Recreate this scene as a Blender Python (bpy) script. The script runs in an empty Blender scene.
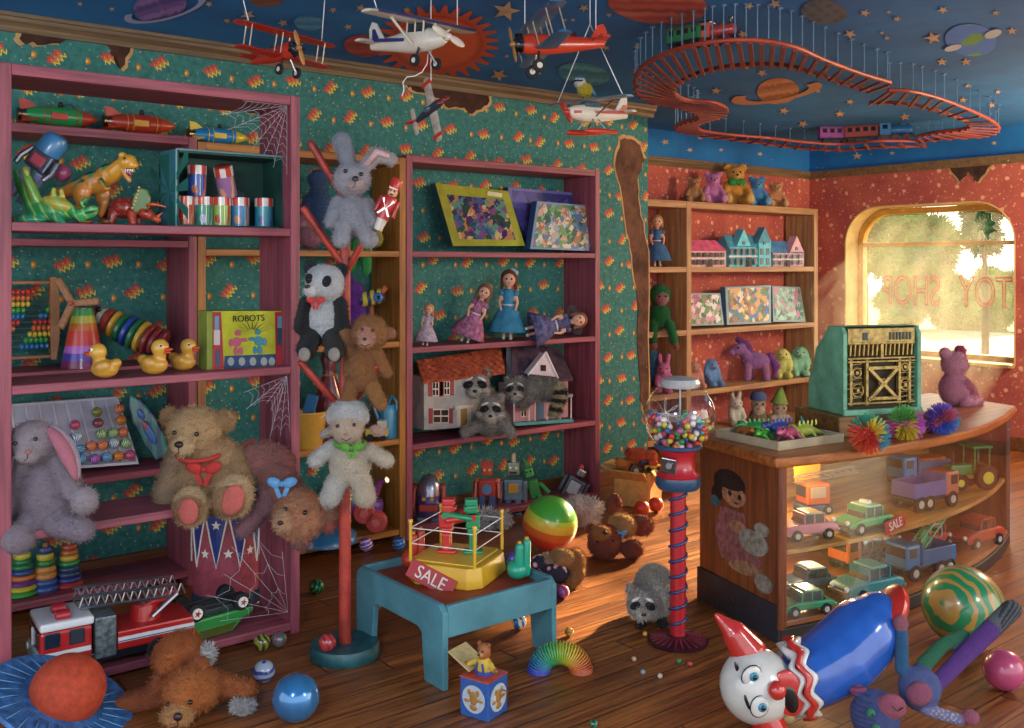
import bpy, bmesh, math, random
import numpy as np
from mathutils import Vector as V, Matrix as M, Euler
from mathutils import noise as MN
random.seed(7); RNG = np.random.RandomState(7)
S = bpy.context.scene; COL = S.collection
# ------------------------------------------------------------ the view: x runs along the long wall, y towards it
FPX, HOR, EYE, PXC = 980.0, 265.0, 1.6, 512.0
AN = math.radians(51.6)
FX, FY, RX, RY = math.cos(AN), math.sin(AN), math.sin(AN), -math.cos(AN)
FC = -38.4                                   # yaw that faces the camera
def ray(px):
    k = (px-PXC)/FPX
    return FX+RX*k, FY+RY*k
def at(px, py, Z):
    a, b = ray(px); return V((a*Z, b*Z, EYE-Z*(py-HOR)/FPX))
def fl(px, py, z=0.0):
    return at(px, py, FPX*(EYE-z)/(py-HOR))
def onY(px, py, c): return at(px, py, c/ray(px)[1])
def onX(px, py, c): return at(px, py, c/ray(px)[0])
def sh(px, c, z):
    a, b = ray(px); return V((a*c/b, c, z))
def depth(p): return FX*p[0]+FY*p[1]
def mp(p): return depth(p)/FPX               # metres per picture unit at a point
R_ = math.radians
# ------------------------------------------------------------ materials
def lin(c):
    if isinstance(c, str): c = tuple(int(c[i:i+2], 16) for i in (0, 2, 4))
    return tuple(((x/255)/12.92 if x/255 <= .04045 else ((x/255+.055)/1.055)**2.4) for x in c[:3])
MATS = {}
def newmat(name):
    m = bpy.data.materials.new(name); m.use_nodes = True
    nt = m.node_tree; b = nt.nodes['Principled BSDF']
    return m, nt, b
class X:
    """a value in a node tree with arithmetic"""
    def __init__(s, nt, k): s.nt, s.k = nt, k
    def op(s, o, *a, clamp=False):
        n = s.nt.nodes.new('ShaderNodeMath'); n.operation = o; n.use_clamp = clamp
        for i, q in enumerate((s,)+a):
            if isinstance(q, X): s.nt.links.new(q.k, n.inputs[i])
            else: n.inputs[i].default_value = q
        return X(s.nt, n.outputs[0])
    def __add__(s, o): return s.op('ADD', o)
    def __sub__(s, o): return s.op('SUBTRACT', o)
    def __mul__(s, o): return s.op('MULTIPLY', o)
    def __truediv__(s, o): return s.op('DIVIDE', o)
    def lt(s, o): return s.op('LESS_THAN', o)
    def gt(s, o): return s.op('GREATER_THAN', o)
    def abs(s): return s.op('ABSOLUTE')
    def fl(s): return s.op('FLOOR')
    def fr(s): return s.op('FRACT')
    def mx(s, o): return s.op('MAXIMUM', o)
    def mn(s, o): return s.op('MINIMUM', o)
    def sin(s): return s.op('SINE')
def ND(nt, t, **kw):
    n = nt.nodes.new('ShaderNode'+t)
    for k, v in kw.items(): setattr(n, k, v)
    return n
def coords(nt, kind='Object'):
    t = ND(nt, 'TexCoord'); s = ND(nt, 'SeparateXYZ'); nt.links.new(t.outputs[kind], s.inputs[0])
    return [X(nt, s.outputs[i]) for i in range(3)], t.outputs[kind]
def mixc(nt, fac, a, b, mode='MIX'):
    n = ND(nt, 'Mix', data_type='RGBA', blend_type=mode)
    for i, q in ((0, fac), (6, a), (7, b)):
        if isinstance(q, X): nt.links.new(q.k, n.inputs[i])
        elif hasattr(q, 'links') or hasattr(q, 'is_linked'): nt.links.new(q, n.inputs[i])
        elif i == 0: n.inputs[0].default_value = q
        else: n.inputs[i].default_value = (*q, 1)
    return n.outputs[2]
def noise(nt, vec, scale, detail=3, rough=.6):
    n = ND(nt, 'TexNoise'); n.inputs['Scale'].default_value = scale; n.inputs['Detail'].default_value = detail
    n.inputs['Roughness'].default_value = rough
    if vec is not None: nt.links.new(vec, n.inputs['Vector'])
    return X(nt, n.outputs[0])
def bump(nt, b, h, strength=.3, dist=.02):
    n = ND(nt, 'Bump'); n.inputs['Strength'].default_value = strength; n.inputs['Distance'].default_value = dist
    nt.links.new(h.k, n.inputs['Height']); nt.links.new(n.outputs[0], b.inputs['Normal'])
def mat(col, rough=.45, metal=0., var=.12, vs=9., bp=0., bs=40., coat=0., sheen=0., name=None, emit=0):
    key = (str(col), rough, metal, var, vs, bp, bs, coat, emit)
    if key in MATS: return MATS[key]
    m, nt, b = newmat(name or 'paint')
    c = lin(col); _, vec = coords(nt)
    if var:
        nz = noise(nt, vec, vs, 4)
        f = (nz-.35)*2.2
        f = f.op('MAXIMUM', 0, ).op('MINIMUM', 1)
        lo = tuple(x*(1-var*1.6) for x in c); hi = tuple(min(1, x*(1+var)+.01*var) for x in c)
        nt.links.new(mixc(nt, f, lo, hi), b.inputs['Base Color'])
    else: b.inputs['Base Color'].default_value = (*c, 1)
    b.inputs['Roughness'].default_value = rough; b.inputs['Metallic'].default_value = metal
    b.inputs['Coat Weight'].default_value = coat; b.inputs['Coat Roughness'].default_value = .1
    if bp: bump(nt, b, noise(nt, vec, bs, 3), bp)
    if emit:
        b.inputs['Emission Color'].default_value = (*c, 1); b.inputs['Emission Strength'].default_value = emit
    MATS[key] = m; return m
def plastic(col): return mat(col, .3, var=.06, coat=.3, name='plastic')
def cloth(col): return mat(col, .95, var=.15, vs=30, bp=.3, bs=120, name='cloth')
def metal(col, r=.3): return mat(col, r, 1., var=.15, vs=14, name='metal')
def _plush(attr_mul=1.):
    m, nt, b = newmat('plush')
    a = ND(nt, 'Attribute'); a.attribute_name = 'Col'
    _, vec = coords(nt)
    n1 = noise(nt, vec, 7, 3); n2 = noise(nt, vec, 45, 3, .7)
    c = mixc(nt, ((n1-.3)*2).mx(0).mn(1)*.6, a.outputs[0], (.7, .66, .64), 'MULTIPLY')
    c2 = mixc(nt, ((n2-.35)*3).mx(0).mn(1), (.62, .6, .58), (1.3, 1.28, 1.25))
    nt.links.new(mixc(nt, .75, c, c2, 'MULTIPLY'), b.inputs['Base Color'])
    b.inputs['Roughness'].default_value = 1; b.inputs['Sheen Weight'].default_value = .12; b.inputs['Specular IOR Level'].default_value = .1
    bump(nt, b, n2, .8, .03)
    return m
def _vcol(rough=.45, name='printed paint', coat=0):
    m, nt, b = newmat(name)
    a = ND(nt, 'Attribute'); a.attribute_name = 'Col'
    _, vec = coords(nt); n1 = noise(nt, vec, 14, 4)
    nt.links.new(mixc(nt, ((n1-.35)*2).mx(0).mn(1)*.35, a.outputs[0], (.6, .58, .56), 'MULTIPLY'), b.inputs['Base Color'])
    b.inputs['Roughness'].default_value = rough; b.inputs['Coat Weight'].default_value = coat
    return m
PLUSH = _plush(); VPAINT = _vcol(.6); VGLOSS = _vcol(.3, 'moulded plastic', .3)
def clear(name, tint=(1, 1, 1), refl=.1, dust=0., dcol=(1, 1, 1), rough=.03):
    m, nt, b = newmat(name); nt.nodes.remove(b); out = nt.nodes['Material Output']
    t = ND(nt, 'BsdfTransparent'); t.inputs[0].default_value = (*tint, 1)
    g = ND(nt, 'BsdfGlossy'); g.inputs['Roughness'].default_value = rough
    lw = ND(nt, 'LayerWeight'); lw.inputs[0].default_value = .25
    k = X(nt, lw.outputs['Facing'])*.55+refl
    mx = ND(nt, 'MixShader'); nt.links.new(k.mn(1).k, mx.inputs[0]); nt.links.new(t.outputs[0], mx.inputs[1]); nt.links.new(g.outputs[0], mx.inputs[2])
    last = mx
    if dust:
        d = ND(nt, 'BsdfTranslucent'); d.inputs[0].default_value = (*dcol, 1)
        d2 = ND(nt, 'BsdfDiffuse'); d2.inputs[0].default_value = (*dcol, 1)
        a = ND(nt, 'AddShader'); nt.links.new(d.outputs[0], a.inputs[0]); nt.links.new(d2.outputs[0], a.inputs[1])
        m2 = ND(nt, 'MixShader'); _, vec = coords(nt)
        nt.links.new((noise(nt, vec, 3, 4)*2*dust).mn(1).k, m2.inputs[0])
        nt.links.new(mx.outputs[0], m2.inputs[1]); nt.links.new(d.outputs[0], m2.inputs[2]); last = m2
    nt.links.new(last.outputs[0], out.inputs[0]); return m
# ------------------------------------------------------------ mesh building
def rotm(r):
    if r is None: return M.Identity(3)
    if isinstance(r, M): return r.to_3x3()
    return Euler([R_(a) for a in r]).to_matrix()
class MB:
    def __init__(s): s.v = []; s.f = []; s.m = []; s.c = {}; s.T = M.Identity(4)
    def add(s, vs, fs, m=0, col=None):
        b = len(s.v)
        for p in vs:
            if col is not None: s.c[len(s.v)] = col
            s.v.append(s.T @ V(p))
        for f in fs: s.f.append([b+i for i in f]); s.m.append(m)
        return s
    def box(s, c, d, rot=None, m=0, col=None, taper=1.):
        Q = rotm(rot); c = V(c); vs = []
        for z in (-.5, .5):
            k = taper if z > 0 else 1
            for x, y in ((-.5, -.5), (.5, -.5), (.5, .5), (-.5, .5)): vs.append(c+Q@V((x*d[0]*k, y*d[1]*k, z*d[2])))
        return s.add(vs, [(3, 2, 1, 0), (4, 5, 6, 7), (0, 1, 5, 4), (1, 2, 6, 5), (2, 3, 7, 6), (3, 0, 4, 7)], m, col)
    def ell(s, c, r, rot=None, m=0, n=16, col=None):
        if not hasattr(r, '__len__'): r = (r, r, r)
        Q = rotm(rot); c = V(c); k = n//2; vs = [c+Q@V((0, 0, r[2]))]; fs = []
        for i in range(1, k):
            t = math.pi*i/k
            for j in range(n):
                a = 2*math.pi*j/n
                vs.append(c+Q@V((r[0]*math.sin(t)*math.cos(a), r[1]*math.sin(t)*math.sin(a), r[2]*math.cos(t))))
        vs.append(c+Q@V((0, 0, -r[2]))); L = len(vs)-1
        for j in range(n):
            fs.append((0, 1+j, 1+(j+1) % n)); o = 1+(k-2)*n
            fs.append((L, o+(j+1) % n, o+j))
        for i in range(k-2):
            for j in range(n):
                a = 1+i*n+j; b = 1+i*n+(j+1) % n
                fs.append((a, a+n, b+n, b))
        return s.add(vs, fs, m, col)
    def lathe(s, prof, c=(0, 0, 0), rot=None, n=24, m=0, col=None, ms=None, sc=(1, 1)):
        Q = rotm(rot); c = V(c); vs = []; idx = []
        for r, z in prof:
            if r < 1e-6: idx.append([len(vs)]); vs.append(c+Q@V((0, 0, z)))
            else:
                idx.append(list(range(len(vs), len(vs)+n)))
                for j in range(n):
                    a = 2*math.pi*j/n; vs.append(c+Q@V((r*sc[0]*math.cos(a), r*sc[1]*math.sin(a), z)))
        b = len(s.v)
        s.add(vs, [], m, col)
        for i in range(len(prof)-1):
            A, B = idx[i], idx[i+1]; mm = ms[i] if ms else m
            for j in range(n):
                k = (j+1) % n
                if len(A) == 1 and len(B) == 1: continue
                if len(A) == 1: f = (A[0], B[k], B[j])
                elif len(B) == 1: f = (A[j], A[k], B[0])
                else: f = (A[j], A[k], B[k], B[j])
                s.f.append([b+q for q in f]); s.m.append(mm)
        return s
    def cyl(s, p0, p1, r0, r1=None, n=16, m=0, col=None):
        p0, p1 = V(p0), V(p1); r1 = r0 if r1 is None else r1; d = p1-p0
        Q = d.to_track_quat('Z', 'Y').to_matrix(); L = d.length
        return s.lathe([(0, 0), (r0, 0), (r1, L), (0, L)], p0, Q, n, m, col)
    def cap(s, p0, p1, r0, r1=None, n=14, m=0, col=None):
        r1 = r0 if r1 is None else r1
        p0, p1 = V(p0), V(p1); d = p1-p0; L = d.length
        Q = d.to_track_quat('Z', 'Y').to_matrix(); pr = [(0, -r0)]
        for i in range(1, 5): t = i*math.pi/8; pr.append((r0*math.sin(t), -r0*math.cos(t)))
        for i in range(0, 4): t = i*math.pi/8; pr.append((r1*math.cos(t), L+r1*math.sin(t)))
        pr.append((0, L+r1))
        return s.lathe(pr, p0, Q, n, m, col)
    def tube(s, pts, r, n=8, m=0, col=None, closed=False):
        P = [V(p) for p in pts]; k = len(P)
        rr = r if hasattr(r, '__len__') else [r]*k
        vs = []; prev = None
        for i in range(k):
            if closed: d = P[(i+1) % k]-P[i-1]
            else: d = P[min(i+1, k-1)]-P[max(i-1, 0)]
            d.normalize()
            if prev is None:
                u = d.orthogonal().normalized()
            else:
                u = (prev-d*prev.dot(d))
                u = u.normalized() if u.length > 1e-6 else d.orthogonal().normalized()
            prev = u; w = d.cross(u)
            for j in range(n):
                a = 2*math.pi*j/n; vs.append(P[i]+(u*math.cos(a)+w*math.sin(a))*rr[i])
        fs = []
        for i in range(k if closed else k-1):
            for j in range(n):
                a, b = i*n+j, i*n+(j+1) % n; c2, d2 = ((i+1) % k)*n+(j+1) % n, ((i+1) % k)*n+j
                fs.append((a, b, c2, d2))
        if not closed: fs += [tuple(range(n-1, -1, -1)), tuple(range((k-1)*n, k*n))]
        return s.add(vs, fs, m, col)
    def torus(s, c, R, r, rot=None, n=24, k=8, m=0, col=None):
        Q = rotm(rot); c = V(c)
        return s.tube([c+Q@V((R*math.cos(2*math.pi*i/n), R*math.sin(2*math.pi*i/n), 0)) for i in range(n)], r, k, m, col, True)
    def prism(s, poly, d, c=(0, 0, 0), rot=None, m=0, col=None, mf=None):
        """outline in local x,z, extruded +-d/2 along local y"""
        Q = rotm(rot); c = V(c); n = len(poly)
        area = sum(poly[i][0]*poly[(i+1) % n][1]-poly[(i+1) % n][0]*poly[i][1] for i in range(n))
        if area < 0: poly = poly[::-1]
        vs = [c+Q@V((x, -d/2, z)) for x, z in poly]+[c+Q@V((x, d/2, z)) for x, z in poly]
        b = len(s.v); s.add(vs, [], m, col)
        s.f.append([b+i for i in range(n)]); s.m.append(m if mf is None else mf)
        s.f.append([b+n+i for i in range(n-1, -1, -1)]); s.m.append(m)
        for i in range(n):
            j = (i+1) % n; s.f.append([b+j, b+i, b+n+i, b+n+j]); s.m.append(m)
        return s
    def build(s, name, mats, parent=None, smooth=38, bevel=0, seg=2, subdiv=0, loc=None):
        me = bpy.data.meshes.new(name)
        me.from_pydata([tuple(p) for p in s.v], [], s.f)
        if not isinstance(mats, (list, tuple)): mats = [mats]
        for q in mats: me.materials.append(q)
        me.polygons.foreach_set('material_index', s.m)
        if s.c:
            ca = me.color_attributes.new('Col', 'FLOAT_COLOR', 'POINT')
            arr = np.ones((len(s.v), 4), np.float32)
            for i, c in s.c.items(): arr[i, :3] = lin(c)
            ca.data.foreach_set('color', arr.ravel())
        me.update(); me.validate()
        if smooth:
            me.polygons.foreach_set('use_smooth', [True]*len(me.polygons))
            if smooth < 180: me.set_sharp_from_angle(angle=R_(smooth))
        o = bpy.data.objects.new(name, me); COL.objects.link(o)
        if parent: o.parent = parent
        if loc is not None: o.location = loc
        if bevel:
            b = o.modifiers.new('edge', 'BEVEL'); b.width = bevel; b.segments = seg; b.limit_method = 'ANGLE'; b.angle_limit = R_(40)
        if subdiv:
            b = o.modifiers.new('sub', 'SUBSURF'); b.levels = b.render_levels = subdiv
        return o
def tag(o, label, cat, group=None, kind=None):
    o['label'] = label; o['category'] = cat
    if group: o['group'] = group
    if kind: o['kind'] = kind
    return o
def struct(o): o['kind'] = 'structure'; return o
def thing(name, label, cat, loc, yaw=0., scale=1., group=None, rot=None):
    o = bpy.data.objects.new(name, None); COL.objects.link(o); o.location = loc
    if rot is None: o.rotation_euler = (0, 0, R_(yaw))
    elif isinstance(rot, M): o.rotation_euler = rot.to_euler()
    else: o.rotation_euler = [R_(a) for a in rot]
    o.scale = (scale,)*3; o.empty_display_size = .05
    return tag(o, label, cat, group)
def dup(root, loc, label, yaw=None, scale=None, group=None, rot=None):
    r = root.copy(); COL.objects.link(r); r.location = loc; r['label'] = label
    if yaw is not None: r.rotation_euler = (0, 0, R_(yaw))
    if rot is not None: r.rotation_euler = [R_(a) for a in rot]
    if scale is not None: r.scale = (scale,)*3
    if group: r['group'] = group
    for ch in KIDS(root):
        c = ch.copy(); COL.objects.link(c); c.parent = r
        for g in KIDS(ch):
            d = g.copy(); COL.objects.link(d); d.parent = c
    return r
def KIDS(o): return [q for q in COL.objects if q.parent == o]
BALLME = {}
def ball(name, parent, c, r, m, rot=None):
    """a small round part"""
    if m not in BALLME:
        o = MB().ell((0, 0, 0), 1, n=14).build(name, m, parent, 180); BALLME[m] = o.data
    else:
        o = bpy.data.objects.new(name, BALLME[m]); COL.objects.link(o); o.parent = parent
    o.location = c; o.scale = r if hasattr(r, '__len__') else (r, r, r)
    if rot: o.rotation_euler = [R_(a) for a in rot]
    return o
def text(name, s, size, m, parent, loc, rot, ext=.002, sx=1., align='CENTER'):
    cu = bpy.data.curves.new(name, 'FONT'); cu.body = s; cu.size = size; cu.extrude = ext; cu.align_x = align; cu.align_y = 'CENTER'
    to = bpy.data.objects.new(name, cu); COL.objects.link(to)
    dg = bpy.context.evaluated_depsgraph_get(); me = bpy.data.meshes.new_from_object(to.evaluated_get(dg))
    bpy.data.objects.remove(to); bpy.data.curves.remove(cu)
    me.materials.clear(); me.materials.append(m)
    o = bpy.data.objects.new(name, me); COL.objects.link(o); o.parent = parent; o.location = loc
    o.rotation_euler = rot.to_euler() if isinstance(rot, M) else [R_(a) for a in rot]; o.scale = (sx, 1, 1)
    return o
# ------------------------------------------------------------ soft bodies: one continuous skin over ellipsoids and capsules
def E(c, r, col, rot=None):
    return ('e', V(c), (r, r, r) if not hasattr(r, '__len__') else tuple(r), col, rot)
def C(p0, p1, r0, r1, col): return ('c', V(p0), V(p1), r0, r1, col)
def mir(*L):
    out = []
    for b in L:
        out.append(b)
        if b[0] == 'e':
            rot = b[4]
            if rot is not None: rot = (rot[0], -rot[1], -rot[2])
            out.append(('e', V((-b[1].x, b[1].y, b[1].z)), b[2], b[3], rot))
        else: out.append(('c', V((-b[1].x, b[1].y, b[1].z)), V((-b[2].x, b[2].y, b[2].z)), b[3], b[4], b[5]))
    return out
def soft(name, blobs, parent, vox=.03, fuzz=0, flen=.03, smooth=5, material=None, colfn=None):
    mb = MB()
    for b in blobs:
        if b[0] == 'e': mb.ell(b[1], b[2], b[4], n=14)
        else: mb.cap(b[1], b[2], b[3], b[4], n=12)
    o = mb.build(name, material or PLUSH, None, 0)
    q = o.modifiers.new('r', 'REMESH'); q.mode = 'VOXEL'; q.voxel_size = vox
    q = o.modifiers.new('s', 'SMOOTH'); q.factor = .5; q.iterations = smooth
    dg = bpy.context.evaluated_depsgraph_get(); me = bpy.data.meshes.new_from_object(o.evaluated_get(dg))
    old = o.data; bpy.data.objects.remove(o); bpy.data.meshes.remove(old)
    n = len(me.vertices); P = np.empty(n*3); me.vertices.foreach_get('co', P); P = P.reshape(-1, 3)
    N = np.empty(n*3); me.vertices.foreach_get('normal', N); N = N.reshape(-1, 3)
    D = []; cols = []
    for b in blobs:
        if b[0] == 'e':
            Q = np.array(rotm(b[4])); r = np.array(b[2]); q = ((P-np.array(b[1]))@Q)/r
            D.append((np.linalg.norm(q, axis=1)-1)*r.min()); cols.append(lin(b[3]))
        else:
            a = np.array(b[1]); d = np.array(b[2])-a; L = max((d**2).sum(), 1e-9)
            t = np.clip(((P-a)@d)/L, 0, 1); D.append(np.linalg.norm(P-a-t[:, None]*d, axis=1)-(b[3]+(b[4]-b[3])*t)); cols.append(lin(b[5]))
    cc = np.array(cols)[np.argmin(np.array(D), axis=0)]
    if colfn:
        for i in range(n):
            c = colfn(P[i], N[i])
            if c is not None: cc[i] = lin(c)
    F = [tuple(p.vertices) for p in me.polygons]
    if fuzz:
        k = RNG.randint(0, n, fuzz); jit = RNG.normal(size=(fuzz, 3)); l = flen*(.5+RNG.rand(fuzz))
        p = P[k]+jit*vox*.35; d = N[k]+RNG.normal(size=(fuzz, 3))*.35; d[:, 2] -= .25
        d /= np.linalg.norm(d, axis=1)[:, None]
        s = np.cross(d, RNG.normal(size=(fuzz, 3))); s /= np.linalg.norm(s, axis=1)[:, None]+1e-9
        w = (flen*.16)
        A, B2, T = p-s*w-N[k]*vox*.2, p+s*w-N[k]*vox*.2, p+d*l[:, None]
        vs = np.concatenate([P]+[np.stack([A, B2, T], 1).reshape(-1, 3)])
        F += [(n+3*i, n+3*i+1, n+3*i+2) for i in range(fuzz)]
        sh_ = (.8+.4*RNG.rand(fuzz))[:, None]
        cc = np.concatenate([cc, np.repeat(np.clip(cc[k]*sh_, 0, 1), 3, axis=0)])
    else: vs = P
    bpy.data.meshes.remove(me)
    me = bpy.data.meshes.new(name); me.from_pydata(vs.tolist(), [], F); me.materials.append(material or PLUSH)
    ca = me.color_attributes.new('Col', 'FLOAT_COLOR', 'POINT')
    ca.data.foreach_set('color', np.concatenate([cc, np.ones((len(vs), 1))], 1).astype(np.float32).ravel())
    me.polygons.foreach_set('use_smooth', [True]*len(F)); me.update()
    o = bpy.data.objects.new(name, me); COL.objects.link(o); o.parent = parent
    return o
BLK = mat('100d0c', .15, var=0, coat=.5, name='black bead'); NOSE = mat('2a1a18', .4, var=0)
WHT = plastic('f0ece0')
# ------------------------------------------------------------ the setting
WL, WB, WR, CEIL, XC, RAIL = 5.17, 6.0, 8.66, 2.80, 5.41, 2.52
def wallpaper():
    m, nt, b = newmat('teal wallpaper'); (x, y, z), vec = coords(nt)
    u, v = x/.25, z/.17
    row = v.fl(); u = u+(row*.5).fr()
    cu, cv = u.fl(), v.fl()
    wn = ND(nt, 'TexWhiteNoise', noise_dimensions='2D'); cb = ND(nt, 'CombineXYZ'); nt.links.new(cu.k, cb.inputs[0]); nt.links.new(cv.k, cb.inputs[1]); nt.links.new(cb.outputs[0], wn.inputs['Vector'])
    rs = ND(nt, 'SeparateColor'); nt.links.new(wn.outputs[1], rs.inputs[0]); r1, r2, r3 = [X(nt, rs.outputs[i]) for i in range(3)]
    a0 = (u.fr()-.5-(r1-.5)*.25)*.25/.046; b0 = (v.fr()-.5-(r2-.5)*.25)*.17/.046
    t = (r3-.5)*.8-.6
    ct, st = t.op('COSINE'), t.sin()
    a = a0*ct-b0*st; bb = a0*st+b0*ct
    zig = ((a*1.9).fr()-.5).abs()*1.0-.25
    inr = (a+.05).abs().lt(.95)
    red = (bb-.44-zig).abs().lt(.15)*inr
    org = (bb-.05-zig).abs().lt(.13)*(a.abs().lt(.75))
    yel = (bb+.34-zig).abs().lt(.13)*((a-.15).abs().lt(.85))
    n = noise(nt, vec, 30, 3); n2 = noise(nt, vec, 2.2, 4)
    base = mixc(nt, ((n-.3)*2).mx(0).mn(1), lin('28605c'), lin('458e84'))
    base = mixc(nt, ((n2-.4)*2.5).mx(0).mn(1)*.5, base, lin('1f6a62'))
    # fine specks
    vo = ND(nt, 'TexVoronoi'); vo.inputs['Scale'].default_value = 34; nt.links.new(vec, vo.inputs['Vector'])
    sp = X(nt, vo.outputs[0]).lt(.16)
    hs = ND(nt, 'HueSaturation'); hs.inputs['Saturation'].default_value = 1.0; hs.inputs['Value'].default_value = .55; nt.links.new(vo.outputs[1], hs.inputs[4])
    base = mixc(nt, sp*.8, base, hs.outputs[0])
    # small blooms between the scribbles
    c0 = ((x/.25+(row*.5).fr()).fr()-.02).abs()*.25; d0 = ((z/.17).fr()-.42)*.17
    rr = (c0*c0+d0*d0).op('SQRT')
    base = mixc(nt, rr.lt(.019)*.75, base, lin('c8762a')); base = mixc(nt, rr.lt(.009)*.9, base, lin('e8c040'))
    base = mixc(nt, red, base, lin('d8321e')); base = mixc(nt, org, base, lin('e8742a')); base = mixc(nt, yel, base, lin('ecc832'))
    nt.links.new(base, b.inputs['Base Color']); b.inputs['Roughness'].default_value = .8
    bump(nt, b, n, .15); return m
def redpaper():
    m, nt, b = newmat('red starry wallpaper'); (x, y, z), vec = coords(nt)
    n = noise(nt, vec, 3, 5); base = mixc(nt, ((n-.35)*2.5).mx(0).mn(1), lin('a04842'), lin('c0644c'))
    cv_ = ND(nt, 'CombineXYZ'); nt.links.new((x+y).k, cv_.inputs[0]); nt.links.new(z.k, cv_.inputs[1])
    for sc, th, c in ((5.5, .10, 'f0bc94'), (9, .085, 'e09a80'), (17, .09, 'd48c74')):
        vo = ND(nt, 'TexVoronoi', voronoi_dimensions='2D'); vo.inputs['Scale'].default_value = sc; nt.links.new(cv_.outputs[0], vo.inputs['Vector'])
        d = X(nt, vo.outputs[0]); n3 = noise(nt, vec, 60, 2)
        base = mixc(nt, (d+(n3-.5)*.16).lt(th)*.65, base, lin(c))
    nt.links.new(base, b.inputs['Base Color']); b.inputs['Roughness'].default_value = .85; return m
def floorwood():
    m, nt, b = newmat('wide floorboards'); (x, y, z), vec = coords(nt)
    w = .115; row = (y/w).fl(); fy = (y/w).fr()
    xs = x/1.7+(row*.377).fr()*3; bx = xs.fl(); fx = xs.fr()
    wn = ND(nt, 'TexWhiteNoise', noise_dimensions='2D'); cb = ND(nt, 'CombineXYZ'); nt.links.new(row.k, cb.inputs[0]); nt.links.new(bx.k, cb.inputs[1]); nt.links.new(cb.outputs[0], wn.inputs['Vector'])
    r = X(nt, wn.outputs[0])
    c2 = ND(nt, 'CombineXYZ'); nt.links.new((x*1.3+r*9).k, c2.inputs[0]); nt.links.new((y*24).k, c2.inputs[1]); nt.links.new((r*7).k, c2.inputs[2])
    g = noise(nt, c2.outputs[0], 2.0, 6, .65)
    col = mixc(nt, r, lin('8a4e28'), lin('bc7438'))
    col = mixc(nt, ((g-.36)*3).mx(0).mn(1), lin('5e321a'), col)
    col = mixc(nt, ((g-.62)*4).mx(0).mn(1)*.5, col, lin('c98a48'))
    gap = (fy.lt(.045)).mx(fx.lt(.004))
    col = mixc(nt, gap, col, lin('1e0f08'))
    nt.links.new(col, b.inputs['Base Color'])
    nt.links.new((g*.35+.22).k, b.inputs['Roughness'])
    bump(nt, b, g*.35-gap, .35, .01); return m
def paintedwood(c1, c2, name, axis=2, sc=1., rough=.5):
    key = (c1, c2, axis)
    if key in MATS: return MATS[key]
    m, nt, b = newmat(name); (x, y, z), vec = coords(nt)
    mp_ = ND(nt, 'Mapping'); k = [22*sc, 22*sc, 22*sc]; k[axis] = 1.2*sc; mp_.inputs['Scale'].default_value = k; nt.links.new(vec, mp_.inputs[0])
    g = noise(nt, mp_.outputs[0], 1.6, 5, .65); n2 = noise(nt, vec, 4, 4)
    col = mixc(nt, ((g-.33)*3).mx(0).mn(1), lin(c1), lin(c2))
    col = mixc(nt, ((n2-.5)*3).mx(0).mn(1)*.35, col, lin(c1))
    nt.links.new(col, b.inputs['Base Color']); b.inputs['Roughness'].default_value = rough
    bump(nt, b, g, .2, .01); MATS[key] = m; return m
TEAL, REDP = wallpaper(), redpaper()
def skyblue():
    m, nt, b = newmat('night blue paint'); _, vec = coords(nt)
    n = noise(nt, vec, 1.5, 5)
    nt.links.new(mixc(nt, ((n-.3)*2.2).mx(0).mn(1), lin('125694'), lin('1c7cc0')), b.inputs['Base Color']); b.inputs['Roughness'].default_value = .85
    return m
BLUE = skyblue()
struct(MB().box((3.0, 1.6, -.05), (12.2, 9.2, .1)).build('floor', floorwood(), None, 0))
ceiling = struct(MB().box((3.0, 2.2, CEIL+.05), (12.2, 8.0, .1)).build('ceiling', BLUE, None, 0))
wl = struct(MB().box(((XC-3)/2, WL+.07, CEIL/2), (XC+3, .14, CEIL)).build('wall_left', TEAL, None, 0))
struct(MB().box((XC-.07, (WL+.14+WB)/2, CEIL/2), (.14, WB-WL-.14, CEIL)).build('wall_return', REDP, None, 0))
wb = struct(MB().box(((XC+WR)/2, WB+.07, RAIL/2), (WR-XC+.3, .14, RAIL)).build('wall_back', REDP, None, 0))
MB().box(((XC+WR)/2, WB+.07, (RAIL+CEIL)/2), (WR-XC+.3, .14, CEIL-RAIL)).build('frieze', BLUE, wb, 0)
# window wall with a rounded opening
WY0, WY1, WZ0, WZ1, WT = 3.93, 5.59, .70, 2.17, .30
def roundrect(a0, a1, b0, b1, rt, rb, n=10):
    P = []
    for cx, cz, r, s in ((a1-rt, b1-rt, rt, 0), (a0+rt, b1-rt, rt, 90), (a0+rb, b0+rb, rb, 180), (a1-rb, b0+rb, rb, 270)):
        for i in range(n+1):
            t = R_(s+90*i/n); P.append((cx+r*math.cos(t), cz+r*math.sin(t)))
    return P
def plate_with_hole(outer, hole, x0, x1):
    """two outlines in (y,z): a slab between x0 and x1 pierced by the hole"""
    bm = bmesh.new(); loops = []
    for x in (x0, x1):
        es = []; lp = []
        for P in (outer, hole):
            vs = [bm.verts.new((x, y, z)) for y, z in P]; lp.append(vs)
            es += [bm.edges.new((vs[i], vs[(i+1) % len(vs)])) for i in range(len(vs))]
        bmesh.ops.triangle_fill(bm, use_beauty=True, edges=es); loops.append(lp)
    for k in range(2):
        A, B = loops[0][k], loops[1][k]
        for i in range(len(A)):
            j = (i+1) % len(A); bm.faces.new((A[i], A[j], B[j], B[i]))
    bmesh.ops.recalc_face_normals(bm, faces=bm.faces); return bm
def bmobj(bm, name, m, parent=None):
    me = bpy.data.meshes.new(name); bm.to_mesh(me); bm.free(); me.materials.append(m)
    o = bpy.data.objects.new(name, me); COL.objects.link(o); o.parent = parent; return o
hole = roundrect(WY0, WY1, WZ0, WZ1, .36, .04)
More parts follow.
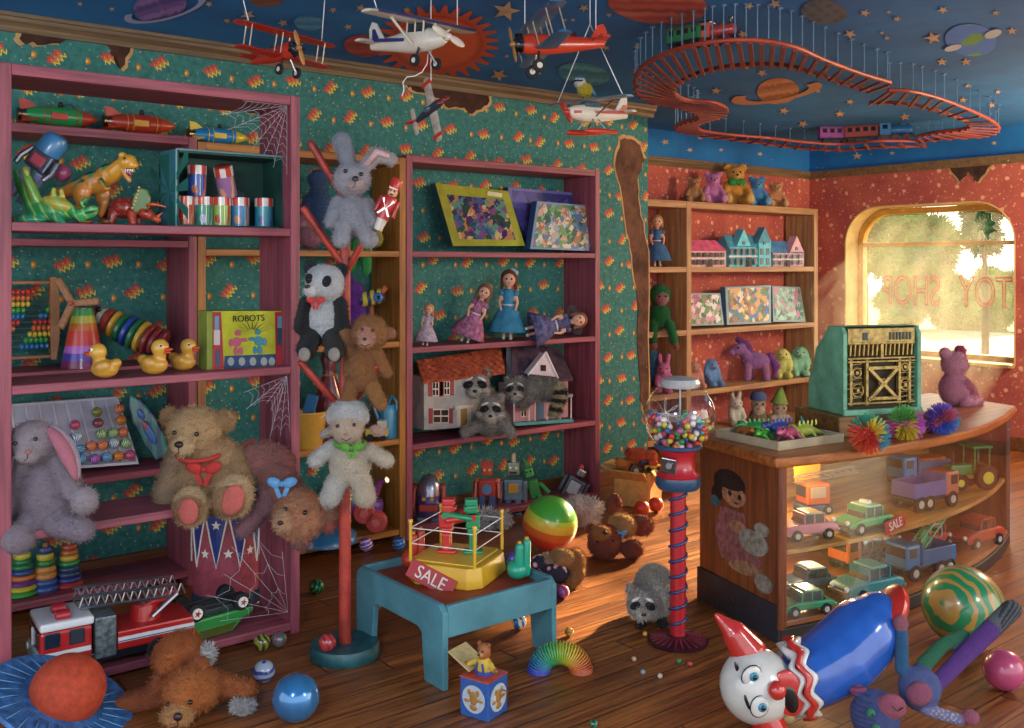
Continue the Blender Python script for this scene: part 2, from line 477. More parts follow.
wr = struct(bmobj(plate_with_hole([(-1.6, 0), (WB, 0), (WB, RAIL), (-1.6, RAIL)], hole, WR, WR+WT), 'wall_right', REDP))
MB().box((WR+.15, (WB-1.6)/2, (RAIL+CEIL)/2), (.3, WB+1.6, CEIL-RAIL)).build('frieze', BLUE, wr, 0)
# plaster reveal lining
LINE = mat('d8b878', .7, var=.15, bp=.1, name='reveal paint')
bm = bmesh.new(); n = len(hole)
rin = roundrect(WY0-.0, WY1+.0, WZ0, WZ1, .36, .04); rin2 = roundrect(WY0+.012, WY1-.012, WZ0+.012, WZ1-.012, .348, .03)
bmobj(plate_with_hole([(y, z) for y, z in rin], rin2, WR-.004, WR+WT-.002), 'window_reveal', LINE, wr)
win = bpy.data.objects.new('window_1', None); COL.objects.link(win); win['kind'] = 'structure'
FRM = mat('c9953e', .45, var=.2, vs=6, bp=.1, name='golden window frame')
fo = roundrect(WY0+.02, WY1-.02, WZ0+.02, WZ1-.02, .34, .03); fi = roundrect(WY0+.075, WY1-.075, WZ0+.085, WZ1-.075, .29, .02)
bmobj(plate_with_hole(fo, fi, WR+.20, WR+.27), 'window_frame', FRM, win)
MULZ = 1.80
MB().box((WR+.235, (WY0+WY1)/2, MULZ), (.06, WY1-WY0-.14, .04)).build('mullion', FRM, win, 0, .006)
MB().box((WR+.10, (WY0+WY1)/2, WZ0+.02), (.30, WY1-WY0-.03, .035)).build('window_sill', FRM, win, 0, .008)
GLW = clear('dusty window glass', (1, 1, 1), .03, .012, (1, .95, .8))
lo = [(WY0+.07, WZ0+.08), (WY1-.07, WZ0+.08), (WY1-.07, MULZ), (WY0+.07, MULZ)]
MB().prism(lo, .006, (WR+.235, 0, 0), (0, 0, 90)).build('lower_pane', GLW, win, 0)
up = [p for p in roundrect(WY0+.07, WY1-.07, WZ0+.08, WZ1-.07, .29, .02) if p[1] > MULZ]
up = up+[(WY1-.07, MULZ), (WY0+.07, MULZ)]
hc = (4.30, 1.97)
hp = [(hc[0]+y*.11, hc[1]+z*.12) for y, z in ((-.9, .1), (-.45, .35), (-.5, .8), (.0, .9), (.4, 1.05), (.75, .8), (1., .2), (.6, -.1), (.75, -.5), (.3, -.45), (.1, -.95), (-.3, -1.3), (-.35, -.7), (-1.1, -.6), (-.6, -.2))]
def order(P): 
    cy, cz = sum(p[0] for p in P)/len(P), sum(p[1] for p in P)/len(P)
    return sorted(P, key=lambda p: math.atan2(p[1]-cz, p[0]-cy))
bmobj(plate_with_hole(order(up), hp, WR+.232, WR+.238), 'upper_pane', GLW, win)
LET = mat('a83418', .6, var=.2, vs=20, name='sign paint')
# painted on the outside, so it reads backwards from the room
for s_, yc in (('TOY', 4.31), ('SHOP', 5.03)):
    cu = bpy.data.curves.new('letters', 'FONT'); cu.body = s_; cu.size = .40; cu.align_x = 'CENTER'; cu.align_y = 'CENTER'; cu.fill_mode = 'NONE'; cu.bevel_depth = .011; cu.bevel_resolution = 1
    to = bpy.data.objects.new('letters', cu); COL.objects.link(to); me = bpy.data.meshes.new_from_object(to.evaluated_get(bpy.context.evaluated_depsgraph_get())); bpy.data.objects.remove(to)
    me.materials.clear(); me.materials.append(LET); w = bpy.data.objects.new('window_lettering', me); COL.objects.link(w); w.parent = win; w.location = (WR+.243, yc, 1.34); w.rotation_euler = (R_(90), 0, R_(90)); w.scale = (.60, .98, .5)
# crown rails, baseboards
CR = paintedwood('5a4632', '7d6848', 'weathered crown moulding', 0)
def crown(x0, y0, x1, y1, z, h, d, name, side):
    L = math.hypot(x1-x0, y1-y0); yaw = math.degrees(math.atan2(y1-y0, x1-x0))
    pr = [(0, 0), (-d*.3, 0), (-d*.45, h*.3), (-d*.8, h*.55), (-d*.85, h*.75), (-d, h*.8), (-d, h), (0, h)]
    mb = MB(); mb.T = M.Translation((x0, y0, z)) @ M.Rotation(R_(yaw), 4, 'Z') @ M.Translation((L/2, 0, 0)) @ M.Rotation(R_(90), 4, 'Z')
    mb.prism([(a*side, b) for a, b in pr], L, (0, 0, 0))
    return struct(mb.build(name, CR, None, 25))
crown(-3, WL, XC+.04, WL, CEIL-.085, .085, .06, 'trim_1', 1)
crown(XC, WB, WR, WB, RAIL-.04, .075, .05, 'trim_2', 1)
crown(WR, WB, WR, -1.6, RAIL-.04, .075, .05, 'trim_3', 1)
BB = paintedwood('5a3018', '8a5228', 'dark baseboard', 0)
struct(MB().box(((XC-3)/2, WL-.012, .06), (XC+3, .024, .12)).build('baseboard_left', BB, None, 0, .006))
struct(MB().box(((XC+WR)/2, WB-.012, .06), (WR-XC, .024, .12)).build('baseboard_back', BB, None, 0, .006))
struct(MB().box((WR-.012, (WB-1.6)/2, .06), (.024, WB+1.6, .12)).build('baseboard_right', BB, None, 0, .006))
# ------------------------------------------------------------ torn wallpaper: bare plaster patches on the walls
BARE = mat('4a2c20', .95, var=.35, vs=8, bp=.6, bs=18, name='bare plaster'); TORN = mat('c9a26a', .9, var=.2, name='torn paper edge'); BARE2 = mat('6e4a34', .95, var=.35, vs=8, bp=.6, bs=18, name='bare plaster')
def jag(P, amp, n=4):
    out = []
    for i in range(len(P)):
        a, b = V(P[i]), V(P[(i+1) % len(P)])
        for k in range(n):
            q = a.lerp(b, k/n); out.append((q.x+random.uniform(-amp, amp)*(k > 0), q.y+random.uniform(-amp, amp)*(k > 0)))
    return out
def patch(pix, wall, plane, c, bare=BARE):
    f = (lambda a, b: onY(a, b, c)) if plane == 'y' else (lambda a, b: onX(a, b, c))
    P = [f(a, b) for a, b in pix]
    P2 = jag([((q.x if plane == 'y' else q.y), q.z) for q in P], .012)
    cx, cz = sum(p[0] for p in P2)/len(P2), sum(p[1] for p in P2)/len(P2)
    big = [(cx+(a-cx)*1.05+.008*math.copysign(1, a-cx), cz+(b-cz)*1.05-.008) for a, b in P2]
    rot = None if plane == 'y' else (0, 0, 90)
    loc = (0, c, 0) if plane == 'y' else (c, 0, 0)
    o = MB().prism(big, .004, loc, rot, 0).prism(P2, .009, loc, rot, 1).build('torn_patch', [TORN, bare], wall, 0)
    return o
patch([(20, 28), (22, 42), (45, 45), (70, 37), (95, 36), (108, 47), (115, 62), (121, 69), (125, 58), (135, 45), (150, 44), (150, 34)], wl, 'y', WL-.002)
patch([(222, 50), (222, 56), (240, 60), (262, 60), (280, 64), (310, 64), (310, 58)], wl, 'y', WL-.002)
patch([(405, 82), (412, 90), (436, 98), (445, 106), (460, 108), (472, 114), (487, 105), (490, 95), (490, 88), (440, 80)], wl, 'y', WL-.002)
patch([(620, 140), (615, 165), (622, 195), (626, 225), (632, 255), (637, 300), (637, 340), (640, 400), (648, 420), (648, 250), (640, 215), (637, 180), (645, 160), (640, 145), (630, 139)], wl, 'y', WL-.002, BARE2)
patch([(945, 163), (950, 168), (960, 182), (968, 172), (978, 182), (992, 165), (985, 158)], wr, 'x', WR-.002)
# ------------------------------------------------------------ the mural on the ceiling
def cpt(px, py, dz=.0):
    k = py-HOR
    q = at(px, py, FPX*(EYE-CEIL+.004+dz)/k)
    if q.y > WB-.004-dz and q.x > XC: q = onY(px, py, WB-.004-dz)
    if q.x > WR-.004-dz: q = onX(px, py, WR-.004-dz)
    return q
MUR = mat('c9b088', .8, var=.25, vs=6, name='star paint')
def mural(name, cx, cy, rx, ry, cf, tilt=0, dz=0, n=28, k=6, rf=None):
    mb = MB(); ca, sa = math.cos(R_(tilt)), math.sin(R_(tilt)); vs = []; cols = []
    for i in range(k+1):
        for j in range(n):
            t = 2*math.pi*j/n; q = i/k*(rf(t) if rf else 1)
            u, v = q*math.cos(t), q*math.sin(t); cols.append(cf(u, v))
            vs.append(cpt(cx+u*rx*ca-v*ry*sa, cy+u*rx*sa+v*ry*ca, dz))
    fs = [(i*n+j, i*n+(j+1) % n, (i+1)*n+(j+1) % n, (i+1)*n+j) for i in range(k) for j in range(n)]
    mb.add(vs, fs)
    for i, c in enumerate(cols): mb.c[i] = c
    return mb.build(name, VPAINT, ceiling, 180)
def ringm(name, cx, cy, rx, ry, tilt, c, w=.22, dz=.004, t0=0, t1=360):
    mb = MB(); ca, sa = math.cos(R_(tilt)), math.sin(R_(tilt)); n = 48; vs = []
    for i in range(2):
        q = 1-i*w
        for j in range(n+1):
            t = R_(t0+(t1-t0)*j/n); u, v = q*math.cos(t)*rx, q*math.sin(t)*ry
            vs.append(cpt(cx+u*ca-v*sa, cy+u*sa+v*ca, dz))
    return mb.add(vs, [(j, j+1, n+2+j, n+1+j) for j in range(n)], 0, c).build(name, VPAINT, ceiling, 180)
def band(cs, f=3): return lambda u, v: cs[int(abs(v*1.0+u*.15+1)*f) % len(cs)]
def spike(n, a, b):
    return lambda t: a if (int(round(t/(2*math.pi)*n*2)) % 2 == 0) else b
mural('painted_sun', 437, 43, 62, 38, lambda u, v: 'c8502a', 0, 0, 112, 3, lambda t: (.80 if int(round(t/(2*math.pi)*112)) % 4 in (0, 1) else 1.0))
mural('sun_face', 437, 43, 46, 27, lambda u, v: 'd8602f' if u*u+v*v < .8 else 'b23c24', 0, .003)
mural('painted_planet', 160, 6, 27, 16, band(['7a5aa8', '9a78c0', '5d468e']), -12); ringm('planet_ring', 165, 9, 42, 11, -14, 'a9b4dc', .18, .004, -20, 200)
mural('painted_planet', 266, -4, 19, 11, band(['7a4a3a', '915a45']))
mural('painted_planet', 309, 23, 15, 7.5, band(['3a7fae', '5b9fca', '4a8cc0']), 4)
mural('painted_planet', 364, 46, 20, 11, band(['a83a34', 'b84a3e', '8e2c2c']), 4)
mural('painted_planet', 584, 74, 26, 11, band(['2f7ea0', '48a0b8', '2a6c94']), 8)
mural('painted_planet', 658, 5, 50, 19, band(['a03a38', 'b85248', '8a2c30', 'c06a55'], 5), 4)
mural('painted_planet', 824, 12, 23, 12, lambda u, v: '4e5866' if math.sin(u*9)*math.cos(v*8+1) > -.3 else '36404e', 5)
mural('painted_planet', 778, 91, 21, 13, band(['a8714a', 'c08a5c', '8e5a3c'], 4), -4); ringm('planet_ring', 777, 93, 46, 9, -10, 'b5825a', .3, .004, -25, 205)
mural('painted_planet', 971, 40, 26, 16, lambda u, v: '4f9a4a' if math.sin(u*4.3+1.2)+math.cos(v*5.1+u*3) > .75 else '1a74d8', 4, 0, 36, 8)
mural('painted_cloud', 953, 48, 9, 3, lambda u, v: 'b8c8d0', -14, .004, 14, 2); mural('painted_cloud', 993, 34, 9, 4, lambda u, v: 'b8c8d0', -18, .004, 14, 2)
STARS = [(209, 4, 4), (248, 15, 7), (227, 21, 4), (283, 23, 5), (80, 4, 3), (112, 9, 3), (333, 10, 4), (361, 8, 5), (407, 10, 4), (348, 27, 4), (328, 45, 2.5), (506, 11, 13), (584, 8, 5), (609, 15, 3), (565, 20, 2.5), (573, 20, 2.5), (637, 47, 3.5), (606, 48, 4), (499, 75, 8), (539, 73, 3), (636, 71, 4), (507, 56, 2.5), (749, 6, 5), (775, 4, 6), (865, 13, 5), (897, 19, 4), (943, 10, 5), (850, 34, 6), (887, 38, 3), (933, 38, 8), (942, 62, 5), (966, 62, 5), (1012, 31, 5), (996, 13, 4), (743, 34, 5), (762, 73, 5), (784, 111, 5), (803, 124, 5), (840, 114, 5), (818, 91, 3), (850, 102, 4), (716, 91, 5), (746, 67, 4), (905, 117, 5), (857, 156, 5), (892, 153, 3), (760, 154, 3), (665, 142, 4), (992, 105, 4), (998, 92, 3), (968, 86, 3), (963, 100, 4), (994, 143, 3), (916, 98, 3), (840, 83, 4), (721, 150, 2.5), (889, 12, 2.5), (882, 33, 2.5), (700, 138, 3), (690, 150, 3)]
for sx_, sy_, r in STARS:
    a0 = random.uniform(0, 72); mb = MB(); vs = [cpt(sx_, sy_, .001)]
    for j in range(10):
        t = R_(a0+36*j); q = r if j % 2 == 0 else r*.42
        vs.append(cpt(sx_+q*1.15*math.cos(t), sy_+q*.8*math.sin(t), .001))
    mb.add(vs, [(0, 1+j, 1+(j+1) % 10) for j in range(10)]).build('painted_star', MUR, ceiling, 0)
# ------------------------------------------------------------ bookcases
MAUV = lambda ax: paintedwood('6c3242', 'a2525f', 'mauve painted wood', ax)
ORNG = lambda ax: paintedwood('7a4a1c', 'b87a30', 'amber wood', ax)
YB, YF = 4.82, WL-.025
def xat(px, c): return sh(px, c, 0).x
def bookcase(label, x0, x1, y0, y1, top, shelves, mf, t=.042, name='bookcase', dividers=()):
    r = thing(name, label, 'bookcase', ((x0+x1)/2, (y0+y1)/2, 0)); d = y1-y0; w = x1-x0
    for s in (-1, 1): MB().box((s*(w-t)/2, 0, top/2), (t, d, top)).build('side_panel', mf(2), r, 0, .004)
    MB().box((0, 0, top-t/2), (w-2*t, d-.004, t)).build('top_panel', mf(0), r, 0, .004)
    for z in shelves: MB().box((0, 0, z-t*.4), (w-2*t, d-.004, t*.8)).build('shelf', mf(0), r, 0, .004)
    for xd in dividers: MB().box((xd-(x0+x1)/2, -.002, top/2), (t, d, top-.01)).build('divider', mf(2), r, 0, .004)
    return r
Z1, Z2, Z3, Z4 = 1.758, 1.16, .62, .05           # front bookcase shelf tops
YA0, YA1 = 3.92, 4.25
bookcase('tall open mauve bookcase standing out from the wall with dinosaurs and ducks on it', xat(-1, YA0), xat(300, YA0), YA0, YA1, 2.335, (Z1, Z2, Z3, Z4), MAUV)
B1, B2, B3, B4 = 1.72, 1.115, .605, .08
xb = xat(197, YB)
bookcase('mauve bookcase against the wall behind the front one, holding the abacus and stacking rings', xat(-60, YB), xb, YB, YF, 2.24, (B1, B2, B3, B4), MAUV)
O1, O2, O3, O4 = 1.68, 1.16, .60, .08
xo = xat(406, YB)
bookcase('amber wooden bookcase behind the coat stand of soft toys', xb+.004, xo, YB, YF, 2.22, (O1, O2, O3, O4), ORNG)
D1, D2, D3, D4 = 1.68, 1.12, .555, .075
bookcase('mauve bookcase of dolls, dollhouses and robots at the far end of the teal wall', xo+.004, xat(600, YB), YB, YF, 2.24, (D1, D2, D3, D4), MAUV)
YG = WB-.36
G0, G1, G2, G3, G4 = 2.147, 1.585, 1.044, .516, .142
PLUM = lambda ax: paintedwood('8a6248', 'be945e', 'faded plum wood', ax)
bookcase('faded tall bookcase in the far corner beside the window, teddy bears on top', XC+.01, xat(818, YG), YG, WB-.026, G0, (G1, G2, G3, G4), PLUM, .06, dividers=(xat(689, YG),))
# ------------------------------------------------------------ shop counter with curved glass
CA, CB, CC = V((3.46, 2.54, 0)), V((3.63, 3.13, 0)), V((5.73, 2.63, 0))
CD = CC+(CB-CA)
def arc(a, b, sag, n=16):
    d = (b-a); nrm = V((d.y, -d.x, 0)).normalized(); out = []
    for i in range(n+1):
        t = i/n; out.append(a.lerp(b, t)+nrm*sag*4*t*(1-t))
    return out
CH = .745
counter = thing('display_counter', 'curved wooden shop counter with a glass front full of toy vehicles', 'counter', (0, 0, 0))
def flat(name, outline, z0, z1, m, ms=None, bev=.004):
    mb = MB(); n = len(outline)
    vs = [(p.x, p.y, z0) for p in outline]+[(p.x, p.y, z1) for p in outline]
    mb.add(vs, [tuple(range(n-1, -1, -1)), tuple(range(n, 2*n))]+[(i, (i+1) % n, n+(i+1) % n, n+i) for i in range(n)])
    return mb.build(name, m, counter, 0, bev)
CW = paintedwood('5a2a16', '8e4c26', 'cherry wood', 2); CT = paintedwood('7a3f1a', 'b56a30', 'worn counter top', 0, rough=.35)
front = arc(CA, CC, .17)
ctr = (CA+CB+CC+CD)/4
def grow(P, d): return [p+(p-ctr).normalized()*d for p in P]
flat('worktop', grow(front+[CD, CB], .05), CH, CH+.045, CT, bev=.012)
flat('plinth', front+[CD, CB], 0, .06, mat('2c2320', .6), bev=.006)
flat('bottom_board', grow(front+[CD, CB], -.02), .06, .085, CT)
mid = [p.lerp(ctr, .04) for p in front]
flat('glass_shelf', mid+[CD.lerp(ctr, .04), CB.lerp(ctr, .06)], .36, .38, paintedwood('8a5a28', 'c99a50', 'display shelf wood', 0))
def slab(name, a, b, th, z0, z1, m):
    d = (b-a).normalized(); nrm = V((-d.y, d.x, 0))*th
    return flat(name, [a, b, b+nrm, a+nrm] if True else 0, z0, z1, m)
slab('side_panel', CB, CA, .035, .06, CH, CW)
slab('back_panel', CD, CB, .03, .06, CH, paintedwood('a8783a', 'd8a85a', 'pale backboard', 0))
slab('side_panel', CC, CD, .03, .06, CH, paintedwood('3a2a2e', '58484a', 'dark end panel', 2))
dS = (CA-CB).normalized(); nS = V((-dS.y, dS.x, 0))
KK = mat('2e2c36', .6, var=.3, vs=5, bp=.3, name='scuffed kick plate')
flat('kick_plate', [CB-nS*.012+dS*-.005, CA-nS*.012, CA-nS*.001, CB-nS*.001], 0, .155, KK, bev=.003)
mb = MB(); gf = grow(front, -.006); n = len(gf)
mb.add([(p.x, p.y, .07) for p in gf]+[(p.x, p.y, CH-.01) for p in gf], [(i, i+1, n+i+1, n+i) for i in range(n-1)])
CG = clear('showcase glass', (.97, 1, .98), .05, .05, (1, .95, .8), .05)
mb.build('glass_front', CG, counter, 180)
mb = MB(); mb.cyl((CA.x, CA.y, .06), (CA.x, CA.y, CH), .014); mb.build('corner_post', CW, counter)
# ------------------------------------------------------------ soft toys, drawn in picture units (x right, d away, y down) about a base point
U = 50.0; AX = AY = 0.
def begin(name, label, cat, loc, group=None, yaw=FC):
    global AX, AY
    Z = depth(loc); AX = PXC+FPX*(loc.x*RX+loc.y*RY)/Z; AY = HOR+FPX*(EYE-loc.z)/Z
    return thing(name, label, cat, loc, yaw, U*mp(loc), group)
def pt(x, y, d=0): return V(((x-AX)/U, d/U, (AY-y)/U))
def e(x, y, d, rx, rz, ry, col, t=0, rot=None): return E(pt(x, y, d), (rx/U, ry/U, rz/U), col, rot or ((0, -t, 0) if t else None))
def k(x0, y0, d0, x1, y1, d1, r0, r1, col): return C(pt(x0, y0, d0), pt(x1, y1, d1), r0/U, r1/U, col)
def ond(b, x, y):
    dx, dz = (x-AX)/U-b[1].x, (AY-y)/U-b[1].z
    q = 1-(dx/b[2][0])**2-(dz/b[2][2])**2
    return (b[1].y-b[2][1]*math.sqrt(max(q, .02)))*U
def pbead(name, root, x, y, d, r, m=None, rr=None):
    return ball(name, root, pt(x, y, d), (r/U if rr is None else [q/U for q in rr]), m or BLK)
def eyes(root, b, P, r=1.6, m=None):
    for x, y in P: pbead('eye', root, x, y, ond(b, x, y)-.2*r, r, m)
def nose(root, b, x, y, rx, rz, m=None):
    return pbead('nose', root, x, y, ond(b, x, y), rx, m or NOSE, (rx, rx*.7, rz))
def mouth(root, b, pts, r=.45):
    MB().tube([pt(x, y, ond(b, x, y)-.2) for x, y in pts], r/U, 5).build('mouth', NOSE, root)
def bow(root, x, y, d, s, m, name='bow'):
    mb = MB(); c = pt(x, y, d); s /= U
    for q in (-1, 1): mb.ell(c+V((q*s*.6, 0, s*.1)), (s*.6, s*.25, s*.4), (0, -q*20, 0), n=10)
    mb.ell(c, (s*.22, s*.28, s*.24), n=8)
    for q in (-1, 1): mb.box(c+V((q*s*.3, -s*.05, -s*.6)), (s*.32, s*.1, s*.9), (0, q*22, 0))
    return mb.build(name, m, root, 60)
def body(root, L, vox=1.3, fuzz=0, fl_=3, name='body', smooth=5, **kw):
    return soft(name, L, root, vox/U, fuzz, fl_/U, smooth, **kw)
RIB = cloth('c03a34'); RIBG = cloth('5f9a3c'); RIBB = cloth('6aa8d8')
# --- large grey rabbit
r = begin('plush_rabbit', 'large lavender grey plush rabbit with long drooping ears on the front bookcase shelf', 'soft toy', sh(50, 3.99, Z3))
hd = e(42, 438, -16, 24, 21, 20, 'b3a6ae')
L = [e(50, 492, 0, 33, 38, 26, 'a294a2'), hd, k(60, 457, -8, 82, 487, -20, 10, 10, 'a99ca8'), e(95, 495, -24, 13, 14, 12, 'b8acb4'),
     k(28, 460, -6, 12, 505, -14, 10, 11, 'a294a2'), k(60, 520, -10, 92, 524, -22, 14, 12, 'a092a2'), e(30, 530, -28, 19, 16, 18, 'a698a6'), k(40, 515, -6, 32, 528, -20, 14, 15, 'a092a2'),
     e(42, 449, -30, 12, 9, 8, 'bdb0b6')]
body(r, L, 1.7, 5000, 3)
for nm, pts in (('ear', [(52, 424, -12), (66, 430, -18), (82, 452, -24), (90, 476, -26)]), ('ear', [(26, 428, -10), (16, 446, -16), (10, 472, -20), (9, 490, -20)])):
    P = [pt(*q) for q in pts]
    mb = MB(); mb.T = M.Identity(4)
    mb.tube(P, [5/U, 9/U, 11/U, 3/U], 10)
    ear = mb.build('ear', cloth('a596a4'), r, 180, subdiv=1)
    mb = MB(); mb.tube([p+V((.02, -.12, 0)) for p in P[0:]], [2.5/U, 7/U, 8.5/U, 1.5/U], 10); mb.build('ear_lining', cloth('b06a78'), ear, 180, subdiv=1)
eyes(r, hd, [(33, 437), (52, 433)], 2.0); nose(r, L[-1], 46, 445, 3, 2, cloth('b06a6a')); mouth(r, L[-1], [(46, 447), (46, 451), (42, 454)])
# --- honey teddy
r = begin('teddy_bear', 'honey coloured teddy bear with red bow and pink foot pads sitting on the front bookcase', 'teddy bear', sh(212, 4.0, Z3))
hd = e(199, 428, -14, 27, 24, 22, 'dcb480'); mz = e(194, 440, -33, 12, 10, 9, 'e8c898')
L = [e(212, 474, 0, 36, 40, 28, 'd0a878'), hd, mz, e(172, 416, -6, 11, 11, 7, 'b88e60'), e(226, 420, -6, 12, 12, 7, 'c09868'),
     k(182, 455, 0, 172, 492, -10, 15, 15, 'b99a78'), k(236, 458, -4, 250, 480, -24, 12, 11, 'c49c6c'),
     k(200, 496, -10, 203, 498, -34, 19, 18, 'bd9464'), e(203, 497, -38, 18, 21, 10, 'dcb88a'), k(228, 496, -8, 242, 490, -34, 18, 19, 'bd9464'), e(244, 487, -38, 20, 23, 10, 'dcb88a', -20)]
body(r, L, 1.6, 7000, 3.2)
eyes(r, hd, [(186, 427), (208, 428)], 2.3); nose(r, mz, 193, 437, 4.5, 3.2); mouth(r, mz, [(193, 440), (193, 445), (188, 448)])
for x, y, rx, rz, t in ((205, 499, 10, 13, 0), (247, 488, 11, 15, -20)):
    MB().ell(pt(x, y, -50), (rx/U, 4/U, rz/U), (0, -t, 0)).build('foot_pad', cloth('c06058'), r, 180)
bow(r, 213, 463, -30, 15, RIB); MB().torus(pt(204, 450, -12), 22/U, 2.2/U, (12, 0, 0), 28, 6).build('ribbon', RIB, r, 180)
# --- pink bear slumped over the post
r = begin('plush_bear', 'shabby pink bear with a pale blue bow slumped sideways over the bookcase post', 'soft toy', sh(272, 3.86, Z3))
hd = e(303, 510, -18, 25, 26, 22, 'd0906a', 20); mz = e(292, 512, -36, 11, 12, 9, 'd8a880')
L = [e(262, 466, 4, 33, 24, 22, 'b87870'), k(270, 470, 0, 290, 492, -10, 20, 17, 'a86e64'), hd, mz, e(304, 536, -14, 11, 10, 8, 'a06a66'), e(334, 508, -12, 12, 12, 9, 'b07a62'),
     k(272, 496, -14, 250, 524, -20, 11, 9, '9a6c74'), k(268, 484, -6, 272, 500, -14, 12, 12, '9a6c74'), e(330, 522, -12, 8, 8, 6, 'c06a5c')]
body(r, L, 1.6, 5000, 3.4)
eyes(r, hd, [(294, 500), (313, 503)], 2.4); nose(r, mz, 291, 511, 3, 2.4); bow(r, 288, 478, -26, 13, RIBB)
# --- the coat stand's soft toys
PB = fl(345, 655)
def onpole(dd=0): 
    q = PB.copy(); q.x -= FX*dd; q.y -= FY*dd; return q
def hang(px, py, dd): return at(px, py, depth(PB)-dd)
r = begin('plush_rabbit', 'pale grey plush rabbit with one curled ear at the top of the coat stand', 'soft toy', hang(354, 246, .07))
hd = e(353, 180, -6, 19, 17, 16, 'b9b8c2'); mz = e(358, 186, -18, 9, 7, 7, 'cbb8b8')
L = [e(353, 216, 0, 18, 22, 15, 'aaacb8'), hd, mz, k(350, 168, -2, 344, 148, -2, 8, 9, '9aa0b0'), e(342, 142, -2, 10, 10, 7, '98a0b0'), k(364, 168, -4, 378, 155, -4, 7, 8, 'c0bcc0'), k(378, 155, -4, 392, 160, -6, 8, 6.5, 'c6c0c0'),
     k(338, 202, -4, 333, 222, -10, 7, 7.5, 'a0a4b4'), k(368, 204, -4, 374, 222, -12, 7, 7.5, 'a8a8b2'), k(346, 226, -6, 344, 240, -16, 9, 9, 'b6b6c0'), k(364, 228, -6, 372, 240, -16, 9, 9, 'b6b4bc')]
body(r, L, 1.2, 3500, 2.4)
eyes(r, hd, [(349, 173), (364, 176)], 2.2); nose(r, mz, 359, 181, 3.4, 3.2); mouth(r, mz, [(359, 184), (359, 188), (356, 190)])
MB().tube([pt(368, 166, -11), pt(379, 153, -12), pt(391, 158, -13)], [3/U, 4.4/U, 2.5/U], 8).build('ear_lining', cloth('d0a8a8'), r, 180)
r = begin('plush_panda', 'black and white plush panda hanging on the left of the coat stand', 'soft toy', hang(324, 355, .1))
hd = e(326, 283, -8, 20, 19, 17, 'd8dce0'); mz = e(316, 290, -22, 8, 7, 7, 'e4e2e0')
L = [e(324, 318, 0, 20, 24, 17, 'd2d8dc'), hd, mz, e(311, 267, -4, 7, 7, 5, '14171c'), e(342, 270, -4, 7.5, 7.5, 5, '14171c'),
     k(308, 304, -6, 304, 326, -12, 8, 8, '15181e'), k(340, 304, -4, 344, 326, -10, 8, 8, '1a1c20'), k(314, 336, -8, 310, 348, -18, 10, 10, '14171c'), k(334, 336, -8, 338, 350, -18, 10, 10, '2a2624')]
body(r, L, 1.2, 3500, 2.2, colfn=lambda p, n: '15181e' if p[2] > (AY-306)/U and p[2] < (AY-299)/U and p[1] > -.2 and abs(p[0]-(324-AX)/U) > .2 else None)
for x, y, t in ((314, 279, 25), (331, 281, -20)):
    MB().ell(pt(x, y, ond(hd, x, y)+1), (4.6/U, 2.4/U, 6/U), (0, -t, 0), n=12).build('eye_patch', cloth('14161a'), r, 180)
    pbead('eye', r, x, y, ond(hd, x, y)-1.6, 1.5)
nose(r, mz, 313, 286, 3, 2); bow(r, 320, 300, -22, 8, RIB)
MB().ell(pt(310, 352, -27), (6/U, 2/U, 7/U), n=12).build('foot_pad', cloth('8a8078'), r, 180); MB().ell(pt(339, 352, -27), (6/U, 2/U, 7/U), n=12).build('foot_pad', cloth('8a8078'), r, 180)
r = begin('plush_monkey', 'curly brown plush monkey with a pink face halfway up the coat stand', 'soft toy', hang(364, 402, .09))
hd = e(371, 332, -8, 19, 18, 16, 'a8703a'); fc = e(370, 334, -18, 11, 11, 8, 'd09078')
L = [e(362, 368, 0, 19, 25, 16, 'a06a38'), hd, e(352, 332, -6, 5, 6, 4, 'b8806a'), e(391, 333, -6, 6, 6.5, 4, 'b07858'), fc, e(369, 340, -24, 8, 6, 5, 'd8a088'),
     k(350, 350, -4, 346, 330, -14, 6, 6, 'a5744a'), k(376, 350, -2, 388, 372, -8, 6.5, 5.5, 'a86e38'), k(352, 386, -4, 348, 404, -10, 8, 7, 'a06a38'), k(372, 386, -4, 382, 402, -10, 8, 7, 'b07a40')]
body(r, L, 1.2, 4500, 2.4)
eyes(r, fc, [(366, 328), (376, 329)], 1.6); nose(r, L[5], 369, 337, 2.2, 1.6); mouth(r, L[5], [(365, 342), (369, 344), (374, 342)])
r = begin('plush_sheep', 'cream plush sheep with a green scarf low on the coat stand', 'soft toy', hang(350, 500, .1))
hd = e(349, 425, -10, 17, 18, 16, 'd6bfa8'); 
L = [e(350, 462, 0, 22, 26, 18, 'd6cab2'), hd, e(349, 412, -6, 21, 14, 17, 'cfd0d0'), e(336, 416, -8, 9, 9, 9, 'cfd0d0'), e(362, 416, -8, 9, 9, 9, 'cfcdc8'), e(328, 432, -4, 9, 5, 4, 'c2b4ac', 25), e(378, 430, -4, 9, 5, 4, 'cfa898', -25),
     k(333, 446, -4, 318, 458, -12, 8, 8, 'd2d0cc'), k(370, 450, -4, 388, 458, -12, 8, 8, 'dccdb4'), k(338, 480, -6, 333, 494, -14, 11, 11, 'd0ccc4'), k(362, 480, -6, 367, 494, -14, 11, 11, 'd8c8ae')]
body(r, L, 1.2, 3500, 2.2)
eyes(r, hd, [(342, 422), (358, 421)], 1.9); mouth(r, hd, [(345, 434), (350, 437), (355, 434)]); nose(r, hd, 350, 430, 2, 1.4, cloth('b07a70'))
MB().torus(pt(351, 443, -4), 14/U, 3.2/U, (8, 6, 0), 24, 7).build('scarf', RIBG, r, 180); bow(r, 355, 444, -21, 10, RIBG)
